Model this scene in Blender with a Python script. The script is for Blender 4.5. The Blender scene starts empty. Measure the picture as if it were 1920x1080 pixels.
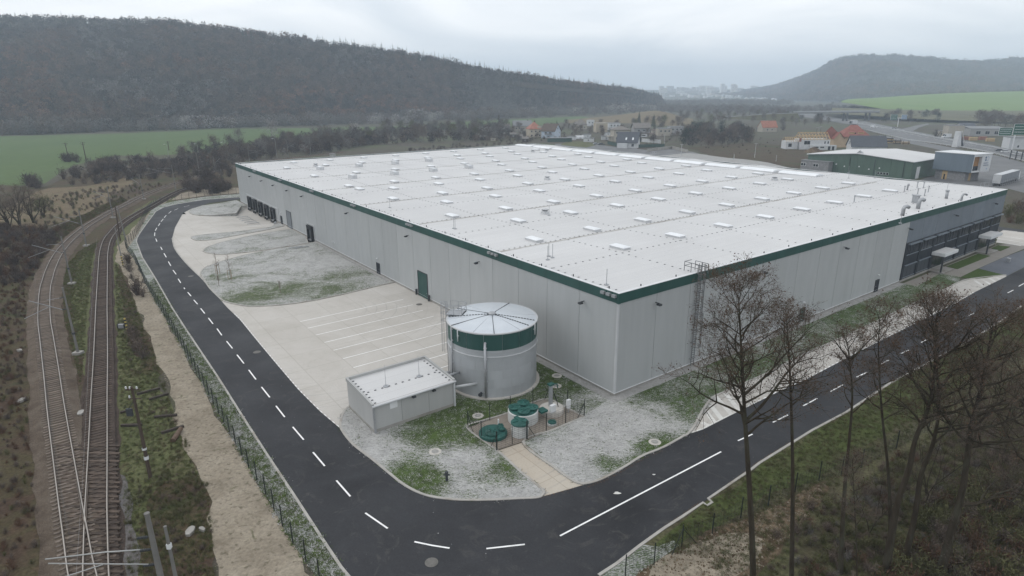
import bpy, bmesh, math, random
from math import sin, cos, pi, radians, sqrt, atan2, hypot
from mathutils import Vector, Matrix
from mathutils.geometry import tessellate_polygon
from mathutils import noise as mnoise

SC = bpy.context.scene
COL = SC.collection

# ---------------------------------------------------------------- camera, sky, sun, exposure
cam_data = bpy.data.cameras.new('camera')
cam = bpy.data.objects.new('camera', cam_data)
COL.objects.link(cam)
cam_data.sensor_width = 36.0
cam_data.lens = 36.0 * 1151.9 / 1920.0
cam_data.clip_start = 0.5
cam_data.clip_end = 20000
CAM_H = 33.261
cam.matrix_world = (Matrix.Translation((0, 0, CAM_H)) @ Matrix.Rotation(radians(90 - 17.638), 4, 'X')
                    @ Matrix.Rotation(radians(-0.348), 4, 'Z'))
SC.camera = cam

world = bpy.data.worlds.new('World')
SC.world = world
world.use_nodes = True
SUN_EL, SUN_AZ = radians(42), radians(-70)      # azimuth measured from +y towards +x


def build_world():
    nt = world.node_tree
    nt.nodes.clear()
    n = nt.nodes.new
    L = nt.links.new
    out = n('ShaderNodeOutputWorld')
    sky = n('ShaderNodeTexSky')
    sky.sky_type = 'NISHITA'
    sky.sun_disc = False
    sky.sun_elevation = SUN_EL
    sky.sun_rotation = SUN_AZ
    sky.dust_density = 3.0
    b1 = n('ShaderNodeBackground')
    b1.inputs['Strength'].default_value = 0.09
    L(sky.outputs[0], b1.inputs['Color'])
    tc = n('ShaderNodeTexCoord')
    sep = n('ShaderNodeSeparateXYZ')
    L(tc.outputs['Generated'], sep.inputs[0])
    zc = n('ShaderNodeMath'); zc.operation = 'ABSOLUTE'
    L(sep.outputs[2], zc.inputs[0])
    za = n('ShaderNodeMath'); za.operation = 'ADD'; za.inputs[1].default_value = 0.16
    L(zc.outputs[0], za.inputs[0])
    dx = n('ShaderNodeMath'); dx.operation = 'DIVIDE'
    L(sep.outputs[0], dx.inputs[0]); L(za.outputs[0], dx.inputs[1])
    dy = n('ShaderNodeMath'); dy.operation = 'DIVIDE'
    L(sep.outputs[1], dy.inputs[0]); L(za.outputs[0], dy.inputs[1])
    cmb = n('ShaderNodeCombineXYZ')
    L(dx.outputs[0], cmb.inputs[0]); L(dy.outputs[0], cmb.inputs[1]); cmb.inputs[2].default_value = 3.7
    nz = n('ShaderNodeTexNoise')
    nz.inputs['Scale'].default_value = 0.62
    nz.inputs['Detail'].default_value = 6
    nz.inputs['Roughness'].default_value = 0.5
    nz.inputs['Distortion'].default_value = 0.5
    L(cmb.outputs[0], nz.inputs['Vector'])
    rp = n('ShaderNodeValToRGB')
    rp.color_ramp.elements[0].position = 0.36
    rp.color_ramp.elements[0].color = (0.775, 0.825, 0.88, 1)
    rp.color_ramp.elements[1].position = 0.60
    rp.color_ramp.elements[1].color = (1.07, 1.08, 1.092, 1)
    L(nz.outputs[0], rp.inputs[0])
    hz = n('ShaderNodeMapRange')
    hz.inputs[1].default_value = 0.0; hz.inputs[2].default_value = 0.10
    hz.inputs[3].default_value = 0.85; hz.inputs[4].default_value = 0.0
    hz.interpolation_type = 'SMOOTHSTEP'
    L(zc.outputs[0], hz.inputs[0])
    mx = n('ShaderNodeMix'); mx.data_type = 'RGBA'
    mx.inputs[7].default_value = (0.70, 0.765, 0.835, 1)
    L(hz.outputs[0], mx.inputs[0]); L(rp.outputs[0], mx.inputs[6])
    b2 = n('ShaderNodeBackground')
    b2.inputs['Strength'].default_value = 0.98
    L(mx.outputs[2], b2.inputs['Color'])
    ms = n('ShaderNodeMixShader')
    ms.inputs[0].default_value = 0.90
    L(b1.outputs[0], ms.inputs[1]); L(b2.outputs[0], ms.inputs[2])
    L(ms.outputs[0], out.inputs[0])


build_world()
sun_data = bpy.data.lights.new('sun', 'SUN')
sun = bpy.data.objects.new('sun', sun_data)
COL.objects.link(sun)
sun_data.energy = 0.5
sun_data.angle = radians(25)
sun_data.color = (1.0, 0.97, 0.93)
sd = Vector((sin(SUN_AZ) * cos(SUN_EL), cos(SUN_AZ) * cos(SUN_EL), sin(SUN_EL)))
sun.rotation_euler = (-sd).to_track_quat('-Z', 'Y').to_euler()
sun.location = sd * 100
SC.view_settings.view_transform = 'Standard'
SC.view_settings.look = 'None'
SC.view_settings.gamma = 1
SC.view_settings.exposure = 0.33
SC.view_settings.use_curve_mapping = False
SC.render.engine = 'CYCLES'
SC.cycles.max_bounces = 6
SC.cycles.diffuse_bounces = 3
SC.cycles.glossy_bounces = 3
SC.cycles.transparent_max_bounces = 12
SC.cycles.volume_bounces = 1
SC.cycles.use_denoising = True

# ---------------------------------------------------------------- materials


class NT:
    def __init__(self, name):
        self.m = bpy.data.materials.new(name)
        self.m.use_nodes = True
        self.t = self.m.node_tree
        self.b = self.t.nodes['Principled BSDF']

    def n(self, kind, **kw):
        nd = self.t.nodes.new(kind)
        for k, v in kw.items():
            setattr(nd, k, v)
        return nd

    def link(self, a, b):
        self.t.links.new(a, b)

    def coord(self, kind='O', scale=(1, 1, 1), rnd=False):
        if kind == 'P':
            src = self.n('ShaderNodeNewGeometry').outputs['Position']
        else:
            src = self.n('ShaderNodeTexCoord').outputs['Object']
        mp = self.n('ShaderNodeMapping')
        mp.inputs['Scale'].default_value = scale
        self.link(src, mp.inputs['Vector'])
        if rnd:
            oi = self.n('ShaderNodeObjectInfo')
            ml = self.n('ShaderNodeMath', operation='MULTIPLY')
            ml.inputs[1].default_value = 57.0
            self.link(oi.outputs['Random'], ml.inputs[0])
            cb = self.n('ShaderNodeCombineXYZ')
            self.link(ml.outputs[0], cb.inputs[0])
            self.link(ml.outputs[0], cb.inputs[1])
            self.link(cb.outputs[0], mp.inputs['Location'])
        return mp.outputs[0]

    def noise(self, vec, scale, detail=4, rough=.55, dist=0.0):
        nd = self.n('ShaderNodeTexNoise')
        nd.inputs['Scale'].default_value = scale
        nd.inputs['Detail'].default_value = detail
        nd.inputs['Roughness'].default_value = rough
        nd.inputs['Distortion'].default_value = dist
        self.link(vec, nd.inputs['Vector'])
        return nd.outputs[0]

    def ramp(self, fac, stops):
        nd = self.n('ShaderNodeValToRGB')
        e = nd.color_ramp.elements
        while len(e) < len(stops):
            e.new(0.5)
        for i, (p, c) in enumerate(stops):
            e[i].position = p
            e[i].color = (c[0], c[1], c[2], 1) if not isinstance(c, (int, float)) else (c, c, c, 1)
        self.link(fac, nd.inputs[0])
        return nd.outputs[0]

    def mix(self, fac, a, b, blend='MIX'):
        nd = self.n('ShaderNodeMix', data_type='RGBA', blend_type=blend)
        for s, v in ((0, fac), (6, a), (7, b)):
            if isinstance(v, (int, float)):
                nd.inputs[s].default_value = v if s == 0 else (v, v, v, 1)
            elif isinstance(v, tuple):
                nd.inputs[s].default_value = (v[0], v[1], v[2], 1)
            else:
                self.link(v, nd.inputs[s])
        return nd.outputs[2]

    def math(self, op, a, b):
        nd = self.n('ShaderNodeMath', operation=op)
        for i, v in enumerate((a, b)):
            if isinstance(v, (int, float)):
                nd.inputs[i].default_value = v
            else:
                self.link(v, nd.inputs[i])
        return nd.outputs[0]

    def bump(self, h, strength=.5, dist=.05):
        nd = self.n('ShaderNodeBump')
        nd.inputs['Strength'].default_value = strength
        nd.inputs['Distance'].default_value = dist
        self.link(h, nd.inputs['Height'])
        self.link(nd.outputs[0], self.b.inputs['Normal'])

    def done(self, col, rough=.8, spec=.3, metal=0):
        if isinstance(col, tuple):
            self.b.inputs['Base Color'].default_value = (col[0], col[1], col[2], 1)
        else:
            self.link(col, self.b.inputs['Base Color'])
        if isinstance(rough, (int, float)):
            self.b.inputs['Roughness'].default_value = rough
        else:
            self.link(rough, self.b.inputs['Roughness'])
        self.b.inputs['Specular IOR Level'].default_value = spec
        self.b.inputs['Metallic'].default_value = metal
        return self.m


def mat(name, base, var=.12, scale=1.0, detail=4, rough=.7, spec=.3, metal=0, coord='O', stretch=(1, 1, 1), rnd=0.0,
        bump=0.0, bscale=6.0, dirt=None):
    """a base colour broken up by two octaves of noise; rnd varies it from object to object"""
    t = NT(name)
    v = t.coord(coord, stretch, rnd=(coord == 'O'))
    f = t.noise(v, scale, detail)
    lo = tuple(c * (1 - var) for c in base)
    hi = tuple(min(1, c * (1 + var)) for c in base)
    c = t.ramp(f, [(.3, lo), (.7, hi)])
    if dirt:
        f2 = t.noise(v, scale * .37, 5, .65)
        k = t.ramp(f2, [(dirt[1], 0.0), (dirt[2], 1.0)])
        c = t.mix(k, c, dirt[0])
    if rnd:
        oi = t.n('ShaderNodeObjectInfo')
        k = t.ramp(oi.outputs['Random'], [(0, 1 - rnd), (1, 1 + rnd)])
        c = t.mix(1.0, c, k, 'MULTIPLY')
    if bump:
        t.bump(t.noise(v, bscale, 3), bump, .03)
    return t.done(c, rough, spec, metal)


def ground_mat(name, stops, scale, fine=(6.0, .35), detail=6, dist=0.6, stretch=(1, 1, 1), bump=.4, patches=None, specks=None, rough=.95):
    """ground cover: colour stops over a large noise, fine multiplied grain, optional second-colour patches and specks"""
    t = NT(name)
    v = t.coord('P', stretch)
    c = t.ramp(t.noise(v, scale, detail, .62, dist), stops)
    if patches:
        for (col, sc, lo, hi) in patches:
            k = t.ramp(t.noise(v, sc, 6, .65, .8), [(lo, 0.0), (hi, 1.0)])
            c = t.mix(k, c, col)
    f = t.noise(v, fine[0], 4, .7)
    g = t.ramp(f, [(.28, 1 - fine[1]), (.72, 1 + fine[1])])
    c = t.mix(1.0, c, g, 'MULTIPLY')
    if specks:
        col, sc, lo, hi = specks
        k = t.ramp(t.noise(v, sc, 2, .5), [(lo, 0.0), (hi, 1.0)])
        c = t.mix(k, c, col)
    if bump:
        t.bump(f, bump, .12)
    return t.done(c, rough, .15)


# ---------------------------------------------------------------- mesh builder


class MB:
    def __init__(self):
        self.v = []
        self.f = []

    def add(self, vs, fs):
        o = len(self.v)
        self.v.extend(vs)
        self.f.extend([tuple(i + o for i in f) for f in fs])
        return self

    def box(self, x0, x1, y0, y1, z0, z1):
        vs = [(x0, y0, z0), (x1, y0, z0), (x1, y1, z0), (x0, y1, z0), (x0, y0, z1), (x1, y0, z1), (x1, y1, z1), (x0, y1, z1)]
        return self.add(vs, [(0, 3, 2, 1), (4, 5, 6, 7), (0, 1, 5, 4), (1, 2, 6, 5), (2, 3, 7, 6), (3, 0, 4, 7)])

    def bar(self, a, b, w, h=None, up=(0, 0, 1)):
        """a rectangular bar from a to b"""
        h = h or w
        a = Vector(a); b = Vector(b)
        d = (b - a)
        if d.length < 1e-6:
            return self
        d.normalize()
        s = d.cross(Vector(up))
        if s.length < 1e-3:
            s = d.cross(Vector((0, 1, 0)))
        s.normalize()
        t = s.cross(d)
        vs = []
        for p in (a, b):
            for (i, j) in ((-1, -1), (1, -1), (1, 1), (-1, 1)):
                vs.append(tuple(p + s * (i * w / 2) + t * (j * h / 2)))
        return self.add(vs, [(0, 1, 2, 3), (7, 6, 5, 4), (0, 4, 5, 1), (1, 5, 6, 2), (2, 6, 7, 3), (3, 7, 4, 0)])

    def tube(self, pts, rs, n=8, caps=True):
        pts = [Vector(p) for p in pts]
        if not hasattr(rs, '__len__'):
            rs = [rs] * len(pts)
        o = len(self.v)
        ref = Vector((0.3, 0.9, 0.2))
        for i, p in enumerate(pts):
            d = (pts[min(i + 1, len(pts) - 1)] - pts[max(i - 1, 0)])
            d.normalize()
            s = d.cross(ref)
            if s.length < .05:
                s = d.cross(Vector((1, 0, 0)))
            s.normalize()
            t = d.cross(s)
            for k in range(n):
                a = 2 * pi * k / n
                self.v.append(tuple(p + (s * cos(a) + t * sin(a)) * rs[i]))
        for i in range(len(pts) - 1):
            for k in range(n):
                k2 = (k + 1) % n
                self.f.append((o + i * n + k, o + i * n + k2, o + (i + 1) * n + k2, o + (i + 1) * n + k))
        if caps:
            self.f.append(tuple(o + k for k in reversed(range(n))))
            self.f.append(tuple(o + (len(pts) - 1) * n + k for k in range(n)))
        return self

    def lathe(self, prof, n=32, c=(0, 0), a0=0.0, a1=2 * pi):
        """profile of (r, z) turned about the z axis at c"""
        o = len(self.v)
        full = abs(a1 - a0 - 2 * pi) < 1e-6
        m = n if full else n + 1
        for (r, z) in prof:
            for k in range(m):
                a = a0 + (a1 - a0) * k / n
                self.v.append((c[0] + r * cos(a), c[1] + r * sin(a), z))
        for i in range(len(prof) - 1):
            for k in range(n):
                k2 = (k + 1) % m
                self.f.append((o + i * m + k, o + i * m + k2, o + (i + 1) * m + k2, o + (i + 1) * m + k))
        return self

    def poly(self, pts, z=0.0):
        o = len(self.v)
        vs = [Vector((p[0], p[1], 0)) for p in pts]
        for p in pts:
            self.v.append((p[0], p[1], z))
        for tri in tessellate_polygon([vs]):
            a, b, c = (vs[i] for i in tri)
            if (b - a).cross(c - a).z < 0:
                tri = (tri[0], tri[2], tri[1])
            self.f.append(tuple(o + i for i in tri))
        return self

    def prism(self, pts, z0, z1):
        self.poly(pts, z1)
        o = len(self.v)
        n = len(pts)
        area = sum(pts[i][0] * pts[(i + 1) % n][1] - pts[(i + 1) % n][0] * pts[i][1] for i in range(n))
        for p in pts:
            self.v.append((p[0], p[1], z0))
        for p in pts:
            self.v.append((p[0], p[1], z1))
        for i in range(n):
            j = (i + 1) % n
            f = (o + i, o + j, o + n + j, o + n + i)
            self.f.append(f if area > 0 else f[::-1])
        return self

    def ribbon(self, pts, w, z, closed=False, z1=None):
        """flat strip of width w along pts (a kerb when z1 is given)"""
        L, R = offset(pts, w / 2, closed), offset(pts, -w / 2, closed)
        n = len(pts)
        o = len(self.v)
        zt = z if z1 is None else z1
        for i in range(n):
            self.v.append((L[i][0], L[i][1], zt)); self.v.append((R[i][0], R[i][1], zt))
            if z1 is not None:
                self.v.append((L[i][0], L[i][1], z)); self.v.append((R[i][0], R[i][1], z))
        k = 2 if z1 is None else 4
        for i in range(n if closed else n - 1):
            a, b = o + i * k, o + ((i + 1) % n) * k
            self.f.append((a, a + 1, b + 1, b))
            if z1 is not None:
                self.f.append((a + 2, a, b, b + 2)); self.f.append((a + 1, a + 3, b + 3, b + 1))
        return self

    def quad(self, a, b, c, d):
        return self.add([tuple(a), tuple(b), tuple(c), tuple(d)], [(0, 1, 2, 3)])

    def mesh(self, name, m=None, smooth=False):
        me = bpy.data.meshes.new(name)
        me.from_pydata(self.v, [], self.f)
        me.update()
        if m:
            me.materials.append(m)
        if smooth:
            me.polygons.foreach_set('use_smooth', [True] * len(me.polygons))
        return me

    def build(self, name, m=None, parent=None, loc=None, rz=0.0, smooth=False):
        return link(name, self.mesh(name, m, smooth), parent, loc, rz)


def link(name, me, parent=None, loc=None, rz=0.0):
    o = bpy.data.objects.new(name, me)
    COL.objects.link(o)
    if parent:
        o.parent = parent
    if loc is not None:
        o.location = loc
    if rz:
        o.rotation_euler = (0, 0, rz)
    return o


def offset(pts, d, closed=False):
    n = len(pts)
    out = []
    for i in range(n):
        p = pts[i]
        a = pts[i - 1] if (i > 0 or closed) else None
        b = pts[(i + 1) % n] if (i < n - 1 or closed) else None
        if a is None:
            tx, ty = b[0] - p[0], b[1] - p[1]
        elif b is None:
            tx, ty = p[0] - a[0], p[1] - a[1]
        else:
            l1 = hypot(p[0] - a[0], p[1] - a[1]) or 1; l2 = hypot(b[0] - p[0], b[1] - p[1]) or 1
            tx, ty = (p[0] - a[0]) / l1 + (b[0] - p[0]) / l2, (p[1] - a[1]) / l1 + (b[1] - p[1]) / l2
        l = hypot(tx, ty) or 1
        out.append((p[0] - ty / l * d, p[1] + tx / l * d))
    return out


def resample(pts, step):
    """even points along a polyline"""
    out = [pts[0]]
    acc = 0.0
    for a, b in zip(pts, pts[1:]):
        l = hypot(b[0] - a[0], b[1] - a[1])
        d = step - acc
        while d <= l:
            out.append((a[0] + (b[0] - a[0]) * d / l, a[1] + (b[1] - a[1]) * d / l))
            d += step
        acc = l - (d - step)
    return out


def spline(pts, k=6):
    """Catmull-Rom through the points"""
    ext = [pts[0]] + list(pts) + [pts[-1]]
    out = []
    for i in range(1, len(ext) - 2):
        p0, p1, p2, p3 = ext[i - 1], ext[i], ext[i + 1], ext[i + 2]
        for j in range(k):
            t = j / k
            out.append(tuple(0.5 * (2 * p1[c] + (p2[c] - p0[c]) * t + (2 * p0[c] - 5 * p1[c] + 4 * p2[c] - p3[c]) * t * t
                                    + (3 * p1[c] - p0[c] - 3 * p2[c] + p3[c]) * t ** 3) for c in range(len(p1))))
    out.append(tuple(pts[-1]))
    return out


def ragged(poly, step, amp, seed=1):
    """a polygon whose edge wanders like the edge of real ground cover"""
    ring = resample(list(poly) + [poly[0]], step)
    N = offset(ring, 1.0, True)
    out = []
    for i, p in enumerate(ring):
        v = Vector((p[0] / step * .45, p[1] / step * .45, seed * 7.3))
        d = amp * (mnoise.noise(v) + .5 * mnoise.noise(v * 2.3))
        out.append((p[0] + (N[i][0] - p[0]) * d, p[1] + (N[i][1] - p[1]) * d))
    return out


def inside(p, poly):
    x, y = p
    c = False
    j = len(poly) - 1
    for i in range(len(poly)):
        xi, yi = poly[i][0], poly[i][1]
        xj, yj = poly[j][0], poly[j][1]
        if (yi > y) != (yj > y) and x < (xj - xi) * (y - yi) / (yj - yi) + xi:
            c = not c
        j = i
    return c


def scatter(poly, n, rng, avoid=(), gap=0.0):
    xs = [p[0] for p in poly]; ys = [p[1] for p in poly]
    out = []
    tries = 0
    while len(out) < n and tries < n * 60:
        tries += 1
        p = (rng.uniform(min(xs), max(xs)), rng.uniform(min(ys), max(ys)))
        if not inside(p, poly) or any(inside(p, q) for q in avoid):
            continue
        if gap and any((p[0] - q[0]) ** 2 + (p[1] - q[1]) ** 2 < gap * gap for q in out):
            continue
        out.append(p)
    return out


# ---------------------------------------------------------------- things


def tag(o, label=None, cat=None, group=None, kind=None):
    if label:
        o['label'] = label
    if cat:
        o['category'] = cat
    if group:
        o['group'] = group
    if kind:
        o['kind'] = kind
    return o


def thing(name, label, cat, loc=(0, 0, 0), rz=0.0, group=None):
    o = bpy.data.objects.new(name, None)
    COL.objects.link(o)
    o.empty_display_size = 0.5
    o.location = loc if len(loc) == 3 else (loc[0], loc[1], 0)
    o.rotation_euler = (0, 0, rz)
    return tag(o, label, cat, group)


KIDS = {}


def dup(root, loc, rz=0.0, label=None, group=None, scale=None):
    """a copy of a thing, its parts and their sub-parts, sharing mesh data"""
    def cp(o, parent):
        c = o.copy()
        COL.objects.link(c)
        if parent:
            c.parent = parent
        for ch in list(o.children):
            cp(ch, c)
        return c
    r = cp(root, None)
    r.location = loc if len(loc) == 3 else (loc[0], loc[1], 0)
    r.rotation_euler = (0, 0, rz)
    if scale:
        r.scale = scale if hasattr(scale, '__len__') else (scale, scale, scale)
    if label:
        r['label'] = label
    if group:
        r['group'] = group
    return r


def structure(name, mb, m):
    return tag(mb.build(name, m), kind='structure')


def scatter_stuff(name, pts, meshes, parent=None):
    """ONE object of ground cover: pts = (x, y, z, scale, spin, pick) carries small meshes by geometry nodes"""
    me = bpy.data.meshes.new(name)
    me.from_pydata([p[:3] for p in pts], [], [])
    for nm, tp, k in (('size', 'FLOAT', 3), ('spin', 'FLOAT', 4), ('pick', 'INT', 5)):
        a = me.attributes.new(nm, tp, 'POINT')
        a.data.foreach_set('value', [p[k] for p in pts])
    o = link(name, me, parent)
    o['kind'] = 'stuff'
    g = bpy.data.node_groups.new(name + '_nodes', 'GeometryNodeTree')
    g.interface.new_socket('Geometry', in_out='INPUT', socket_type='NodeSocketGeometry')
    g.interface.new_socket('Geometry', in_out='OUTPUT', socket_type='NodeSocketGeometry')
    N, L = g.nodes, g.links.new
    gi, go = N.new('NodeGroupInput'), N.new('NodeGroupOutput')
    join = N.new('GeometryNodeJoinGeometry')
    pick = N.new('GeometryNodeInputNamedAttribute'); pick.data_type = 'INT'; pick.inputs['Name'].default_value = 'pick'
    size = N.new('GeometryNodeInputNamedAttribute'); size.data_type = 'FLOAT'; size.inputs['Name'].default_value = 'size'
    spin = N.new('GeometryNodeInputNamedAttribute'); spin.data_type = 'FLOAT'; spin.inputs['Name'].default_value = 'spin'
    cb = N.new('ShaderNodeCombineXYZ')
    L(spin.outputs[0], cb.inputs[2])
    for i, mm in enumerate(meshes):
        src = bpy.data.objects.new(name + '_piece', mm)
        oi = N.new('GeometryNodeObjectInfo')
        oi.inputs['Object'].default_value = src
        oi.inputs['As Instance'].default_value = True
        cmp = N.new('FunctionNodeCompare'); cmp.data_type = 'INT'; cmp.operation = 'EQUAL'
        L(pick.outputs[0], cmp.inputs[2]); cmp.inputs[3].default_value = i
        ip = N.new('GeometryNodeInstanceOnPoints')
        L(gi.outputs[0], ip.inputs['Points']); L(cmp.outputs[0], ip.inputs['Selection'])
        L(oi.outputs['Geometry'], ip.inputs['Instance']); L(size.outputs[0], ip.inputs['Scale']); L(cb.outputs[0], ip.inputs['Rotation'])
        L(ip.outputs[0], join.inputs[0])
    L(join.outputs[0], go.inputs[0])
    o.modifiers.new('scatter', 'NODES').node_group = g
    return o

# ---------------------------------------------------------------- ground materials
M = {}
M['ground'] = ground_mat('ground_mat', [(.25, (.046, .040, .032)), (.45, (.080, .070, .056)), (.6, (.072, .070, .044)), (.8, (.105, .092, .072))], .05,
                         (1.6, .35), patches=[((.075, .085, .045), .02, .5, .62)])
M['scrub_ground'] = ground_mat('scrub_ground_mat', [(.25, (.036, .025, .018)), (.42, (.068, .046, .032)), (.55, (.066, .056, .030)), (.7, (.082, .054, .038)), (.85, (.105, .078, .054))], .16,
                               (3.5, .5), patches=[((.040, .060, .022), .07, .55, .68)])
M['verge_grass'] = ground_mat('verge_grass_mat', [(.25, (.062, .070, .030)), (.45, (.092, .100, .044)), (.62, (.108, .110, .055)), (.8, (.120, .100, .064))], .22,
                              (4.0, .45), patches=[((.075, .055, .036), .13, .56, .68)])
M['field'] = ground_mat('field_mat', [(.3, (.066, .105, .038)), (.55, (.080, .120, .044)), (.75, (.074, .100, .044))], .012, (.35, .12), stretch=(1, .5, 1), bump=.1)
M['slope_field'] = ground_mat('slope_field_mat', [(.3, (.120, .190, .055)), (.55, (.145, .215, .070)), (.75, (.130, .180, .072))], .012, (.2, .10), bump=.1)
M['plough'] = ground_mat('plough_mat', [(.3, (.130, .105, .066)), (.7, (.165, .135, .085))], .03, (.6, .15), bump=.1)
M['tan_soil'] = ground_mat('tan_soil_mat', [(.25, (.165, .138, .104)), (.5, (.250, .216, .168)), (.75, (.310, .272, .216))], .35, (3.2, .25), bump=.5,
                           patches=[((.085, .085, .045), .5, .60, .74)], specks=((.140, .122, .090), 2.2, .58, .70))
M['dark_soil'] = ground_mat('dark_soil_mat', [(.3, (.055, .038, .026)), (.5, (.110, .080, .052)), (.72, (.185, .145, .100))], .30, (2.2, .45), bump=1.0)
M['ballast'] = ground_mat('ballast_mat', [(.3, (.075, .057, .043)), (.5, (.115, .090, .069)), (.75, (.152, .126, .102))], .5, (9.0, .40), bump=1.0)
M['dark_ballast'] = ground_mat('dark_ballast_mat', [(.3, (.050, .037, .030)), (.6, (.080, .061, .051)), (.8, (.108, .088, .075))], .6, (8.0, .40), bump=1.0)
M['gravel'] = ground_mat('gravel_mat', [(.3, (.25, .245, .235)), (.7, (.36, .355, .345))], 1.2, (9.0, .25), bump=.6)


def asphalt(name, a, b):
    t = NT(name)
    v = t.coord('P')
    c = t.ramp(t.noise(v, .18, 6, .6, .6), [(.3, a), (.7, b)])
    k = t.ramp(t.noise(v, .35, 7, .72, 2.5), [(.54, 0.0), (.80, 1.0)])
    c = t.mix(k, c, (.085, .080, .073))
    k = t.ramp(t.noise(v, .045, 3, .5, .5), [(.40, 0.0), (.62, .6)])
    c = t.mix(k, c, b)
    s = t.ramp(t.noise(v, 3.1, 2, .5), [(.765, 0.0), (.80, 1.0)])
    c = t.mix(s, c, (.30, .30, .30))
    s2 = t.ramp(t.noise(v, 9.0, 2, .5), [(.3, .88), (.7, 1.12)])
    c = t.mix(1.0, c, s2, 'MULTIPLY')
    t.bump(t.noise(v, 30, 2), .2, .02)
    r = t.ramp(t.noise(v, .12, 4), [(.3, .62), (.7, .85)])
    return t.done(c, r, .25)


M['asphalt'] = asphalt('asphalt_mat', (.017, .0175, .020), (.036, .037, .041))
M['old_asphalt'] = asphalt('old_asphalt_mat', (.105, .107, .110), (.150, .150, .150))
M['grey_paving'] = asphalt('grey_paving_mat', (.095, .105, .125), (.120, .130, .150))


def concrete(name, a, b, stain):
    t = NT(name)
    v = t.coord('P')
    c = t.ramp(t.noise(v, .11, 7, .62, 1.2), [(.3, a), (.7, b)])
    k = t.ramp(t.noise(v, .32, 7, .72, 2.0), [(.55, 0.0), (.78, .55)])
    c = t.mix(k, c, stain)
    # faint curved tyre scuffs: distorted rings kept to patches
    w = t.n('ShaderNodeTexWave', wave_type='RINGS', rings_direction='Z')
    w.inputs['Scale'].default_value = .19
    w.inputs['Distortion'].default_value = 3.2
    w.inputs['Detail'].default_value = 3
    w.inputs['Detail Scale'].default_value = .35
    mp = t.n('ShaderNodeMapping'); mp.inputs['Location'].default_value = (31, -92, 0)
    t.link(v, mp.inputs[0]); t.link(mp.outputs[0], w.inputs['Vector'])
    wk = t.ramp(w.outputs['Fac'], [(.955, 0.0), (.99, 1.0)])
    pk = t.ramp(t.noise(v, .06, 3), [(.46, 0.0), (.62, .30)])
    c = t.mix(t.math('MULTIPLY', wk, pk), c, (.24, .235, .23))
    br = t.n('ShaderNodeTexBrick', offset=0.0)
    br.inputs['Scale'].default_value = 1.0
    br.inputs['Brick Width'].default_value = 5.2
    br.inputs['Row Height'].default_value = 5.2
    br.inputs['Mortar Size'].default_value = .045
    br.inputs['Color1'].default_value = (1, 1, 1, 1); br.inputs['Color2'].default_value = (.955, .95, .945, 1); br.inputs['Mortar'].default_value = (.80, .79, .77, 1)
    mr = t.n('ShaderNodeMapping'); mr.inputs['Rotation'].default_value = (0, 0, -.634)
    t.link(v, mr.inputs[0]); t.link(mr.outputs[0], br.inputs['Vector'])
    c = t.mix(1.0, c, br.outputs[0], 'MULTIPLY')
    f = t.ramp(t.noise(v, 5.5, 4, .7), [(.28, .93), (.72, 1.07)])
    c = t.mix(1.0, c, f, 'MULTIPLY')
    return t.done(c, .82, .3)


M['concrete'] = concrete('yard_concrete_mat', (.430, .405, .368), (.515, .492, .460), (.345, .315, .272))
M['path_concrete'] = concrete('path_concrete_mat', (.415, .365, .300), (.470, .430, .370), (.320, .250, .185))
M['plaza'] = concrete('plaza_paving_mat', (.215, .198, .175), (.262, .244, .220), (.180, .165, .145))
M['pad_concrete'] = concrete('pad_concrete_mat', (.215, .185, .155), (.270, .240, .205), (.160, .125, .095))


def frost_lawn(name, green, dark, frost, amount, scale=.16, spots=()):
    """grass under hoar frost: streaky blades, frost lying in drifts; spots = (x, y, radius, more or less frost)"""
    t = NT(name)
    v = t.coord('P')
    g = t.mix(t.ramp(t.noise(v, 1.1, 5, .7, 1.0), [(.35, 0.0), (.65, 1.0)]), dark, green)
    big = t.noise(v, scale, 5, .6, 1.2)
    m2 = t.n('ShaderNodeMapping'); m2.inputs['Scale'].default_value = (.9, 2.4, 1); m2.inputs['Rotation'].default_value = (0, 0, .5)
    t.link(v, m2.inputs[0])
    streak = t.noise(m2.outputs[0], 2.3, 6, .78, 1.9)
    s = t.math('ADD', t.math('MULTIPLY', big, .6), t.math('MULTIPLY', streak, 1.5))
    for (x, y, r, d) in spots:
        vd = t.n('ShaderNodeVectorMath', operation='DISTANCE')
        vd.inputs[1].default_value = (x, y, .1)
        t.link(v, vd.inputs[0])
        mr = t.n('ShaderNodeMapRange', interpolation_type='SMOOTHSTEP')
        mr.inputs[1].default_value = 0; mr.inputs[2].default_value = r * 1.5
        mr.inputs[3].default_value = d; mr.inputs[4].default_value = 0
        t.link(vd.outputs['Value'], mr.inputs[0])
        s = t.math('ADD', s, mr.outputs[0])
    k = t.ramp(t.math('MULTIPLY', s, .5), [((1.05 - amount - .07) / 2, 0.0), ((1.05 - amount + .07) / 2, 1.0)])
    fr = t.mix(t.ramp(t.noise(v, .5, 5, .7), [(.35, 0.0), (.65, 1.0)]), frost, tuple(c * .80 for c in frost))
    c = t.mix(k, g, fr)
    f = t.noise(m2.outputs[0], 3.2, 5, .80, 1.0)
    c = t.mix(1.0, c, t.ramp(f, [(.30, .36), (.48, .95), (.72, 1.30)]), 'MULTIPLY')
    t.bump(f, .8, .10)
    return t.done(c, .95, .15)


def sp(px, r, d):
    return (px[0], px[1], r, d)


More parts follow.
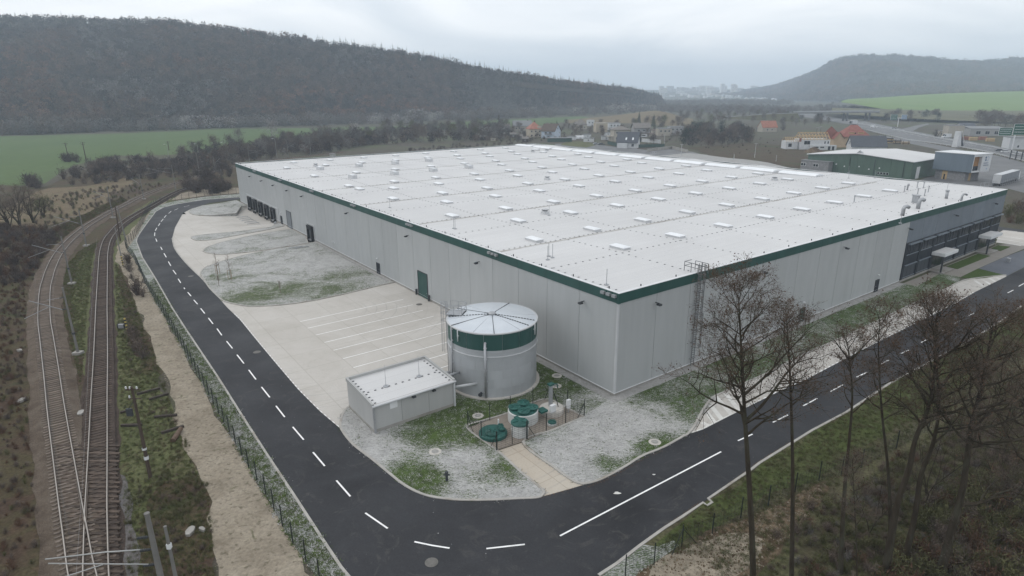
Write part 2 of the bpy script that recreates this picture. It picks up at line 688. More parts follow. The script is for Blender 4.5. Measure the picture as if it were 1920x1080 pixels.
FROST = (.460, .456, .445)
M['lawn_frost'] = frost_lawn('frosted_lawn_mat', (.085, .115, .038), (.050, .066, .026), FROST, .10, spots=[
    sp((-41.67,103.88), 8, -.17), sp((-56.18,110.7), 6, -.12), sp((-31.59,112.6), 6, -.15), sp((-47.14,98.98), 6, -.14), sp((-39.35,121.6), 9, .08), sp((-30.24,103.66), 5, -.10)])
M['lawn_mixed'] = frost_lawn('mixed_lawn_mat', (.080, .122, .034), (.046, .062, .024), FROST, .02, spots=[
    sp((-9.34,48.17), 3.2, -.30), sp((-7.75,47.19), 2.4, -.28), sp((-0.2,48.08), 3.0, -.30), sp((-3.93,47.15), 3.0, -.12), sp((-1.82,59.61), 6, -.30), sp((-5.76,57.95), 5, -.26), sp((3.91,69.53), 6, -.34), sp((-8.81,55.31), 5, -.16),
    sp((-16.58,56.98), 6, .22), sp((-5.62,50.07), 4.5, .20), sp((-2.43,45.6), 5, .16), sp((-12.51,51.94), 4, .14), sp((0.83,46.33), 3, .16)])
M['lawn_green'] = frost_lawn('green_lawn_mat', (.070, .112, .028), (.042, .060, .022), FROST, -.09, spots=[
    sp((8.13,55.64), 5, .25), sp((11.92,55.38), 4.5, .25), sp((5.53,51.29), 5, .24), sp((9.94,60.65), 4, .20), sp((13.92,53.36), 3.0, -.34), sp((6.71,48.25), 4, .16), sp((15.17,57.7), 4, .20), sp((7.97,50.37), 1.8, -.3),
    sp((21.08,69.3), 6, .04), sp((33.12,76.58), 5, .07)])
M['lawn_fresh'] = frost_lawn('fresh_lawn_mat', (.062, .100, .022), (.048, .074, .018), (.17, .19, .13), -.30)
M['verge_frost'] = frost_lawn('frosted_verge_mat', (.075, .115, .036), (.050, .072, .028), (.385, .385, .375), .03, .30)
M['paint'] = mat('road_paint_mat', (.80, .80, .79), .08, 1.2, 5, .7, coord='P', dirt=((.40, .40, .40), .56, .78))
M['faded_paint'] = mat('faded_paint_mat', (.62, .61, .58), .06, .8, 5, .7, coord='P', dirt=((.48, .46, .43), .42, .65))
M['kerb'] = mat('kerb_mat', (.36, .345, .32), .14, .8, 5, .8, coord='P', dirt=((.20, .17, .13), .55, .75))

# ---------------------------------------------------------------- terrain
WA = (11.59, 63.177)                            # near corner of the warehouse
WTH = radians(36.349)
WU, WV = (cos(WTH), sin(WTH)), (-sin(WTH), cos(WTH))
LU, LV = 120.478, 167.298                       # its two wall lengths


def wp(u, v):
    return (WA[0] + u * WU[0] + v * WV[0], WA[1] + u * WU[1] + v * WV[1])


def to_w(x, y):
    return ((x - WA[0]) * WU[0] + (y - WA[1]) * WU[1], (x - WA[0]) * WV[0] + (y - WA[1]) * WV[1])


def smooth(a, b, x):
    t = min(1, max(0, (x - a) / (b - a)))
    return t * t * (3 - 2 * t)


def axis(lo, hi, flo, fhi, step, grow):
    out = []
    x = flo
    while x <= fhi:
        out.append(x); x += step
    s = step
    x = out[-1]
    while x < hi:
        s *= grow; x = min(hi, x + s); out.append(x)
    s = step
    x = flo
    while x > lo:
        s *= grow; x = max(lo, x - s); out.insert(0, x)
    return out


def ground_z(x, y):
    z = 0.0
    if y > 2300:
        z += 48 * smooth(2700, 4600, y)
    u, v = to_w(x, y)
    if -24 < u < 118 and 4 < v < 164:
        z -= 2.2
    return z


gx = axis(-4500, 4500, -130, 170, 4, 1.22)
gy = axis(-250, 6500, 0, 260, 4, 1.22)
mb = MB()
for y in gy:
    for x in gx:
        mb.v.append((x, y, ground_z(x, y)))
nx = len(gx)
for j in range(len(gy) - 1):
    for i in range(nx - 1):
        a = j * nx + i
        mb.f.append((a, a + 1, a + nx + 1, a + nx))
structure('ground', mb, M['ground'])


class Strip:
    """a hillside between a foot line and a ridge line, falling away behind the ridge"""

    def __init__(self, foot, ridge, rough=6.0, rows=26, k=6, seed=0, bend=1.0):
        self.f = spline([tuple(p) for p in foot], k)
        self.r = spline([tuple(p) for p in ridge], k)
        self.rough, self.rows, self.seed, self.bend = rough, rows, seed, bend

    def at(self, s, t):
        s = min(max(s, 0), 1) * (len(self.f) - 1)
        i = min(int(s), len(self.f) - 2)
        w = s - i
        a = [self.f[i][c] * (1 - w) + self.f[i + 1][c] * w for c in range(3)]
        b = [self.r[i][c] * (1 - w) + self.r[i + 1][c] * w for c in range(3)]
        x, y = a[0] + (b[0] - a[0]) * t, a[1] + (b[1] - a[1]) * t
        if t <= 1:
            q = t ** self.bend
            z = a[2] + (b[2] - a[2]) * (q * .55 + .45 * (q * q * (3 - 2 * q)))
            env = sin(pi * t)
        else:
            z = b[2] - (t - 1) ** 1.3 * (b[2] - a[2]) * 1.1
            env = 0
        z += self.rough * env * (mnoise.noise(Vector((x * .006, y * .006, self.seed))) + .5 * mnoise.noise(Vector((x * .017, y * .017, self.seed + 3))))
        return (x, y, z)

    def mesh(self, name, m):
        n = len(self.f)
        mb = MB()
        R = self.rows + 6
        for j in range(R + 1):
            t = j / self.rows
            for i in range(n):
                p = self.at(i / (n - 1), t)
                mb.v.append((p[0], p[1], p[2] - (1.0 if j == 0 else 0)))
        for j in range(R):
            for i in range(n - 1):
                a = j * n + i
                mb.f.append((a, a + 1, a + n + 1, a + n))
        return structure(name, mb, m)


def v3(l, z=0.0):
    return [(p[0], p[1], z) for p in l]


hill_left = Strip(v3([(-634,545.5),(-526.2,563.3),(-427.7,591.9),(-328.9,643),(-222.9,741.9),(-79.27,876),(54.61,1054.3),(180.4,1256.9),(273.2,1412.3),(358,1497)]),
                  [(-1081.2,980,130.6),(-884.6,1000,140.3),(-692.3,1010,138.7),(-491.8,1010,130.1),(-321,1000,105.8),(-160.6,1000,85.18),(-22.86,1010,58.49),(94.5,1120,43.95),(242.7,1350,31.6),(365.6,1560,13.56)], 9.0, seed=2)
M['hill'] = ground_mat('hill_mat', [(.3, (.035, .028, .022)), (.7, (.060, .046, .034))], .02, (.2, .3), bump=0)
hill_left.mesh('wooded_hill', M['hill'])
hill_right = Strip([(1111.4,3600,3.38),(1058.7,2700,0.98),(981,2100,3.9),(991,1800,4.36),(1133,1700,10.23),(1358.7,1700,11.62),(1684.1,1700,9.73)],
                   [(1330.2,4200,11.5),(1405.8,3600,38.63),(1362.7,3000,90.64),(1347,2650,142.5),(1532.3,2600,149.2),(1833.9,2600,127.5),(2043.9,2600,138.3),(2527,2600,155.5)], 12.0, seed=7)
hill_right.mesh('distant_hill', M['hill'])
field_swell = Strip([(541.5,1050,15.78),(515.3,980,16.11),(506.3,940,15.24),(521.3,890,9.55),(589.5,880,6.56),(699.4,870,5.49),(857,860,4.84)],
                    [(593,1150,14.57),(658.7,1250,15.85),(714.4,1280,18.25),(789.6,1300,22.28),(899.3,1320,26.76),(1059.6,1330,30.03),(1332.1,1350,31.69)], 1.0, rows=14, seed=3)
field_swell.mesh('grass_slope', M['slope_field'])
bank_right = Strip([(402.7,800,6.56),(433.8,760,5.14),(452.4,690,4.05),(494.1,660,2.82),(538.6,640,2.35),(621.5,620,0.72)],
                   [(441.8,880,10.95),(503.7,885,9.06),(571.5,875,6.8),(644.8,865,5.94),(720.2,860,5.64),(847,850,5.17)], .5, rows=8, seed=5)
M['rough_grass'] = ground_mat('rough_grass_mat', [(.3, (.085, .085, .050)), (.6, (.120, .115, .068)), (.8, (.150, .135, .088))], .03, (.5, .25), bump=.2)
bank_right.mesh('grass_bank', M['rough_grass'])
mound = Strip(v3([(61.45,718.6),(102.92,713.2),(130,697.4),(153.8,649.1),(174.6,606.9)]), [(64.92,760,1.78),(113.7,790,4.09),(148.4,800,7.4),(180.4,780,10.97),(206.5,720,2)], .4, rows=8, seed=9)
mound.mesh('ploughed_slope', M['plough'])
far_rise = Strip(v3([(397.5,1755.2),(471.6,1655.8),(549.6,1563.4),(619.4,1480.7)]), [(429.9,1900,3.31),(540.6,1900,1.16),(667.3,1900,-1.09),(793.9,1900,-1.83)], .4, rows=6, seed=11)
far_rise.mesh('far_meadow', M['rough_grass'])

# ---------------------------------------------------------------- ground sheets, each lying a little above the one below
LIFT = [0.004]


def sheet(name, poly, m, rag=None, z=None, seed=1):
    if rag:
        poly = ragged(poly, rag[0], rag[1], seed)
    if z is None:
        z = LIFT[0]; LIFT[0] += 0.004
    return structure(name, MB().poly(poly, z), m)


sheet('field', [(-641.2,520.9),(-499,533.7),(-437.6,541.5),(-364.3,570.2),(-289.1,638.7),(-217.7,650.4),(-143.8,662.6),(-95.87,678.5),(-129.3,594.9),(-178.8,482.4),(-180.7,380.6),(-201.2,358.7),(-229.8,360.5),(-219.1,323.1),(-200.3,278.1),(-181.6,239.2),(-198.7,239.9),(-236.2,235.8),(-326.2,242.4)], M['field'], (18, 5))
sheet('field', [(-113.3,680.6),(-69.13,762.3),(1.33,828.9),(102.25,926.1),(107.86,847.5),(23.37,664.5),(-30.82,629.7),(-80.86,607.3)], M['field'], (15, 3))
sheet('scrub_land', [(-359.2,251.2),(-239,238.7),(-199.9,241.4),(-177.4,233.4),(-191.3,268.4),(-180.6,321),(-141.2,331.8),(-87.4,205.5),(-99.11,203.7),(-105.85,192.8),(-100.25,160.3),(-92.23,139.2),(-77.11,112.9),(-61.1,89.45),(-46.73,70.24),(-35.98,57.21),(-27.87,47.79),(-23.87,40.69),(-18.93,31.49),(-17.58,21.33),(-29.51,21.4),(-63.37,35.47),(-156.5,91.09)],
      M['scrub_ground'], (6, 1.5))
sheet('dry_reeds', [(-145.2,165.1),(-159.5,194.7),(-175.3,233.3),(-162.7,235.6),(-163.1,261.9),(-150.9,246.8),(-141.3,219),(-129.9,193.6),(-123.6,171.8),(-125.2,157.6)], ground_mat('dry_reed_mat', [(.3, (.085, .066, .040)), (.5, (.150, .115, .072)), (.7, (.110, .105, .055))], .18, (2.5, .45)), (4, 2))
sheet('verge', [(-119,218.2),(-118.4,200.2),(-112.1,177.9),(-103.62,157),(-97.39,143.6),(-90.14,130.3),(-95.77,134.2),(-88.39,120.7),(-80.33,107.84),(-72.6,95.89),(-62.09,80.88),(-51.64,67.35),(-44.17,57.31),(-37.59,47.89),(-32.62,40.77),(-28.11,34.23),(-24.4,28.79),(-17.71,28.74),(-21.39,36.15),(-24.31,41.65),(-26.62,45.84),(-31.75,52.15),(-35.99,58.31),(-42.23,67.22),(-48.05,76.02),(-57.09,89.38),(-62.79,97.05),(-67.73,104.4),(-82.58,124.7),(-92.36,144.6),(-102.67,167.4),(-108.46,197.8)],
      M['verge_grass'], (3, 1.1))
sheet('scrub_patch', [(-87.02,134),(-64.43,99.87),(-53.72,84.84),(-44.21,71.77),(-43.76,69.44),(-47.64,71.82),(-54.45,80.76),(-61.72,91.86),(-75.35,112.9)], M['scrub_ground'], (2.5, 1.2), seed=4)
sheet('scrub_patch', [(-31.78,47.43),(-29.41,49.46),(-26.09,45.09),(-23.8,40.08),(-22.11,35.64),(-26.92,35.68),(-29.7,40.13),(-30.85,44.06)], M['scrub_ground'], (2, 1.2), seed=6)
sheet('soil_bank', [(-116.5,213.3),(-103.99,169.7),(-95.88,150.5),(-90.71,138.1),(-85.9,129.2),(-80.44,121.8),(-68.76,105.99),(-60.97,94.37),(-51.33,80.71),(-44.89,71.78),(-39.32,63.78),(-35.99,58.31),(-32.65,53.1),(-29.1,49.04),(-26.09,45.09),(-24.37,41.97),(-23.17,40.08),(-23.1,38.32),(-21.62,36.15),(-18.93,31.49),(-10.54,28.69),(-14.33,36.09),(-17.81,40.33),(-21.42,45.42),(-24.84,49.84),(-28.59,55.03),(-34.62,63.33),(-41.31,72.53),(-51.46,86.55),(-65.83,105.93),(-78.34,123.8),(-86.88,135),(-93.44,150.5),(-111.6,191.1)],
      M['tan_soil'], (2.2, .8), seed=3)
sheet('soil_bank', [(-95.93,217.3),(-101.4,230.3),(-111.6,230.7),(-117.1,218.1),(-112.4,202.1),(-105.56,211.7)], M['tan_soil'], (3, .5), seed=8)
sheet('frosted_verge', [(-12.34,35.57),(-14.33,36.09),(-17.81,40.33),(-21.42,45.42),(-24.84,49.84),(-28.59,55.03),(-34.62,63.33),(-41.31,72.53),(-51.46,86.55),(-65.83,105.93),(-78.34,123.8),(-86.88,135),(-93.44,150.5),(-111.6,190.2),(-110.4,201),(-104.84,209.4),(-95.04,216),(-91.13,206.7),(-101.15,201.7),(-105.84,193.8),(-107.21,188.2),(-105.74,181),(-99.17,165.1),(-93.25,151.1),(-90.81,145.7),(-88.84,142.3),(-78.99,127.3),(-68.13,112.4),(-55.41,94.53),(-63.61,105.57),(-48.04,84.54),(-36.02,68.44),(-28.5,58.11),(-23.3,51.06),(-18.71,44.95),(-15.26,40.25),(-12.67,36.81),(-9.54,33.16)],
      M['verge_frost'])
# the wooded corner at the right
sheet('wood_floor', [(2.78,28.6),(6.07,35.67),(7.6,37.07),(10.55,39.6),(13.83,42.28),(16.76,44.54),(23.07,49.77),(30.62,55.48),(36.03,59.15),(44.88,66.05),(53.25,71.82),(68.89,82.83),(82.9,93.83),(131.3,128.6),(187,127.2),(42.68,21),(6.16,21.2)],
      ground_mat('wood_floor_mat', [(.25, (.048, .045, .024)), (.45, (.080, .073, .042)), (.6, (.088, .088, .044)), (.8, (.112, .092, .062))], .2, (3.2, .5), patches=[((.044, .036, .024), .12, .5, .64)]))
sheet('green_verge', [(10.54,38.6),(13.75,41.95),(16.65,44.18),(22.9,49.34),(30.38,54.97),(35.73,58.58),(44.47,65.36),(52.73,71.02),(68.13,81.8),(81.89,92.55),(80.7,87.01),(59.48,70.3),(47.16,60.79),(39.76,56.32),(32.75,51.45),(26.68,47.24),(21.81,44.63),(18.42,42.77),(14,39.63),(11.07,37.75)],
      ground_mat('green_verge_mat', [(.25, (.042, .052, .018)), (.5, (.064, .080, .026)), (.75, (.074, .070, .038))], .25, (4, .45), patches=[((.30, .29, .28), .3, .66, .74)]), (2.5, .9))
sheet('soil_mound_apron', [(6.13,33.96),(8.77,36.16),(11.01,37.48),(13.9,39.27),(17.47,41.27),(20.67,42.89),(24.87,45.34),(28.11,47.23),(27.63,45.31),(24.48,42.51),(21.34,40.29),(18.93,37.41),(16.05,33.88)],
      M['dark_soil'], (1.6, .8), seed=5)
sheet('frosted_verge', [(4.97,33.5),(6.06,35.62),(7.57,36.86),(9.64,38.61),(10.49,39.3),(11.11,38.6),(12.97,39.64),(12.47,38.82),(10.59,37.37),(8.72,35.9),(6.8,33.49)], M['verge_frost'], (1.5, .4), seed=12)
sheet('soil_spill', [(6.65,32.59),(10.49,36.94),(12.51,37.91),(15.28,39.74),(17.15,40.33),(18.64,40.94),(19.84,39.7),(18.25,37.69),(15.28,34.85),(11.87,32.11)], M['tan_soil'], (1.4, .9), seed=15)

# loop road
ROAD_OUT = [(-92.33,207.9),(-101.66,202.8),(-106.36,194.8),(-107.72,189.1),(-106.23,181.9),(-99.59,165.9),(-93.61,151.7),(-91.14,146.3),(-89.29,142.8),(-79.25,127.7),(-68.33,112.7),(-55.55,94.79),(-48.15,84.75),(-36.09,68.59),(-28.54,58.22),(-23.33,51.15),(-18.74,45.02),(-15.27,40.31),(-12.68,36.86),(-10.05,33.85),(-7.11,31.61),(-3.86,30.36),(-0.48,30.54),(2.73,32.62),(6.11,35.93),(7.6,37.07),(9.71,38.96),(10.55,39.6),(12.07,40.94),(13.83,42.28),(16.69,44.61),(21.76,48.68),(23.1,49.86),(30.67,55.58),(36.09,59.26),(44.96,66.19),(53.35,71.98),(69.04,83.03),(83.11,94.09),(119.7,122.1)]
ROAD_IN = [(144.8,149.9),(100.02,115.3),(92.22,109.66),(79.82,100.58),(72.26,94.55),(59.64,85.34),(47.42,76.36),(35.31,67.18),(30.85,64.19),(25.24,60.1),(22.61,58.17),(19.61,55.92),(17.81,55.01),(17.22,54.61),(14.69,52.58),(12.36,51.13),(10.48,49.47),(8.12,47.59),(6.59,46.81),(4.95,46.06),(2.18,44.89),(0.39,44.77),(-1.3,44.64),(-3.53,44.59),(-5.56,44.75),(-7.7,45.36),(-9.64,46.74),(-11.54,48.77),(-13.42,50.86),(-15.97,53.59),(-17.89,56.46),(-21.16,60.2),(-25.19,65.33),(-30.26,72.38),(-36.44,81.07),(-42.09,89.12),(-46.41,94.63),(-52.71,103.18),(-60.97,114.4),(-67.99,123.6),(-76.16,135.2),(-82.46,146),(-88.34,158.6),(-96.65,179),(-97.76,186),(-96.93,196.4),(-90.11,203.4)]
sheet('road', ROAD_OUT + ROAD_IN, M['asphalt'])
ROAD_Z = LIFT[0]
yard_poly = [tuple(p) for p in [(-96.65,179),(-88.34,158.6),(-82.46,146),(-76.16,135.2),(-67.99,123.6),(-60.97,114.4),(-52.71,103.18),(-46.41,94.63),(-42.09,89.12),(-36.44,81.07),(-30.26,72.38),(-25.19,65.33),(-21.16,60.2),(-17.89,56.46),(-17.29,55.41)]] + [wp(-29, 12), wp(-10, 14), wp(1, 14), wp(1, 166), wp(-20, 166)]


def dock_drop(u, v):
    """the two loading ramps dip towards the wall"""
    d = 0.0
    for (a, b, lo) in ((126.6, 158.6, .95), (97.6, 102.9, .75)):
        if a < v < b:
            d = lo * smooth(-17, -1.5, u)
    return -d


# yard slab: 1 m grid in the warehouse's axes so that the ramps can dip
mb = MB()
idx = {}
yw = [to_w(*p) for p in yard_poly]
us = [-60 + i for i in range(62)]
vs = [8 + .5 * i for i in range(330)]
for i, u in enumerate(us):
    for j, v in enumerate(vs):
        idx[(i, j)] = len(mb.v)
        p = wp(u, v)
        mb.v.append((p[0], p[1], .012 + dock_drop(u, v)))
core = [i for i in range(len(us) - 1)]
for i in core:
    for j in range(len(vs) - 1):
        if all(inside((us[i + a], vs[j + b]), yw) for a in (0, 1) for b in (0, 1)):
            mb.f.append((idx[(i, j)], idx[(i + 1, j)], idx[(i + 1, j + 1)], idx[(i, j + 1)]))
structure('truck_yard', mb, M['concrete'])
# its edge strip along the road, cut to the kerb line
edge_line = spline([(-96.11,177.3),(-88.34,158.6),(-82.46,146),(-76.16,135.2),(-67.99,123.6),(-60.97,114.4),(-52.71,103.18),(-46.41,94.63),(-42.09,89.12),(-36.44,81.07),(-30.26,72.38),(-25.19,65.33),(-21.16,60.2),(-17.89,56.46)], 4)
inner = offset(edge_line, 2.6) if inside(offset(edge_line, 2.6)[20], yard_poly) else offset(edge_line, -2.6)
structure('yard_edge', MB().poly([*edge_line, *inner[::-1]], .0165), M['concrete'])
sheet('layby', [(17.79,54.91),(18.82,56.46),(20.11,58.77),(21.61,61.24),(22.93,62.98),(24.92,64.4),(31.34,69),(38.18,74.38),(45.62,79.77),(55.05,86.76),(66.48,95.46),(74.88,101.58),(80.85,106.18),(84.88,108.43),(93.02,110.7),(92.22,109.66),(79.82,100.58),(72.26,94.55),(59.64,85.34),(47.42,76.36),(35.31,67.18),(30.85,64.19),(25.24,60.1),(22.61,58.17),(19.61,55.92)], M['concrete'], z=.02)
sheet('plaza', [wp(72.6, -3.2), wp(72.6, -.6), wp(120.5, -.6)] + [(119.2,137.9),(115.2,132.8),(102.57,123.8),(91.3,115.5),(83.45,109.5),(80.89,111.3)] , M['plaza'], z=.018)
sheet('car_park', [(91.17,115.3),(102.41,123.6),(121.5,136.3),(120.9,131.2),(92.81,110.2)], M['grey_paving'], z=.024)
sheet('parking_apron', [wp(119.8, -.4)] + [(110.6,136.5),(115.2,132.8),(127.3,138.8),(128.2,144.3),(121.8,149.3),(119.2,147)], M['concrete'], z=.021)
sheet('side_road', [(124.1,154.4),(124.6,153),(130.2,146.6),(138.1,135.8),(131.3,128.6),(125.5,141),(120.2,148.1)], M['asphalt'], z=.019)


# ---------------------------------------------------------------- lawns with kerbs
def lawn(name, poly, m, z=.10, kerb=True, seed=1):
    structure(name, MB().prism(poly, -1.4, z), m)
    if kerb:
        structure(name + '_kerb', MB().ribbon(poly, .22, -.02, True, z + .03), M['kerb'])


lawn_near = [(-17.89,56.46),(-15.97,53.59),(-13.42,50.86),(-11.54,48.77),(-9.64,46.74),(-7.7,45.36),(-5.56,44.75),(-3.53,44.59),(-1.3,44.64),(0.39,44.77),(2.09,44.89),(2.53,45.33),(2.6,45.85),(1.8,47.1),(0.63,48.73),(-1.55,52.24),(-4.72,56.47),(-3.2,57.92),(-0.6,59.48),(3.56,62.65),(5.71,60.83),(7.65,58.69)] + [wp(0, 0), wp(0, 14.0), wp(-5.5, 15.6), wp(-11.5, 15.6), wp(-15.6, 15.9), wp(-25.5, 15.9)] + [(-18.35,60.88),(-18.52,60.17),(-18.33,58.32)]
structure('lawn', MB().prism(lawn_near, -.05, .10), M['lawn_mixed'])
structure('lawn_kerb', MB().ribbon(spline([(-18.29,61.12),(-18.49,60.05),(-18.32,58.1),(-17.84,56.46),(-15.97,53.59),(-13.42,50.86),(-11.54,48.77),(-9.64,46.74),(-7.7,45.36),(-5.56,44.75),(-3.53,44.59),(-1.3,44.64),(0.39,44.77),(2.09,44.89),(2.53,45.33),(2.6,45.85),(1.8,47.1),(0.63,48.73),(-1.55,52.24),(-4.72,56.47),(-3.2,57.92),(-0.6,59.48),(3.56,62.65),(5.71,60.83),(7.65,58.69)], 5), .24, -.02, False, .13), M['kerb'])
lawn_right = [(7.62,58.69),(4.32,56.1),(1.02,53.7),(3.86,49.29),(5.14,47.54),(5.84,46.94),(6.59,46.85),(8.12,47.59),(10.48,49.47),(12.36,51.13),(14.69,52.58),(17.22,54.61),(17.76,55.01),(18.82,56.46),(20.11,58.77),(21.61,61.24),(22.93,62.98),(24.95,64.46),(31.34,69),(38.18,74.38),(45.62,79.77),(55.05,86.76),(66.48,95.46),(74.88,101.58),(80.85,106.18),(83.43,109.32),(81.12,111.7)] + [wp(72.6, -3.0), wp(72.6, 0), wp(0, 0)]
structure('lawn', MB().prism(lawn_right, -.05, .104), M['lawn_green'])
structure('lawn_kerb', MB().ribbon(spline([(7.62,58.69),(4.32,56.1),(1.02,53.7),(3.86,49.29),(5.14,47.54),(5.84,46.94),(6.59,46.85),(8.12,47.59),(10.48,49.47),(12.36,51.13),(14.69,52.58),(17.22,54.61),(17.76,55.01),(18.82,56.46),(20.11,58.77),(21.61,61.24),(22.93,62.98),(24.95,64.46),(31.34,69),(38.18,74.38),(45.62,79.77),(55.05,86.76),(66.48,95.46),(74.88,101.58),(80.85,106.18),(84.88,108.43),(92.92,110.7)], 5), .24, -.02, False, .134), M['kerb'])
lawn('lawn_island', spline([(-97.31,185.1),(-95.16,179.8),(-91.39,176),(-86.93,175),(-83.93,176.5),(-80.74,178.5)], 3) + [wp(-2, 158.9), wp(-.3, 158.9), wp(-.3, 167.5)] + [(-90.45,201.3),(-93.52,195.3),(-96.83,191.5)], M['lawn_frost'], .12)
lawn('lawn_island', spline([(-77.73,145.9),(-78.34,147.7),(-76.03,150),(-70.92,152.3),(-65.62,155.9),(-63.88,157.5),(-62.85,158.5)], 3) + [wp(-.4, 126.2), wp(-.4, 124.9)] + spline([(-60.08,159.8),(-62.88,154.9),(-67.43,149.4),(-71.69,144.3),(-75.04,143.3),(-77.73,145.9)], 3)[:-1], M['lawn_frost'], .12)
lawn('lawn_island', spline([(-68.51,132.6),(-69.44,136),(-68.64,140.4),(-66.36,144.7),(-63.14,149.6),(-58.8,153.8)], 3) + [wp(-.4, 115.0), wp(-.4, 103.4)] + spline([(-47.56,140.1),(-51.84,136.3),(-56.51,132.7),(-60.63,130.5),(-63.5,129.8),(-66.76,131.1),(-68.51,132.6)], 3)[:-1], M['lawn_frost'], .12)
lawn_big = spline([(-60.7,115.1),(-61.69,118.9),(-60.52,124.2),(-57.26,129.9),(-52.8,134.6),(-47.6,138.3)], 3) + [wp(-.4, 97.2), wp(-.4, 57.0)] + spline([(-21.73,108.29),(-25.14,105.43),(-29.46,101.38),(-33.57,98.16),(-37.86,96.05),(-42.47,95.34),(-45.24,96.19),(-48.59,98.16),(-51.54,101.66),(-55.29,106.68),(-60.7,115.1)], 3)[:-1]
lawn('lawn_island', lawn_big, M['lawn_frost'], .12)
for q in ([(85.81,116.8),(86.72,114.9),(100.48,124.8),(99.22,126.6)], [(105.33,131.1),(105.57,128.7),(110.7,132.5),(109.03,134)], [(83.53,109.32),(90.83,115.1),(92.66,110.9),(87.68,108.89),(85.07,108.43)]):
    lawn('lawn_bed', q, M['lawn_fresh'], .06, False)
sheet('access_path', [(-1.55,52.24),(1.02,53.75),(3.86,49.29),(5.13,47.46),(5.82,46.77),(6.58,46.75),(4.95,46.02),(2.18,44.86),(2.6,45.85),(1.8,47.1),(0.63,48.73)], M['path_concrete'], z=.026)
sheet('tank_pad', [(-4.72,56.47),(-1.55,52.24),(1.02,53.75),(7.62,58.69),(5.71,60.83),(3.56,62.65),(-0.6,59.48)], M['pad_concrete'], z=.106)
# gravel along the foot of the warehouse walls
structure('gravel_strip', MB().poly([wp(0.1, -1.15), wp(72.6, -1.15), wp(72.6, .1), wp(0.1, .1)], .118), M['gravel'])
structure('gravel_strip', MB().poly([wp(-1.1, -1.15), wp(.1, -1.15), wp(.1, 14), wp(-1.1, 14)], .1225), M['gravel'])
structure('gravel_strip', MB().poly([wp(-1.0, 57.2), wp(.1, 57.2), wp(.1, 97), wp(-1.0, 97)], .142), M['gravel'])

# kerbs of the road
structure('road_kerb', MB().ribbon(ROAD_OUT[:20], .22, -.02, False, .10), M['kerb'])
notch = [(6.11,35.93),(7.6,37.07),(9.71,38.96),(12.07,40.94),(13.83,42.28),(16.08,44.08),(16.32,43.69),(16.85,44.1),(16.69,44.61),(21.76,48.68),(23.1,49.86),(30.67,55.58),(36.09,59.26),(44.96,66.19),(53.35,71.98),(69.04,83.03),(83.11,94.09),(119.7,122.1)]
structure('road_kerb', MB().ribbon(notch, .24, -.02, False, .10), M['kerb'])
structure('road_kerb', MB().ribbon(spline([(-82.46,146),(-76.16,135.2),(-67.99,123.6),(-60.97,114.4),(-59.46,112.5)], 4), .22, -.02, False, .12), M['kerb'])

# ---------------------------------------------------------------- road markings
RZ = ROAD_Z + .004
mk = MB()
for a, b in ([(-59.21,105.8),(-58.66,105)], [(-57.19,103.12),(-55.46,100.85)], [(-54,98.82),(-52.28,96.59)], [(-50.72,94.44),(-48.91,92.01)], [(-47.34,89.92),(-45.44,87.34)], [(-43.91,85.33),(-42.01,82.67)], [(-40.33,80.44),(-38.39,77.85)], [(-36.84,75.68),(-34.74,72.85)], [(-33.33,70.91),(-31.33,68.16)], [(-29.87,66.14),(-27.9,63.5)],
             [(-26.45,61.47),(-24.59,58.96)], [(-23.03,56.9),(-21.08,54.39)], [(-19.44,52.11),(-17.62,49.77)], [(-15.92,47.51),(-14.09,45.2)], [(-12.3,42.99),(-10.07,41.07)], [(-7.7,39.52),(-6.28,39.1)], [(-6.28,39.1),(-4.9,38.79)], [(-2.08,38.71),(0.87,39.15)], [(3.65,40.08),(20.12,51.77)],
             [(22.43,53.7),(24.35,54.93)], [(27.34,57.23),(29.58,58.77)], [(32.13,60.74),(34.48,62.45)], [(36.81,64.11),(39.19,65.85)], [(41.83,67.81),(43.79,69.13)], [(46.93,71.51),(48.59,72.71)], [(51.38,74.71),(53.18,75.91)], [(56.44,78.44),(58.19,79.67)], [(61.31,82.12),(63.2,83.45)], [(65.67,85.46),(67.7,86.89)], [(70.12,88.7),(72.02,89.99)], [(84.9,99.89),(87.14,101.49)], [(89.73,103.59),(92.03,105.3)],
             [(-61.31,108.77),(-63.14,111.4)], [(-65.15,114.5),(-67.32,117.5)], [(-69.43,120.7),(-71.76,124.1)], [(-74.04,127.6),(-76.43,131.1)], [(-78.55,134.3),(-80.43,137.1)], [(-84.18,142.4),(-86.22,145.6)], [(-88.1,148.5),(-90.27,152.5)], [(-91.34,154.7),(-92.99,158.4)], [(-93.88,160.8),(-95.38,164.3)], [(-96.28,166.5),(-97.73,170.3)], [(-98.48,172.2),(-99.81,175.8)], [(-100.65,178.7),(-101.76,182.2)], [(-101.71,183.9),(-101.97,186.6)], [(-101.81,189.8),(-101.32,192.2)]):
    mk.ribbon([a, b], .15, RZ)
structure('lane_marking', mk, M['paint'])
ed = MB()
e2 = resample(edge_line[30:], 1.0)
for i in range(len(e2) - 1):
    a, b = e2[i], e2[i + 1]
    ed.ribbon([a, (a[0] + (b[0] - a[0]) * .52, a[1] + (b[1] - a[1]) * .52)], .30, .022)
e3 = resample([(25.26,60.16),(30.88,64.25),(35.34,67.25),(47.47,76.45),(59.71,85.45),(72.35,94.68),(79.92,100.73)], 1.0)
for i in range(len(e3) - 1):
    a, b = e3[i], e3[i + 1]
    ed.ribbon([a, (a[0] + (b[0] - a[0]) * .52, a[1] + (b[1] - a[1]) * .52)], .28, .026)
structure('edge_marking', ed, M['paint'])
bays = MB()
for k in range(9):
    v = 15.6 + 3.447 * k + (0 if k else .1)
    bays.ribbon([wp(-20.7, v + 3.1), wp(-3.2, v + 3.1)], .15, .026)
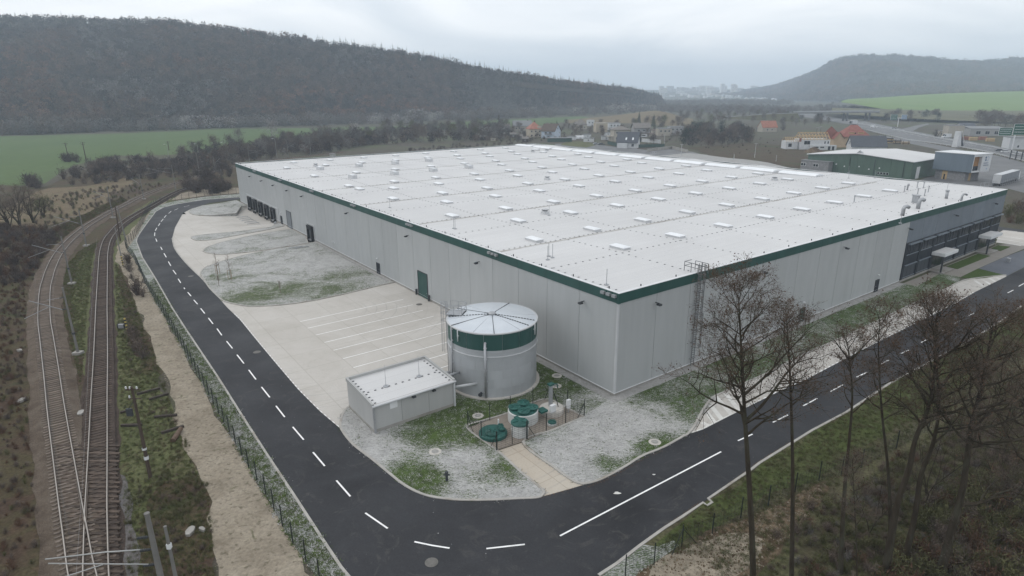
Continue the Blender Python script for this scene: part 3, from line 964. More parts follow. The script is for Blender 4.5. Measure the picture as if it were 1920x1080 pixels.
for k in range(5):
    bays.ribbon([wp(-20.7, 16.2), wp(-5.0, 16.2)], .10, .026 + .0005 * k) if k == 0 else None
structure('bay_marking', bays, M['paint'])
hatch = MB()
for a, b in ([(19.94,57.42),(20.51,56.55)], [(21.04,60.16),(21.25,57.3)], [(21.95,61.98),(22.23,58.06)], [(23.23,63.36),(23.62,58.95)], [(24.57,64.27),(24.75,59.87)],
             [(84.74,107.42),(83.39,102.94)], [(86.57,108.06),(85.71,104.78)], [(88.45,108.87),(87.75,106.36)], [(90.23,109.53),(89.61,107.66)]):
    hatch.ribbon([a, b], .55, .0285)
hatch.ribbon([(17.81,55.01),(19.65,56.08),(25.28,60.22)], .3, .0275)
structure('hatch_marking', hatch, M['faded_paint'])
ap = MB()
for a, b in ([(116.4,144.1),(120.1,138.9)], [(113.8,140.8),(117,135.9)], [(111.4,137.6),(113.8,133.4)]):
    ap.ribbon([a, b], .5, .026)
ap.ribbon([(122.1,149.6),(124.1,147.7)], .3, .0235)
structure('apron_marking', ap, M['faded_paint'])
wet = MB()
for x, y, r in ((9.02,45.45) + (.30,), (12.81,48.11) + (.14,)):
    wet.poly([(x + r * cos(a) * (1 + .4 * sin(3 * a + x)), y + r * .6 * sin(a)) for a in [2 * pi * i / 12 for i in range(12)]], RZ + .002)
structure('frost_spot', wet, M['faded_paint'])
litter = MB()
rl = random.Random(8)
for line in ([(6.65,46.5),(8.08,47.27),(10.4,49.05),(12.27,50.68),(14.58,52.11)], [(10.61,39.9),(12.15,41.25),(13.92,42.61),(16.1,44.47)], [(16.99,44.97),(21.92,49.1),(23.27,50.29),(27.43,53.4)], [(2.56,45.11),(5.55,46.36)]):
    for p in resample(line, .045):
        w = abs(rl.gauss(0, .35)); a = rl.uniform(0, 6.28)
        x, y = p[0] - .55 * w, p[1] + .8 * w * (1 if line[0][1] > 50 else -1)
        s = rl.uniform(.03, .075)
        litter.add([(x, y, RZ + .01), (x + s * cos(a), y + s * sin(a), RZ + .02), (x + s * cos(a + 1.7), y + s * sin(a + 1.7), RZ + .012)], [(0, 1, 2)])
tag(litter.build('fallen_leaves', mat('fallen_leaf_mat', (.115, .058, .026), .4, 3, coord='P')), kind='stuff')

# ---------------------------------------------------------------- materials of the buildings
def panel_mat(name, base, var=.05, rough=.45, spec=.4):
    """coated sheet: slight tone differences, faint vertical rain marks"""
    t = NT(name)
    v = t.coord('O', (1, 1, .12), rnd=True)
    f = t.noise(v, .9, 5, .6)
    c = t.ramp(f, [(.3, tuple(x * (1 - var) for x in base)), (.7, tuple(x * (1 + var) for x in base))])
    oi = t.n('ShaderNodeObjectInfo')
    c = t.mix(1.0, c, t.ramp(oi.outputs['Random'], [(0, .945), (1, 1.035)]), 'MULTIPLY')
    v2 = t.coord('P')
    t.bump(t.noise(v2, .7, 2), .06, .03)
    r = t.ramp(t.noise(v2, .5, 4), [(.3, rough - .06), (.7, rough + .08)])
    return t.done(c, r, spec)


M['wall_grey'] = panel_mat('wall_panel_mat', (.370, .384, .388))
M['office_grey'] = panel_mat('office_panel_mat', (.150, .175, .205))
M['dark_cladding'] = panel_mat('dark_cladding_mat', (.024, .029, .036), rough=.6, spec=.15)
M['green'] = panel_mat('green_panel_mat', (.020, .070, .062), .10)
M['trim'] = mat('trim_mat', (.47, .48, .49), .06, .6, rough=.4)
M['plinth'] = mat('plinth_mat', (.30, .29, .27), .15, .7, coord='P', dirt=((.20, .18, .15), .5, .75))
M['steel'] = mat('galvanised_steel_mat', (.36, .37, .385), .10, 4, rough=.45, metal=.5)
M['ladder'] = mat('ladder_steel_mat', (.15, .155, .16), .10, 4, rough=.6)
M['dark'] = mat('dark_rubber_mat', (.016, .017, .019), .2, 2, rough=.7)
M['dark_metal'] = mat('dark_metal_mat', (.045, .050, .055), .2, 2, rough=.5)
M['white_metal'] = mat('white_metal_mat', (.62, .63, .64), .06, 1, rough=.45)
M['glass'] = mat('window_glass_mat', (.016, .020, .024), .3, .5, rough=.15, spec=.35)
M['skylight'] = mat('skylight_dome_mat', (.72, .735, .75), .04, .5, rough=.3, spec=.5, rnd=.04)
M['curb'] = mat('skylight_curb_mat', (.52, .53, .54), .10, 1, rough=.6)


def roof_membrane():
    t = NT('roof_membrane_mat')
    v = t.coord('O')
    c = t.ramp(t.noise(v, .045, 6, .6, .8), [(.3, (.510, .508, .506)), (.7, (.580, .578, .576))])
    br = t.n('ShaderNodeTexBrick')
    br.inputs['Scale'].default_value = 1.0
    br.inputs['Brick Width'].default_value = 22
    br.inputs['Row Height'].default_value = 1.55
    br.inputs['Mortar Size'].default_value = .045
    br.inputs['Mortar Smooth'].default_value = .6
    br.inputs['Color1'].default_value = (1, 1, 1, 1)
    br.inputs['Color2'].default_value = (.975, .975, .975, 1)
    br.inputs['Mortar'].default_value = (.86, .86, .87, 1)
    t.link(v, br.inputs['Vector'])
    c = t.mix(1.0, c, br.outputs[0], 'MULTIPLY')
    # dirt carried along the sheets
    m2 = t.n('ShaderNodeMapping'); m2.inputs['Scale'].default_value = (.05, .7, 1)
    t.link(v, m2.inputs[0])
    k = t.ramp(t.noise(m2.outputs[0], .8, 6, .7), [(.50, 0.0), (.78, .45)])
    c = t.mix(k, c, (.47, .465, .455))
    k2 = t.ramp(t.noise(v, .5, 7, .75, 1.5), [(.66, 0.0), (.80, .35)])
    c = t.mix(k2, c, (.44, .435, .42))
    t.bump(t.noise(v, .35, 3), .15, .05)
    return t.done(c, .6, .3)


M['roof'] = roof_membrane()
t_ = NT('gutter_stain_mat')
v_ = t_.coord('O', (.25, 1.5, 1))
M['gutter'] = t_.done(t_.ramp(t_.noise(v_, 1.0, 6, .7, 1.0), [(.33, (.56, .56, .56)), (.52, (.36, .345, .32)), (.66, (.14, .13, .115))]), .7, .3)

# ---------------------------------------------------------------- the warehouse
ZB, ZF, ZT = .50, 11.30, 12.50                   # foot of the cladding, foot of the green band, top
hall = thing('warehouse', 'vast pale grey flat-roofed warehouse with a dark green band round its roof edge', 'warehouse', (WA[0], WA[1], 0), WTH)
MB().box(.12, LU - .12, .12, LV - .12, .1, 12.0).build('wall_core', M['plinth'], hall)
pl = MB()
pl.box(.04, LU - .04, .04, .12, -1.2, ZB - .02); pl.box(.04, .12, .12, LV - .04, -1.6, ZB - .02)
pl.box(.12, LU - .04, LV - .12, LV - .04, -.2, ZB - .02); pl.box(LU - .12, LU - .04, .12, LV - .12, -.2, ZB - .02)
pl.build('plinth', M['plinth'], hall)
fl = MB()
fl.box(-.07, 72.5, -.07, .02, ZB - .06, ZB); fl.box(-.07, .02, .02, LV, ZB - .06, ZB)
fl.build('base_flashing', M['white_metal'], hall)


def run(n, total, a0=0.0):
    w = total / n
    return [(a0 + i * w, a0 + (i + 1) * w) for i in range(n)]


def panels(name, segs, side, z0, z1, m, proud=0.0, gap=.05):
    """panels of one wall face: 'v' = the long left wall, 'u' = the right wall, others the unseen backs; alike pieces share a mesh"""
    cache = {}
    for a, b in segs:
        L = round(b - a, 3)
        if L not in cache:
            h = gap / 2
            q = MB()
            if side in 'uU':
                q.box(h, L - h, 0, .11, z0, z1)
            else:
                q.box(0, .11, h, L - h, z0, z1)
            cache[L] = q.mesh(name, m)
        loc = {'u': (a, -proud, 0), 'U': (a, LU - .11 + proud, 0), 'v': (-proud, a, 0), 'V': (LU - .11 + proud, a, 0)}[side]
        if side == 'U':
            loc = (a, LV - .11 + proud, 0)
        link(name, cache[L], hall, loc)


left_segs = run(28, LV - .24, .24)
right_segs = run(12, 72.6 - .24, .24)
office_segs = run(8, LU - 72.6, 72.6)
panels('wall_panel', left_segs, 'v', ZB, ZF, M['wall_grey'])
panels('wall_panel', right_segs, 'u', ZB, ZF, M['wall_grey'])
panels('wall_panel', run(10, LU), 'U', ZB, ZF, M['wall_grey'])
panels('wall_panel', run(14, LV - .3, .15), 'V', ZB, ZF, M['wall_grey'])
panels('fascia_panel', left_segs, 'v', ZF, ZT - .04, M['green'], .07, .02)
panels('fascia_panel', right_segs + office_segs, 'u', ZF, ZT - .04, M['green'], .07, .02)
panels('fascia_panel', run(10, LU), 'U', ZF, ZT - .04, M['green'], .07, .02)
panels('fascia_panel', run(14, LV - .3, .15), 'V', ZF, ZT - .04, M['green'], .07, .02)
tr = MB()
tr.box(-.03, .22, -.03, .0, ZB + .01, ZF); tr.box(-.03, .0, .0, .22, ZB + .01, ZF)
tr.build('corner_trim', M['trim'], hall)
tg = MB()
tg.box(-.10, .22, -.10, -.06, ZF - .04, ZT - .04); tg.box(-.10, -.06, -.06, .22, ZF - .04, ZT - .04)
tg.build('corner_trim', M['green'], hall)
cp = MB()
cp.box(-.11, LU + .1, -.11, .25, ZT - .04, ZT + .02); cp.box(-.11, .25, .25, LV + .1, ZT - .04, ZT + .02)
cp.box(.25, LU + .1, LV - .25, LV + .1, ZT - .04, ZT + .02); cp.box(LU - .25, LU + .1, .25, LV - .25, ZT - .04, ZT + .02)
cp.build('coping', M['white_metal'], hall)


def roof_h(v):
    k = abs(((v + 11.825) % 23.65) - 11.825)     # 0 on a valley line
    base = 12.22 + .24 * min(1, k / 11.825)
    return base if v > 8 else 12.44


rf = MB()
vv = [.2] + [8 + i * 1.97 for i in range(81)] + [LV - .2]
vv = sorted(set([v for v in vv if v < LV - .1] + [23.65 * k for k in range(1, 8) if 23.65 * k < LV]))
for v in vv:
    rf.v.append((.2, v, roof_h(v))); rf.v.append((LU - .2, v, roof_h(v)))
for i in range(len(vv) - 1):
    rf.f.append((2 * i, 2 * i + 1, 2 * i + 3, 2 * i + 2))
rf.build('roof', M['roof'], hall)
for k in range(1, 8):
    v = 23.65 * k
    if v < LV:
        z = roof_h(v)
        g = MB().add([(1, v - .32, z + .012), (LU - 8, v - .32, z + .012), (LU - 8, v + .32, z + .012), (1, v + .32, z + .012)], [(0, 1, 2, 3)])
        g.build('valley_gutter', M['gutter'], hall)

# fixings: the little dark discs in rows both ways
fx = MB()


def disc(u, v, s=.14):
    z = roof_h(v) + .02
    fx.add([(u - s, v - s * .7, z), (u + s, v - s * .7, z), (u + s, v + s * .7, z), (u - s, v + s * .7, z), (u, v, z + .05)], [(0, 1, 4), (1, 2, 4), (2, 3, 4), (3, 0, 4)])


for k in range(1, 14):
    v = 12.1 * k if k % 2 else 23.65 * k / 2 + .45
    u = 1.0
    while u < LU - 1:
        disc(u, v); u += 1.22 if k % 2 else .95
for k in range(0, 10):
    u = .77 + 12.02 * k + (.4 if k else 0)
    v = 1.2
    while v < LV - 1:
        disc(u, v); v += 1.22
tag(fx.build('roof_fixing', M['dark_metal'], hall), kind='stuff')

# roof lights
curb = MB()
curb.box(-.70, .70, -1.35, 1.35, -.15, .28)
curb_me = curb.mesh('skylight', M['curb'])
dome = MB()
prof = [(-.76, .28), (-.76, .36), (-.45, .46), (0, .50), (.45, .46), (.76, .36), (.76, .28)]
for y in (-1.42, -1.1, 1.1, 1.42):
    for (x, z) in prof:
        end = abs(y) > 1.2
        dome.v.append((x, y, z if not end else min(z, .36)))
for j in range(3):
    for i in range(6):
        a = j * 7 + i
        dome.f.append((a, a + 1, a + 8, a + 7))
dome.f.append(tuple(range(7))); dome.f.append(tuple(reversed(range(21, 28))))
dome_me = dome.mesh('dome', M['skylight'])
tall = MB().box(-.75, .75, -1.2, 1.2, -.15, .95)
tall_me = tall.mesh('skylight', M['curb'])


def skylight(u, v, high=False):
    s = link('skylight', tall_me if high else curb_me, hall, (u, v, roof_h(v)))
    d = link('dome', dome_me, s, (0, 0, .5 if high else 0))
    if high:
        d.scale = (.98, .86, 1)


for k in range(7):
    for j in range(9):
        u = 15.0 + 11.83 * j
        v = 14.4 + 23.66 * k
        if u < 109 - (6 if k < 2 else 0) and v < 160:
            skylight(u, v, (round(u, 1) in (15.0, 26.8, 38.7, 50.5) and 108 < v < 134) and j < 4)
    for j in range(9):
        u = 8.85 + 11.8 * j
        v = 25.95 + 23.55 * k
        if v < 160 and u < 107 and not (j == 0 and k == 6):
            skylight(u, v)
for v in (90.0,):
    skylight(8.7, v)

# long vaulted roof lights along the back edge
for i in range(11):
    v0 = 36.8 + 11.75 * i
    if v0 + 9 > LV:
        break
    q = MB()
    n = 8
    for v in (v0, v0 + 10.2):
        for a in range(n + 1):
            t = pi * a / n
            q.v.append((110.6 - 2.0 * cos(t), v, roof_h(v0 + 5) + .22 + .42 * sin(t)))
    for a in range(n):
        q.f.append((a, a + 1, n + 2 + a, n + 1 + a))
    q.f.append(tuple(range(n + 1))); q.f.append(tuple(reversed(range(n + 1, 2 * n + 2))))
    base = MB().box(108.5, 112.7, v0 - .1, v0 + 10.3, 12.1, roof_h(v0 + 5) + .22).build('vault_light', M['curb'], hall)
    q.build('dome', M['skylight'], base)

# fans, stub pipes and the office's bent vents
fan_me = MB().box(-.55, .55, -.55, .55, 0, .45).lathe([(.42, .45), (.42, .7), (.62, .74), (.62, .9), (.3, 1.02), (0, 1.04)], 14).mesh('roof_fan', M['curb'])
fan_cap = MB().lathe([(.64, .70), (.64, .80), (.44, .80)], 14).mesh('louvre_ring', M['dark_metal'])
for u, v in ((23.21,40.88), (52.68,75.92), (96.37,137.1), (95.06,39.81), (17.57,143.7), (103.02,137.1)):
    f = link('roof_fan', fan_me, hall, (u, v, roof_h(v)))
    link('louvre_ring', fan_cap, f)


def bent_vent(u, v, h, r, yaw):
    d = Vector((cos(yaw), sin(yaw), 0))
    p = [Vector((0, 0, 0)), Vector((0, 0, h)), Vector((0, 0, h + .35)) + d * .15, Vector((0, 0, h + .45)) + d * .55, Vector((0, 0, h + .25)) + d * .95]
    MB().tube(p, r, 10).build('bent_vent', M['steel'], hall, (u, v, 12.4), smooth=True)


bent_vent(*(70.88,0.83), 1.2, .32, -.6)
bent_vent(*(80.21,2.03), 1.3, .36, -.6)
bent_vent(*(102.97,13.06), .9, .18, -2.6)
bent_vent(*(95.54,0.32), 1.0, .2, -.6)
MB().box(-.5, .5, -.5, .5, 0, 1.5).box(-.62, .62, -.62, .62, 1.5, 1.62).build('roof_duct', M['steel'], hall, (*(86.65,5.02), 12.35))
MB().tube([(0, 0, 0), (0, 0, 1.5)], .28, 12).tube([(0, 0, 1.5), (0, 0, 1.75)], [.36, .36], 12).build('stub_pipe', M['steel'], hall, (*(96.84,3.37), 12.4), smooth=True)
for q in ((98.78,11.99), (107.47,12.91), (108.13,11.87), (102.7,8.86), (97.11,8.74), (96.71,7.28), (77.78,12.42)):
    MB().tube([(0, 0, 0), (0, 0, 1.3)], .09, 8).tube([(0, 0, 1.3), (0, 0, 1.5)], [.15, .15], 8).build('stub_pipe', M['steel'], hall, (*q, 12.35))
# lightning rods
for q in ((1.19,3.12), (3.07,15.8), (4.41,17.2), (4.27,16.25), (3.6,40.22), (3.56,39.74), (3.82,64.13), (22.65,39.07), (63.56,-1.87), (122.2,35.25), (130.6,108.21), (129.7,95.89), (132.4,77.12), (118.8,26.98), (112.8,30.53), (107.39,7.02)):
    MB().tube([(0, 0, 0), (0, 0, 1.9)], .035, 5).lathe([(.28, 0), (.28, .1), (.05, .1)], 8).build('lightning_rod', M['steel'], hall, (*q, roof_h(q[1]) if 0 < q[1] < LV else 12.4))
# anchors standing along the parapet
an = MB()
v = 2.0
while v < LV - 1:
    an.box(.45, .56, v - .04, v + .04, 12.3, 12.72); v += 5.96
u = 4.0
while u < LU - 2:
    an.box(u - .04, u + .04, .45, .56, 12.3, 12.68); u += 6.05
tag(an.build('roof_anchor', M['dark_metal'], hall), kind='stuff')
# overflow spouts in the green band (left wall) and at the corner
for v in (1.35, 48.4, 72.4, 96.4, 120.2, 144.4, 23.7):
    q = MB()
    for s in (-.85, 0, .85):
        q.box(-.42, -.07, v + s - .28, v + s + .28, 11.95, 12.25)
    q.build('overflow_spout', M['steel'], hall)
# wall lamps on short brackets
lamp_me = MB().box(-.55, 0, -.05, .05, .12, .2).box(-.85, -.35, -.2, .2, -.08, .12).mesh('wall_lamp', M['dark_metal'])
lens_me = MB().box(-.8, -.4, -.16, .16, -.1, -.082).mesh('lens', M['white_metal'])
for v in (5.4, 27.4, 49.2, 75.7, 103.2, 114.6, 126.3, 137.5, 149.7):
    l = link('wall_lamp', lamp_me, hall, (-.0, v, 10.0)); link('lens', lens_me, l)
for u in (6.07, 27.4, 49.4, 72.0, 92.3, 113.6):
    l = link('wall_lamp', lamp_me, hall, (u, 0, 10.05), pi / 2); link('lens', lens_me, l)
bulk = MB().lathe([(.0, -.1), (.16, -.06), (.2, .0), (.16, .08), (0, .1)], 10).mesh('door_lamp', M['white_metal'])
for v in (63.0, 123.4):
    link('door_lamp', bulk, hall, (-.12, v, 3.15))
for u in (39.6, 63.4):
    link('door_lamp', bulk, hall, (u, -.12, 3.2))


# doors
def wall_door(side, a, b, z0, z1, m, leaves=1, name='door'):
    """frame and leaf set on the wall face; side 'v' = left wall"""
    def B(q, x0, x1, d0, d1, e0, e1):
        (q.box(-d1, -d0, x0, x1, e0, e1) if side == 'v' else q.box(x0, x1, -d1, -d0, e0, e1))
    q = MB()
    B(q, a - .12, a, .01, .12, z0, z1 + .12); B(q, b, b + .12, .01, .12, z0, z1 + .12); B(q, a, b, .01, .12, z1, z1 + .12)
    d = q.build(name, M['dark_metal'], hall)
    w = (b - a) / leaves
    for i in range(leaves):
        l = MB(); B(l, a + i * w + .015, a + (i + 1) * w - .015, .012, .07, z0, z1 - .01)
        l.build('leaf', m, d)
    h = MB(); B(h, a + .15, a + .3, .07, .13, z0 + 1.0, z0 + 1.06)
    h.build('handle', M['steel'], d)
    return d


wall_door('v', 62.2, 63.4, .12, 2.2, M['dark_cladding'])
wall_door('v', 123.0, 124.2, .0, 2.1, M['dark_cladding'])
wall_door('v', 43.4, 46.5, .1, 4.45, M['green'], 1, 'gate')
wall_door('v', 114.9, 118.4, -.1, 4.35, mat('grey_gate_mat', (.16, .175, .19), .08, .8), 1, 'gate')
wall_door('u', 39.0, 40.1, .15, 2.25, M['green'])
wall_door('u', 62.9, 64.0, .15, 2.25, M['dark_cladding'])
MB().box(-.4, -.08, 42.6, 42.8, .1, 1.1).box(-.4, -.08, 47.0, 47.2, .1, 1.1).build('gate_bollard', M['dark_metal'], hall)
# light frame round the five loading docks, and round the single one
fr = MB()
fr.box(-.10, -.005, 125.9, 126.25, -.9, 3.95); fr.box(-.10, -.005, 158.2, 158.55, -.9, 3.95); fr.box(-.10, -.005, 126.25, 158.2, 3.6, 3.95)
fr.build('dock_frame', M['trim'], hall)
fr = MB()
fr.box(-.10, -.005, 97.7, 97.95, -.7, 3.95); fr.box(-.10, -.005, 102.55, 102.8, -.7, 3.95); fr.box(-.10, -.005, 97.95, 102.55, 3.65, 3.95)
fr.build('dock_frame', M['trim'], hall)
sh = MB()
sh.box(-.55, -.11, -1.7, -1.05, -.35, 3.1); sh.box(-.55, -.11, 1.05, 1.7, -.35, 3.1); sh.box(-.58, -.11, -1.75, 1.75, 3.1, 3.35)
sh.box(-.52, -.3, -1.05, 1.05, 2.35, 3.1)
sh_me = sh.mesh('dock_shelter', M['dark'])
dd_me = MB().box(-.14, -.105, -1.04, 1.04, .05, 2.34).mesh('dock_door', mat('dock_door_mat', (.10, .11, .12), .15, 1))
lv_me = MB().box(-.6, -.12, -1.0, 1.0, -.15, .02).mesh('dock_leveller', M['steel'])
bf_me = MB().box(-.9, -.5, -.95, -.65, -.75, -.2).box(-.9, -.5, .65, .95, -.75, -.2).mesh('bumper', M['dark'])
for v in (130.4, 136.4, 142.4, 148.4, 154.4, 100.3):
    s = link('dock_shelter', sh_me, hall, (0, v, .05))
    link('dock_door', dd_me, s); link('dock_leveller', lv_me, s); link('bumper', bf_me, s)
# caged access ladder on the right wall, with its rail over the parapet
lad = link('ladder', None, hall, (13.5, 0, 0))
q = MB()
for x in (-.28, .28):
    q.bar((x, -.32, .35), (x, -.32, 13.7), .07)
z = .6
while z < 13.5:
    q.bar((-.28, -.32, z), (.28, -.32, z), .05); z += .3
for z in (1.2, 3.4, 5.8, 8.6, 11.0):
    for x in (-.28, .28):
        q.bar((x, -.32, z), (x, -.0, z), .05)
q.build('rungs', M['ladder'], lad)
cg = MB()
for z0, z1, dx in ((2.9, 7.4, .28), (6.9, 13.6, 0)):
    z = z0
    while z <= z1:
        pts = [(dx + .42 * cos(a), -.36 - .42 * sin(a) * 1.6, z) for a in [pi * i / 8 for i in range(9)]]
        for a, b in zip(pts, pts[1:]):
            cg.bar(a, b, .06)
        z += 1.1
    for i in (1, 3, 4, 5, 7):
        a = pi * i / 8
        cg.bar((dx + .42 * cos(a), -.36 - .42 * sin(a) * 1.6, z0), (dx + .42 * cos(a), -.36 - .42 * sin(a) * 1.6, z1), .045)
cg.build('cage', M['ladder'], lad)
rl_ = MB()
for x, y0, y1 in ((-.6, -.4, 1.6), (.7, -.9, 1.0)):
    for z in (13.1, 13.6):
        rl_.bar((x, y0, z), (x, y1, z), .06)
    for y in (y0, (y0 + y1) / 2, y1):
        rl_.bar((x, y, 12.45), (x, y, 13.6), .06)
rl_.bar((-.6, 1.6, 13.6), (.7, 1.6, 13.6), .06); rl_.bar((-.6, 1.6, 13.1), (.7, 1.6, 13.1), .06)
rl_.build('guard_rail', M['ladder'], lad)
# small safety cages on the far parapet edges
for (u, v, r_) in ((31.5, LV - .6, 0), (LU - 1.2, 100, 1.57)):
    q = MB()
    for x in (-.8, 0, .8):
        for y in (0, -1):
            q.bar((x, y, 12.4), (x, y, 13.7), .07)
    for z in (13.1, 13.7):
        q.bar((-.8, 0, z), (.8, 0, z), .07); q.bar((-.8, -1, z), (.8, -1, z), .07); q.bar((-.8, 0, z), (-.8, -1, z), .07)
    q.build('guard_rail', M['steel'], hall, (u, v, 0), r_)

# the office front at the far end of the right wall
panels('office_panel', office_segs, 'u', 7.42, ZF, M['office_grey'], .03, .04)
MB().box(72.62, LU - .02, -.10, .10, 7.26, 7.42).build('office_band', M['dark_metal'], hall)
MB().box(72.62, LU - .02, -.02, .11, .12, ZB).build('office_plinth', M['plinth'], hall)
w8 = (LU - 72.6) / 8
wf = MB().box(0, w8 - .02, -.04, .11, ZB, 7.26).mesh('facade_panel', M['dark_cladding'])
pil = MB().box(-.05, .55, -.13, -.041, ZB, 7.26).mesh('pilaster', M['dark_cladding'])
uf = MB()
uf.box(.75, w8 - .25, -.16, -.042, 4.95, 5.08); uf.box(.75, w8 - .25, -.55, -.042, 6.98, 7.16)
up = MB()
for x in (.75, 2.05, 3.4, w8 - .35):
    up.box(x, x + .1, -.12, -.042, 5.08, 6.98)
up_me = up.mesh('mullion', M['dark_metal'])
uf_me = uf.mesh('window', M['office_grey'])
pn_me = MB().box(.85, w8 - .35, -.075, -.043, 5.09, 6.97).mesh('pane', M['glass'])
lf = MB()
lf.box(.75, w8 - .25, -.14, -.042, .72, .82); lf.box(.75, w8 - .25, -.30, -.042, 3.02, 3.15)
lf_me = lf.mesh('window', M['office_grey'])
M['blind'] = mat('blind_mat', (.050, .057, .066), .10, 2.5, rough=.6, spec=.2)
lp = [MB().box(.8 + i * 1.5, .8 + i * 1.5 + 1.44, -.09, -.044, .83, 3.01).mesh('shutter', M['blind']) for i in range(3)]
for i in range(8):
    u0 = 72.6 + i * w8
    link('facade_panel', wf, hall, (u0, 0, 0)); link('pilaster', pil, hall, (u0, 0, 0))
    w = link('window', uf_me, hall, (u0, 0, 0)); link('pane', pn_me, w); link('mullion', up_me, w)
    if i in (2, 6):
        e = MB().box(.75, w8 - .25, -.12, -.042, ZB, 3.05).build('entrance', M['dark_metal'], hall, (u0, 0, 0))
        MB().box(1.0, 2.6, -.16, -.121, ZB + .05, 2.9).build('pane', M['glass'], e)
        MB().box(2.7, 4.3, -.16, -.121, ZB + .05, 2.9).build('pane', M['glass'], e)
        MB().box(4.4, 5.6, -.16, -.121, ZB + .05, 2.9).build('pane', M['glass'], e)
        MB().box(.3, 5.6, -2.6, -.1, .1, .26).build('door_step', M['plinth'], hall, (u0, 0, 0))
    else:
        w = link('window', lf_me, hall, (u0, 0, 0))
        for s_ in lp:
            link('shutter', s_, w)
for u0, u1 in ((84.8, 91.1), (108.5, 115.3)):
    c = MB().box(u0, u1, -2.4, -.14, 3.35, 3.92).build('entrance_canopy', M['white_metal'], hall)
    MB().box(u0 + .1, u1 - .1, -2.3, -.2, 3.93, 3.96).build('canopy_roof', M['roof'], c)
    MB().bar((u0 + .3, -2.1, .1), (u0 + .3, -2.1, 3.35), .25).build('canopy_post', M['dark_metal'], c)
# sewer vent holes of the big wall: three small caps
for v in (86.6, 85.9, 85.2):
    MB().lathe([(.0, -.1), (.12, -.1), (.12, .1), (0, .1)], 8).build('wall_vent', M['white_metal'], hall, (-.08, v, 2.0))

# ---------------------------------------------------------------- water tank
def wl(u, v, z=0.0):
    p = wp(u, v)
    return (p[0], p[1], z)


R0, TH0 = 5.27, 8.03
tank = thing('water_tank', 'round grey steel water tank with a green upper band and pale domed lid', 'water tank', wl(-8.363, 12.186), WTH)
MB().lathe([(0, .25), (R0 + .38, .25), (R0 + .38, -.1)], 64).build('base_ring', M['concrete'], tank)
M['tank'] = panel_mat('tank_shell_mat', (.355, .370, .382), .06, .42)
NP = 16
RINGS = [(.25, 1.35), (1.35, 2.45), (2.45, 3.55), (3.55, 4.65), (4.65, 5.72)]
for ri, (z0, z1) in enumerate(RINGS):
    me = MB().lathe([(R0, z0 + .008), (R0, z1 - .008)], 5, a0=.0022, a1=2 * pi / NP - .0022).mesh('shell_plate', M['tank'], True)
    for k in range(NP):
        link('shell_plate', me, tank, None, 2 * pi * (k + .5 * (ri % 2)) / NP)
me = MB().lathe([(R0 + .02, 6.0), (R0 + .02, 7.92)], 5, a0=.004, a1=2 * pi / NP - .004).mesh('band_plate', M['green'], True)
me2 = MB().lathe([(R0 + .02, 6.0), (R0 + .02, 7.92)], 5, a0=.004, a1=2 * pi / NP - .004).mesh('band_plate', M['tank'], True)
me3 = MB().lathe([(R0 + .01, 5.73), (R0 + .01, 5.99)], 5, a0=.0, a1=2 * pi / NP).mesh('shell_plate', M['tank'], True)
for k in range(NP):
    a = 2 * pi * k / NP
    plain = abs(((a + pi / NP - 2.62) + pi) % (2 * pi) - pi) < .22
    link('band_plate', me2 if plain else me, tank, None, a)
    link('shell_plate', me3, tank, None, a)
MB().lathe([(R0 - .03, .2), (R0 - .03, 7.95)], 48).build('inner_shell', M['tank'], tank)
MB().lathe([(R0, 5.16), (R0 + .09, 5.18), (R0 + .09, 5.26), (R0, 5.28)], 64).build('stiffener_ring', M['trim'], tank)
MB().lathe([(R0 + .03, 7.90), (R0 + .13, 7.92), (R0 + .13, 8.05), (R0 - .05, 8.07)], 64).build('rim', M['trim'], tank)
t_ = NT('tank_lid_mat'); v_ = t_.coord('O')
c_ = t_.ramp(t_.noise(v_, .35, 6, .6), [(.3, (.50, .535, .575)), (.7, (.58, .61, .64))])
m_ = t_.n('ShaderNodeMapping'); m_.inputs['Scale'].default_value = (.25, 3.2, 1); t_.link(v_, m_.inputs[0])
c_ = t_.mix(t_.ramp(t_.noise(m_.outputs[0], 1.2, 5, .7), [(.45, 0.0), (.8, .35)]), c_, (.46, .49, .52))
M['lid'] = t_.done(c_, .35, .5, .25)
lid_me = MB().lathe([(.0, 8.42), (1.4, 8.38), (3.2, 8.25), (R0 - .02, 8.06)], 10, a0=.004, a1=2 * pi / 6 - .004).mesh('lid_sector', M['lid'], True)
seam_me = MB()
for i in range(14):
    r0, r1 = .4 + i * .345, .4 + i * .345 + .24
    zf = lambda r: 8.43 - .36 * (r / R0) ** 1.4
    seam_me.bar((r0, 0, zf(r0) + .02), (r1, 0, zf(r1) + .02), .10, .07)
seam_me = seam_me.mesh('lid_seam', M['dark_metal'])
rib_me = MB().bar((.3, 0, 8.44), (R0 + .05, 0, 8.09), .07, .08).mesh('lid_rib', M['dark_metal'])
for k in range(6):
    link('lid_sector', lid_me, tank, None, 2 * pi * k / 6 + .55)
for a in (.55, 1.9, 3.05, 4.15):
    link('lid_rib', rib_me, tank, None, a)
for a in (5.4, 5.05, 2.5):
    link('lid_seam', seam_me, tank, None, a)
MB().lathe([(.45, 8.36), (.45, 8.58), (.3, 8.68), (0, 8.7)], 14).build('vent_cap', M['steel'], tank)


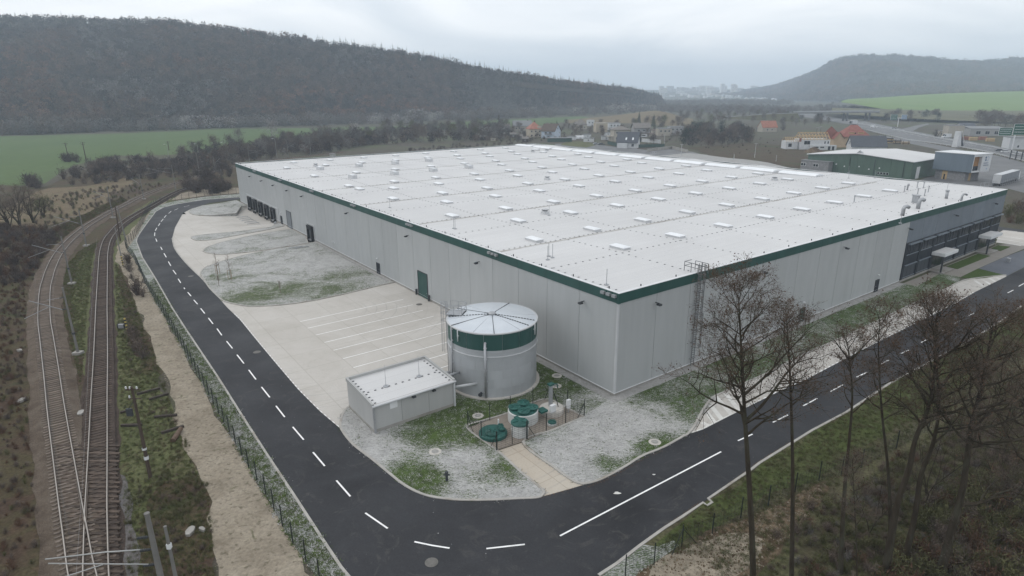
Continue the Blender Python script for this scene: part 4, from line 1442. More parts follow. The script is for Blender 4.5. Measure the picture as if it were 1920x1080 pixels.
def tank_pipe(name, ang, r, z0, z1, rad, m, elbow=True):
    x, y = (r + .16) * cos(ang), (r + .16) * sin(ang)
    q = MB().tube([(x, y, z0), (x, y, z1)], rad, 10)
    if elbow:
        q.tube([(x, y, z1), ((r - .1) * cos(ang), (r - .1) * sin(ang), z1)], rad, 10)
    o = q.build(name, m, tank, smooth=True)
    c = MB()
    z = z0 + .6
    while z < z1:
        c.box(-.2, .03, -rad - .03, rad + .03, z, z + .1); z += 1.35
    cl = c.build('pipe_clamp', M['trim'], o, ((r + .16) * cos(ang), (r + .16) * sin(ang), 0), ang)
    return o


def shell_angle(px_frac):
    """angle (in the tank's axes) at a fraction -1..1 across the visible front"""
    cx, cy = wp(-8.363, 12.186)
    base = atan2(-cy, -cx) - WTH
    return base + math.asin(px_frac)


tank_pipe('drain_pipe', shell_angle(-.155), R0, .3, 6.9, .15, M['steel'])
tank_pipe('drain_pipe', shell_angle(-.86), R0, .3, 7.95, .08, M['steel'], False)
tank_pipe('overflow_pipe', shell_angle(-.72), R0, 6.6, 7.95, .06, M['white_metal'])
tank_pipe('overflow_pipe', shell_angle(.90), R0, 6.7, 8.0, .06, M['white_metal'])
MB().tube([(0, 0, 0), (.5, 0, 0)], .16, 10).tube([(.5, 0, 0), (.55, 0, 0)], .24, 10).build('outlet_valve', M['dark_metal'], tank, ((R0 - .05) * cos(shell_angle(-.26)), (R0 - .05) * sin(shell_angle(-.26)), .75), shell_angle(-.26))
pa = atan2(3.6, -3.0)
pf = link('platform', None, tank, (4.35 * cos(pa), 4.35 * sin(pa), 8.1), pa)
MB().box(-.9, 1.1, -.9, .9, .12, .2).box(-.9, -.8, -.9, .9, -.1, .2).build('deck', M['steel'], pf)
q = MB()
for x in (-.9, .1, 1.1):
    for y in (-.9, .9):
        q.bar((x, y, .15), (x, y, 1.3), .05)
for z in (.75, 1.3):
    q.bar((-.9, -.9, z), (1.1, -.9, z), .05); q.bar((-.9, .9, z), (1.1, .9, z), .05); q.bar((-.9, -.9, z), (-.9, .9, z), .05)
q.build('guard_rail', M['steel'], pf)
q = MB()
for y in (-.28, .28):
    q.bar((1.25, y, -7.8), (1.25, y, 1.3), .06)
z = -7.6
while z < 1.0:
    q.bar((1.25, -.28, z), (1.25, .28, z), .04); z += .3
for z in (-.9, 0, .7, 1.3):
    p_ = [(1.3 + .75 * sin(a), .42 * cos(a), z) for a in [pi * i / 8 for i in range(9)]]
    for a, b in zip(p_, p_[1:]):
        q.bar(a, b, .05)
for i in (1, 3, 5, 7):
    a = pi * i / 8
    q.bar((1.3 + .75 * sin(a), .42 * cos(a), -5), (1.3 + .75 * sin(a), .42 * cos(a), 1.3), .035)
q.build('ladder', M['steel'], pf)

# ---------------------------------------------------------------- pump house
ph = thing('pump_house', 'small flat-roofed pale grey block house beside the round tank', 'pump house', wl(-25.28, 9.15), WTH)
PW, PD, HF, HB = 9.65, 6.6, 3.35, 3.75
M['ph_wall'] = panel_mat('pump_house_wall_mat', (.375, .378, .372), .05, .6)
MB().box(.06, PW - .06, .06, PD - .06, 0, 3.2).build('wall_core', M['plinth'], ph)
MB().box(-.03, PW + .03, -.03, .10, -.1, .42).box(-.03, .10, .10, PD + .03, -.1, .42).box(PW - .1, PW + .03, .1, PD + .03, -.1, .42).build('plinth', M['plinth'], ph)
for (a, b) in run(3, PW):
    MB().box(a + .012, b - .012, 0, .06, .42, HF - .25).build('wall_panel', M['ph_wall'], ph)
for (a, b) in run(2, PD - .12, .06):
    MB().box(-.001, .059, a + .01, b - .01, .42, HF - .05).build('wall_panel', M['ph_wall'], ph)
    MB().box(PW - .059, PW + .001, a + .01, b - .01, .42, HF - .05).build('wall_panel', M['ph_wall'], ph)
MB().box(0, PW, PD - .06, PD, .42, HB - .3).build('wall_panel', M['ph_wall'], ph)
MB().add([(.1, -.12, HF - .16), (PW - .1, -.12, HF - .16), (PW - .1, PD - .1, HB - .28), (.1, PD - .1, HB - .28)], [(0, 1, 2, 3)]).add([(.1, -.12, HF - .24), (PW - .1, -.12, HF - .24), (PW - .1, -.12, HF - .16), (.1, -.12, HF - .16)], [(0, 1, 2, 3)]).build('roof', M['roof'], ph)
pr = MB()
for x0, x1 in ((-.08, .14), (PW - .14, PW + .08)):
    pr.add([(x0, -.1, HF - .35), (x1, -.1, HF - .35), (x1, PD + .08, HB - .4), (x0, PD + .08, HB - .4), (x0, -.1, HF + .02), (x1, -.1, HF + .02), (x1, PD + .08, HB + .02), (x0, PD + .08, HB + .02)],
           [(0, 3, 2, 1), (4, 5, 6, 7), (0, 1, 5, 4), (1, 2, 6, 5), (2, 3, 7, 6), (3, 0, 4, 7)])
pr.box(.14, PW - .14, PD - .14, PD + .08, HB - .4, HB + .02)
pr.build('parapet', M['ph_wall'], ph)
MB().tube([(-.1, -.2, HF - .24), (PW + .1, -.2, HF - .24)], .11, 8).build('gutter', M['trim'], ph)
MB().box(-.02, .16, -.2, -.02, .1, HF - .3).build('downpipe', M['steel'], ph)
MB().box(PW - .18, PW + .0, -.2, -.02, .1, HF - .3).build('downpipe', M['trim'], ph)
MB().box(1.9, 2.75, -.03, -.002, 2.2, 3.0).build('wall_hatch', M['white_metal'], ph)
for x in (4.6, 7.0):
    l = MB().box(x - .18, x + .18, -.35, -.01, 2.75, 2.95).build('flood_lamp', M['dark_metal'], ph)
    MB().box(x - .15, x + .15, -.34, -.1, 2.735, 2.749).build('lens', M['white_metal'], l)
rz_ = lambda y: HF - .16 + (HB - HF - .12) * (y + .12) / PD
for x in (2.9, 6.9):
    MB().tube([(x, 2.9, rz_(2.9)), (x, 2.9, 5.9)], [.03, .012], 5).lathe([(.3, rz_(2.9)), (.3, rz_(2.9) + .09), (.06, rz_(2.9) + .12)], 10, (x, 2.9)).build('lightning_rod', M['steel'], ph)
q = MB()


def dot(x, y):
    q.box(x - .1, x + .1, y - .07, y + .07, rz_(y) + .005, rz_(y) + .05)


for i in range(11):
    dot(.8 + i * .8, 2.75)
for i in range(9):
    dot(.45, .3 + i * .7); dot(PW - .45, .3 + i * .7)
tag(q.build('roof_fixing', M['dark_metal'], ph), kind='stuff')
# pipes between the pump house and the tank
pb = thing('pipe_run', 'insulated grey pipes bridging the pump house and the round tank', 'pipes', wl(-15.63, 9.15), WTH)
for (y, z, r, m, x1, y1) in ((.9, 1.9, .16, 'trim', 3.0, .0), (2.4, 2.7, .13, 'steel', 2.3, 2.2), (5.4, 1.5, .28, 'trim', 2.8, 4.9)):
    MB().tube([(-.1, y, z), (x1, y1, z)], r, 12).build('pipe', M[m], pb, smooth=True)
MB().box(.9, 1.05, 5.05, 5.3, 0, 1.3).build('pipe_support', M['steel'], pb)

# ---------------------------------------------------------------- the fenced tank pit
M['lid_green'] = mat('green_lid_mat', (.020, .088, .075), .25, 1.2, rough=.5, dirt=((.06, .09, .08), .55, .8))
M['pp_white'] = mat('tank_plastic_mat', (.50, .51, .50), .10, .8, rough=.5, dirt=((.30, .29, .27), .5, .8))


def ribbed_lid(r, z):
    q = MB().lathe([(r, z - .12), (r, z), (r * .9, z + .05), (r * .35, z + .09), (0, z + .1)], 24)
    for k in range(5):
        a = 2 * pi * k / 5 + .3
        q.bar((r * .2 * cos(a), r * .2 * sin(a), z + .12), (r * .85 * cos(a), r * .85 * sin(a), z + .08), .07, .07)
    return q


PZ = .106
big = thing('septic_tank', 'large white round tank with four ribbed green lids', 'septic tank', wl(-11.45, 2.15, PZ), WTH)
MB().lathe([(1.62, -.05), (1.62, 1.15), (1.5, 1.22)], 32).build('body', M['pp_white'], big, smooth=False)
MB().lathe([(1.52, 1.22), (1.4, 1.3), (0, 1.36)], 32).build('top_plate', M['lid_green'], big)
rl_me = ribbed_lid(.66, 1.52).mesh('lid', M['lid_green'])
for x, y in ((.62, .75), (-.72, .55), (.75, -.62), (-.45, -.75)):
    link('lid', rl_me, big, (x, y, 0), x)
q = MB().box(1.3, 2.2, -1.5, -.6, .85, 1.05).build('side_hatch', M['lid_green'], big)
MB().box(-1.75, -1.35, -1.35, -.75, .0, 1.25).build('side_cabinet', M['lid_green'], big)
sm = thing('septic_tank', 'narrow white round tank under one green lid in front of the large tank', 'septic tank', wl(-13.55, -.05, PZ), WTH)
MB().lathe([(.86, -.05), (.86, .62), (.9, .64), (.9, .72), (.86, .74), (.86, 1.3)], 28).build('body', M['pp_white'], sm)
ribbed_lid(.92, 1.42).build('lid', M['lid_green'], sm)
sunk = thing('septic_tank', 'sunken green round tank top with two small caps at the pad corner', 'septic tank', wl(-15.75, 1.55, PZ), WTH)
MB().lathe([(1.45, -.05), (1.45, .32), (1.3, .42), (0, .5)], 32).build('top_plate', M['lid_green'], sunk)
ribbed_lid(.68, .58).build('lid', M['lid_green'], sunk, (-.35, -.35, 0))
for x, y in ((.75, -.45), (1.0, .1)):
    ribbed_lid(.34, .66).build('cap', M['lid_green'], sunk, (x, y, 0))
MB().tube([(1.3, .9, 0), (1.3, .9, .9)], .08, 8).build('vent_pipe', M['white_metal'], sunk)
slab = thing('well_head', 'round concrete well slab with a grey riser, white meter box and green pump on top', 'well head', wl(-8.0, 1.55, PZ), WTH)
MB().lathe([(1.32, -.1), (1.32, .5), (1.25, .55), (0, .57)], 32).build('slab', M['concrete'], slab)
MB().box(-.1, .22, .1, .42, .55, 3.1).build('riser', M['steel'], slab)
MB().box(-.25, .35, .0, .5, 3.1, 3.3).tube([(.3, .2, 3.2), (.9, .2, 3.0), (1.0, .2, 2.5)], .06, 8).build('pump_head', M['lid_green'], slab)
MB().tube([(.2, .3, 2.7), (.5, -.1, 1.6), (.6, -.4, .6)], .04, 6).build('cable', M['dark'], slab)
MB().box(-.95, -.3, -1.1, -.75, .62, 1.45).build('meter_box', M['white_metal'], slab)
MB().box(-.85, -.78, -1.0, -.9, -.05, .62).box(-.45, -.38, -1.0, -.9, -.05, .62).build('meter_legs', M['steel'], slab)
cab = thing('control_cabinet', 'slim white control cabinet on a post at the edge of the round well slab', 'cabinet', wl(-6.65, .35, PZ), WTH)
MB().box(-.2, .2, -.15, .15, .55, 1.55).build('box', M['white_metal'], cab)
MB().box(-.05, .05, -.05, .05, -.05, .55).build('post', M['steel'], cab)
fl_ = thing('inspection_cover', 'low green round inspection cover by the well slab', 'inspection cover', wl(-9.65, -.5, PZ), WTH)
MB().lathe([(.5, -.05), (.5, .2), (.46, .22)], 20).build('ring', M['pp_white'], fl_)
ribbed_lid(.46, .3).build('lid', M['lid_green'], fl_)

# pit fence
M['fence_green'] = mat('fence_green_mat', (.016, .022, .019), .2, 2, rough=.5)
pf_ = thing('wire_fence', 'dark green wire fence with braced corner posts round the pit of green-lidded tanks', 'fence')
post_me = MB().tube([(0, 0, -.1), (0, 0, 2.02)], .042, 6).mesh('post', M['fence_green'])
gatep_me = MB().box(-.07, .07, -.07, .07, -.1, 2.05).mesh('gate_post', M['fence_green'])
corners = [(-17.12, 4.15), (-17.08, -1.0), (-13.5, -1.17), (-5.74, -1.22), (-5.86, 4.25)]
for q in ((-17.12, 4.15), (-14.4, 4.1), (-11.7, 4.1), (-8.5, 4.2), (-5.86, 4.25), (-5.84, 1.4), (-5.74, -1.22), (-8.35, -1.15), (-11.0, -1.17), (-15.26, -1.06), (-17.15, 1.6)):
    link('post', post_me, pf_, wl(*q, .1))
for q in ((-13.5, -1.17), (-17.08, -1.0)):
    link('gate_post', gatep_me, pf_, wl(*q, .1))
for a, b in (((-17.12, 4.15), (-16.2, 4.13)), ((-17.12, 4.15), (-17.13, 3.2)), ((-5.74, -1.22), (-6.7, -1.2)), ((-5.74, -1.22), (-5.78, -.3)), ((-13.5, -1.17), (-12.5, -1.17)), ((-17.08, -1.0), (-17.1, -.05)), ((-5.86, 4.25), (-6.8, 4.2)), ((-5.86, 4.25), (-5.86, 3.3))):
    MB().bar(wl(*a, 1.7), wl(*b, .1), .045).build('brace', M['fence_green'], pf_)


def wire_panel(a, b, h=1.9, nx=None, t=.012):
    """a run of wire mesh between two ground points"""
    a, b = Vector(a), Vector(b)
    L = (b - a).length
    q = MB()
    n = nx or max(2, int(L / .16))
    for i in range(n + 1):
        p = a.lerp(b, i / n)
        q.bar((p.x, p.y, a.z + .04), (p.x, p.y, a.z + h), t)
    for k in range(9):
        z = .05 + (h - .06) * k / 8
        q.bar((a.x, a.y, a.z + z), (b.x, b.y, b.z + z), t)
    return q


ring = [(-17.12, 4.15), (-11.7, 4.1), (-5.86, 4.25), (-5.74, -1.22), (-13.5, -1.17), (-17.08, -1.0), (-17.12, 4.15)]
for a, b in zip(ring, ring[1:]):
    wire_panel(wl(*a, .1), wl(*b, .1), 1.9, max(2, int(hypot(a[0] - b[0], a[1] - b[1]) / .5)), .012).build('mesh_panel', M['fence_green'], pf_)

# manhole covers in lawn and road
mh_me = MB().lathe([(.62, -.1), (.62, .0), (.4, .015)], 20).lathe([(.4, .01), (.40, .022), (0, .026)], 20)
mh_me = mh_me.mesh('manhole_ring', M['concrete'])
mc_me = MB().lathe([(.36, .027), (.34, .04), (0, .045)], 16).mesh('cover', mat('cast_cover_mat', (.27, .265, .25), .15, 3))
mh = None
for (x, y), z, lab in (((-7.56,52.03), .115, 'pale concrete manhole cover in the frosted lawn below the pump house'),
                       ((14.09,53.5), .118, 'concrete manhole cover ringed by green grass on the right lawn by the kerb'),
                       ((-3.76,58.94), .11, 'small concrete manhole cover in the lawn just outside the pit fence corner'),
                       ((5.44,68.61), .128, 'concrete manhole cover on the grass nearest the warehouse wall'),
                       ((5.18,65.88), .128, 'concrete manhole cover on the grass behind the grey well riser')):
    if mh is None:
        mh = thing('manhole_cover', lab, 'manhole cover', (x, y, z), 0, 'concrete manhole covers in the lawns')
        a_ = link('ring', mh_me, mh); link('cover', mc_me, a_)
    else:
        dup(mh, (x, y, z), 0, lab)
rc = MB().lathe([(.5, .0), (.5, .012), (.0, .016)], 18).mesh('manhole_cover', mat('road_cover_mat', (.13, .125, .115), .2, 3))
for (x, y), lab in (((-34.5,76.53), 'round iron cover in the asphalt beside the truck yard'), ((-6.1,37.29), 'round iron cover in the asphalt at the near bend of the road'), ((-61.58,113.1), 'round iron cover in the asphalt beside the island with young trees')):
    tag(link('manhole_cover', rc, None, (x, y, RZ + .001)), lab, 'manhole cover', 'iron covers in the road')
tag(link('manhole_cover', rc, None, (*(-15.34,95.91), .03)), 'round iron cover in the pale concrete near the green gate', 'manhole cover', 'iron covers in the road')
hyd = thing('hydrant', 'small dark hydrant standing in the frosted lawn at the road bend', 'hydrant', (*(-5.95,47.33), .1))
MB().lathe([(.12, 0), (.12, .75), (.16, .78), (.16, .92), (0, 1.0)], 10).build('body', M['dark_metal'], hyd)
MB().tube([(-.28, 0, .62), (.28, 0, .62)], .08, 8).build('outlet', M['dark_metal'], hyd)
sg = thing('parking_sign', 'small blue and white sign on a post behind the pump house', 'sign', wl(-21.9, 16.9), WTH)
MB().tube([(0, 0, 0), (0, 0, 2.2)], .04, 6).build('post', M['steel'], sg)
MB().box(-.05, -.02, -.3, .3, 1.3, 2.6).build('plate', M['white_metal'], sg)
MB().box(-.058, -.051, -.22, .22, 1.9, 2.45).build('panel', mat('sign_blue_mat', (.03, .10, .26), .1, 2), sg)

# truck wheel guides in front of the docks
wg = None
k = 0
for (x, y) in [(-77.95,175.9),(-76.16,173.5),(-74.5,171.1),(-72.72,168.7),(-71.07,166.5),(-69.17,163.9),(-48.72,135),(-47.39,135)]:
    u, v = to_w(x, y)
    z = dock_drop(u, v) + .012
    lab = 'low curved steel wheel guide on the yard floor before the docks'
    if wg is None:
        wg = thing('wheel_guide', lab, 'wheel guide', (x, y, z), WTH, 'wheel guides before the docks')
        MB().tube([(-1.6, 0, .02), (-1.45, 0, .24), (-1.2, 0, .3), (1.2, 0, .3), (1.45, 0, .24), (1.6, 0, .02)], .085, 8).build('tube', M['steel'], wg)
    else:
        dup(wg, (x, y, z), WTH)
    k += 1
cp_ = thing('dock_steps', 'small grey steel steps beside the rightmost dock of the five', 'steps', wl(-1.2, 125.2, -.3), WTH)
for i in range(4):
    MB().box(-.9 + i * .25, -.65 + i * .25, -.5, .5, .0 + i * .2, .2 + i * .2).build('step', M['steel'], cp_)
MB().bar((-.9, .5, 1.0), (.4, .5, 1.7), .05).bar((-.9, .5, 0), (-.9, .5, 1.0), .05).bar((.4, .5, .6), (.4, .5, 1.7), .05).build('handrail', M['steel'], cp_)
for i in range(2):
    tag(MB().box(-.35, .35, -.3, .3, 0, .9).box(-.25, .25, -.31, -.30, .2, .7).build('utility_box', M['steel'], None, (*(-66.8,171.6), 0) if i == 0 else (*(100.24,119.7), 0), WTH), ('grey utility box against the wall beside the dock steps', 'grey box at the edge of the office car park')[i], 'box')

# ---------------------------------------------------------------- boundary fence along the road
fb = thing('boundary_fence', 'long dark wire mesh fence on thin posts between the railway bank and the road', 'fence')
line = spline([(-13.84,35.48),(-14.77,36.62),(-17.81,40.33),(-21.42,45.42),(-24.84,49.84),(-28.59,55.03),(-34.62,63.33),(-41.31,72.53),(-51.46,86.55),(-65.83,105.93),(-78.34,123.8),(-85.46,133),(-88.71,138),(-93.57,150.5),(-111.9,190.6),(-110.7,201.5),(-105.11,210),(-95.54,215.5)], 5)
posts = resample(line, 2.55)
bp_me = MB().box(-.035, .035, -.035, .035, -.2, 2.05).mesh('post', M['fence_green'])
mp_ = MB()
for i in range(16):
    mp_.bar((i / 16, 0, .06), (i / 16, 0, 1.85), .0035)
for k in range(10):
    z = .06 + 1.79 * k / 9
    mp_.bar((0, 0, z), (1, 0, z), .006)
mp_me = mp_.mesh('mesh_panel', M['fence_green'])
for i, p in enumerate(posts):
    link('post', bp_me, fb, (p[0], p[1], 0))
    if i < len(posts) - 1:
        b = posts[i + 1]
        o = link('mesh_panel', mp_me, fb, (p[0], p[1], 0), atan2(b[1] - p[1], b[0] - p[0]))
        o.scale = (hypot(b[0] - p[0], b[1] - p[1]), 1, 1)
f2 = thing('boundary_fence', 'thin leaning green posts and wires along the verge below the road at the right', 'fence')
line = [(7.99,35.71),(10.32,36.89),(12.87,38.81),(15.62,40.16),(18.56,42.1),(21.42,43.64),(24.44,45.42),(27.32,47.08),(29.72,47.86),(32.13,48.99),(37.26,52.15),(42.51,55.45)]
for i, p in enumerate(line):
    o = link('post', bp_me, f2, (p[0], p[1], 0))
    if i < len(line) - 1:
        wire_panel((*p, 0), (*line[i + 1], 0), 1.75, 8, .010).build('mesh_panel', M['fence_green'], f2)
p = line[2]
MB().bar((p[0], p[1], 1.7), (p[0] - 1.0, p[1] - .9, 0), .05).bar((p[0], p[1], 1.7), (p[0] + 1.3, p[1] + .35, 0), .05).build('brace', M['fence_green'], f2)

# young trees tied to stakes on the big island
M['bark_young'] = mat('young_bark_mat', (.16, .125, .095), .2, 3)
M['stake'] = mat('stake_mat', (.30, .235, .165), .15, 3)
ry = random.Random(4)


def sapling(p, h, lab, stakes=3):
    t = thing('young_tree', lab, 'tree', (*p, .12), ry.uniform(0, 6), 'young trees tied to stakes')
    MB().tube([(0, 0, 0), (.03, 0, h * .5), (.0, .03, h)], [.05, .04, .012], 6).build('trunk', M['bark_young'], t)
    q = MB()
    for i in range(26):
        z = ry.uniform(.35, .97) * h
        a = ry.uniform(0, 6.28)
        l = (1.15 - z / h) * h * .32
        d = Vector((cos(a), sin(a), .9)).normalized() * l
        b0 = Vector((.01, .01, z)); b1 = b0 + d
        q.tube([b0, b1], [.018, .006], 3, False)
        for j in range(3):
            m = b0.lerp(b1, ry.uniform(.3, .9))
            q.tube([m, m + Vector((ry.uniform(-.3, .3), ry.uniform(-.3, .3), .25))], [.009, .004], 3, False)
    q.build('crown', M['bark_young'], t)
    for i in range(stakes):
        a = 2 * pi * i / stakes
        MB().tube([(.4 * cos(a), .4 * sin(a), -.05), (.38 * cos(a), .38 * sin(a), 1.9)], .045, 6).build('stake', M['stake'], t)
    if stakes:
        MB().tube([(.38 * cos(a), .38 * sin(a), 1.8) for a in [2 * pi * i / 3 for i in range(4)]], .03, 4).build('tie', M['stake'], t)


sapling((-52.84,110.6), 4.8, 'young bare tree tied between stakes, the taller of the pair on the big frosted island')
sapling((-56.95,114.3), 4.2, 'young bare tree tied between stakes at the island edge nearest the road')
sapling((-53.24,106.64), 1.9, 'short leafless sapling just below the staked pair on the island', 0)
sapling((-40.44,102.04), 2.2, 'single thin sapling in the green patch of the big island', 0)

# ---------------------------------------------------------------- railway
M['rail'] = mat('rail_mat', (.10, .078, .062), .15, .5, rough=.6, metal=.3)
M['rail_top'] = mat('rail_head_mat', (.34, .31, .28), .12, .3, rough=.35, metal=.6)
M['sleeper_conc'] = mat('concrete_sleeper_mat', (.150, .122, .100), .22, 1.2, rough=.9, rnd=.22)
M['sleeper_wood'] = mat('timber_sleeper_mat', (.075, .056, .044), .3, 2.0, rough=.9, rnd=.35)
cl_left = spline([(-28.59,32.85),(-30.43,35.21),(-31.8,36.86),(-34.63,40.48),(-37.78,44.48),(-42.44,50.46),(-50.03,60.2),(-57.26,69.63),(-65.99,80.94),(-71.27,87.78),(-77.83,96.79),(-83.36,104.71),(-86.76,109.97),(-91.81,118),(-97.96,128.6),(-103.46,139.5),(-108.44,150.9),(-112.7,162),(-117.5,177.2),(-121.8,193.4),(-126.2,210.2),(-128.9,224.8),(-131.2,242.9),(-132.7,260.5),(-132.7,272.9),(-133,299.4),(-127.1,324.4),(-115,347.3),(-100.76,371.9)], 10)
cl_right = spline([(-28.01,32.85),(-29.56,35.2),(-30.65,36.85),(-34.46,42.79),(-37.8,48.14),(-42.2,55.18),(-47.09,62.98),(-54.18,74.38),(-61.94,86.72),(-67.65,95.8),(-80.18,115.9),(-88.78,129.8),(-95.41,141.4),(-99.81,150.6),(-104.69,162.5),(-108.93,176.9),(-112.7,192.1),(-116.4,206.5),(-119,218.2),(-120,228.4),(-119.7,239.5)], 10)
GA = 1.56


def track(name, label, line, sleeper_m, bal_m, zrail, half, seed, sl_len=2.6, step=.62):
    t = thing(name, label, 'railway track')
    line = resample(line, .5)
    sheet('ballast', offset(line, half) + offset(line, -half)[::-1], bal_m, (1.2, .35), seed=seed)
    bz = LIFT[0]
    # ballast shoulder: a low bed under the sleepers
    bed = MB()
    prof = [(-half + .2, 0), (-sl_len / 2 - .2, zrail - .17), (sl_len / 2 + .2, zrail - .17), (half - .2, 0)]
    offs = [offset(line, a) for a, _ in prof]
    rn = random.Random(seed)
    for i in range(len(line)):
        for j, (a, z) in enumerate(prof):
            bed.v.append((offs[j][i][0] + rn.uniform(-.06, .06), offs[j][i][1] + rn.uniform(-.06, .06), z + bz + rn.uniform(-.02, .02)))
    for i in range(len(line) - 1):
        for j in range(3):
            a = i * 4 + j
            bed.f.append((a, a + 1, a + 5, a + 4))
    tag(bed.build('ballast_bed', bal_m, t), kind='stuff')
    for s in (1, -1):
        r = offset(line, s * GA / 2)
        o = MB().ribbon(r, .16, zrail - .03, False, zrail + .02).ribbon(r, .05, zrail + .02, False, zrail + .13).build('rail', M['rail'], t)
        MB().ribbon(r, .075, zrail + .131, False, zrail + .155).build('rail_head', M['rail_top'], o)
    pts = resample(line, step)
    me = {}
    rest = MB()
    n = 0
    for i in range(1, len(pts) - 1):
        p = pts[i]
        yaw = atan2(pts[i + 1][1] - pts[i - 1][1], pts[i + 1][0] - pts[i - 1][0]) + rn.gauss(0, .015)
        k = rn.randrange(4)
        ln = sl_len
        if k not in me:
            w = .125
            j = lambda: rn.uniform(-.012, .012)
            q = MB().box(-w + j(), w + j(), -ln / 2 + j() * 4, ln / 2 + j() * 4, -.16, 0)
            for s in (1, -1):
                q.box(-.11, .11, s * GA / 2 - .18, s * GA / 2 - .06, 0, .05).box(-.11, .11, s * GA / 2 + .06, s * GA / 2 + .18, 0, .05)
            me[k] = q.mesh('sleeper', sleeper_m)
        if n < 280:
            link('sleeper', me[k], t, (p[0] + rn.uniform(-.03, .03), p[1], zrail - .035 + rn.uniform(-.015, .01)), yaw); n += 1
        else:
            c, s = cos(yaw), sin(yaw)
            rest.bar((p[0] + s * ln / 2, p[1] - c * ln / 2, zrail - .08), (p[0] - s * ln / 2, p[1] + c * ln / 2, zrail - .08), .25, .12)
    if rest.v:
        tag(rest.build('far_sleeper', sleeper_m, t), kind='stuff')
    return t, line


sheet('ballast', [(-30.32,32.87),(-33.46,37.85),(-35.7,41.75),(-36.44,43.77),(-34.04,43.74),(-31.46,40.76),(-28.3,36.73),(-25.63,32.83)], M['ballast'], (1.2, .5), seed=31)
sheet('ballast', [(-37.66,49.55),(-36.4,49.11),(-32.82,44.79),(-30.74,41.7),(-28.38,38.37),(-26.34,34.69),(-28.41,34.71)], ground_mat('grey_ballast_mat', [(.3, (.105, .096, .092)), (.7, (.165, .156, .152))], .5, (9, .4), bump=.8), (1.2, .5), seed=32)
trk1, L1 = track('railway_track', 'electrified left-hand railway track on pale ballast sweeping in a long curve', cl_left, M['sleeper_conc'], M['ballast'], .42, 2.4, 41)
trk2, L2 = track('railway_track', 'darker right-hand siding track with old timber sleepers joining the main track', cl_right[4:], M['sleeper_wood'], M['dark_ballast'], .40, 1.75, 42, 2.45)
# long turnout timbers where the two meet
for i in range(26):
    y = 35.5 + i * .66
    xs = [min(L1, key=lambda p: abs(p[1] - y))[0], min(L2, key=lambda p: abs(p[1] - y))[0]]
    link('turnout_timber', MB().box(xs[0] - 1.35, xs[1] + 1.35, -.13, .13, -.15, 0).mesh('turnout_timber', M['sleeper_wood']), trk2, (0, y, .392), radians(-1.5))
ck = MB()
r_ = [p for p in offset(L1, -GA / 2 + .12) if 40 < p[1] < 47]
ck.ribbon(r_, .07, .42, False, .56)
r_ = [p for p in offset(L2, GA / 2 - .12) if 40 < p[1] < 47]
ck.ribbon(r_, .07, .42, False, .56)
ck.build('check_rail', M['rail'], trk2)

# ---------------------------------------------------------------- overhead line masts
M['mast'] = mat('concrete_mast_mat', (.17, .165, .155), .12, .8, rough=.85)
M['arm'] = mat('bracket_arm_mat', (.26, .265, .27), .1, 2, rough=.45)
M['wood_pole'] = mat('wood_pole_mat', (.070, .052, .040), .25, 1.5, rough=.9, stretch=(3, 3, .4))


def nearest(line, p):
    return min(line, key=lambda q: (q[0] - p[0]) ** 2 + (q[1] - p[1]) ** 2)


def mast(p, h, label, reach=True, group='overhead line masts', block=True, r=.17):
    t = thing('catenary_mast', label, 'mast', (*p, 0), 0, group)
    MB().tube([(0, 0, -.1), (0, 0, h)], [r, r * .62], 10).lathe([(r * .7, h - .02), (r * .7, h + .06), (0, h + .07)], 10).build('pole', M['mast'], t, smooth=False)
    if block:
        MB().box(-.55, .55, -.45, .45, -.1, .35).build('foundation', M['plinth'], t)
        MB().lathe([(r + .04, 2.9), (r + .04, 3.15)], 10).build('band', M['dark_metal'], t)
    if reach:
        q = nearest(L1, p)
        d = Vector((q[0] - p[0], q[1] - p[1], 0)); L = d.length; d.normalize()
        z1, z2 = h - 2.9, h - 1.3
        br = link('bracket', None, t)
        tip = d * (L + .6)
        MB().tube([Vector((0, 0, z1)) + d * .55, tip + Vector((0, 0, z2 + .35))], .05, 6).tube([Vector((0, 0, z2)) + d * .55, d * (L * .62) + Vector((0, 0, z2 + .05))], .035, 6).tube([d * (L * .55) + Vector((0, 0, z1 + .75)), tip + d * .9 + Vector((0, 0, z1 - .25))], .035, 6).build('arm', M['arm'], br)
        iq = MB()
        for z in (z1, z2):
            for k in range(5):
                a = d * (.12 + k * .1)
                iq.tube([a + Vector((0, 0, z)), a + d * .06 + Vector((0, 0, z))], .085, 8)
            iq.tube([Vector((0, 0, z)), d * .6 + Vector((0, 0, z))], .03, 5)
        iq.build('insulator', M['dark_metal'], br)
    return t


masts = [((-58.52,76.35), 9.4, 'nearest whole concrete mast, between the two tracks with brackets over the left one'),
         ((-81.28,108.52), 9.0, 'concrete mast in the grass strip where the left track starts to curve away'),
         ((-98.31,138.5), 8.3, 'concrete mast with bracket inside the curve, level with the tan bank corner'),
         ((-113,172.3), 8.7, 'concrete mast beside the curve just beyond the paired wooden poles'),
         ((-122.7,204.6), 8.2, 'concrete mast with a bracket beside the rails in front of the dry reeds'),
         ((-120.3,220.7), 9.6, 'tall concrete mast in front of a dark bush where the siding ends'),
         ((-135.4,269.4), 9.5, 'slender mast without foundation left of the warehouse far corner'),
         ((-135.7,284.7), 6.5, 'mast with bracket just left of the far warehouse corner'),
         ((-135.6,323.5), 7.0, 'mast with bracket rising behind the far left roof edge'),
         ((-122.8,344.8), 8.5, 'paired mast behind the roof edge in front of the thicket'),
         ((-115,359.6), 11.0, 'tall plain mast behind the roof edge below the pale frosted tree'),
         ((-110.6,386.7), 6.1, 'mast with bracket farthest along the line behind the roof edge')]
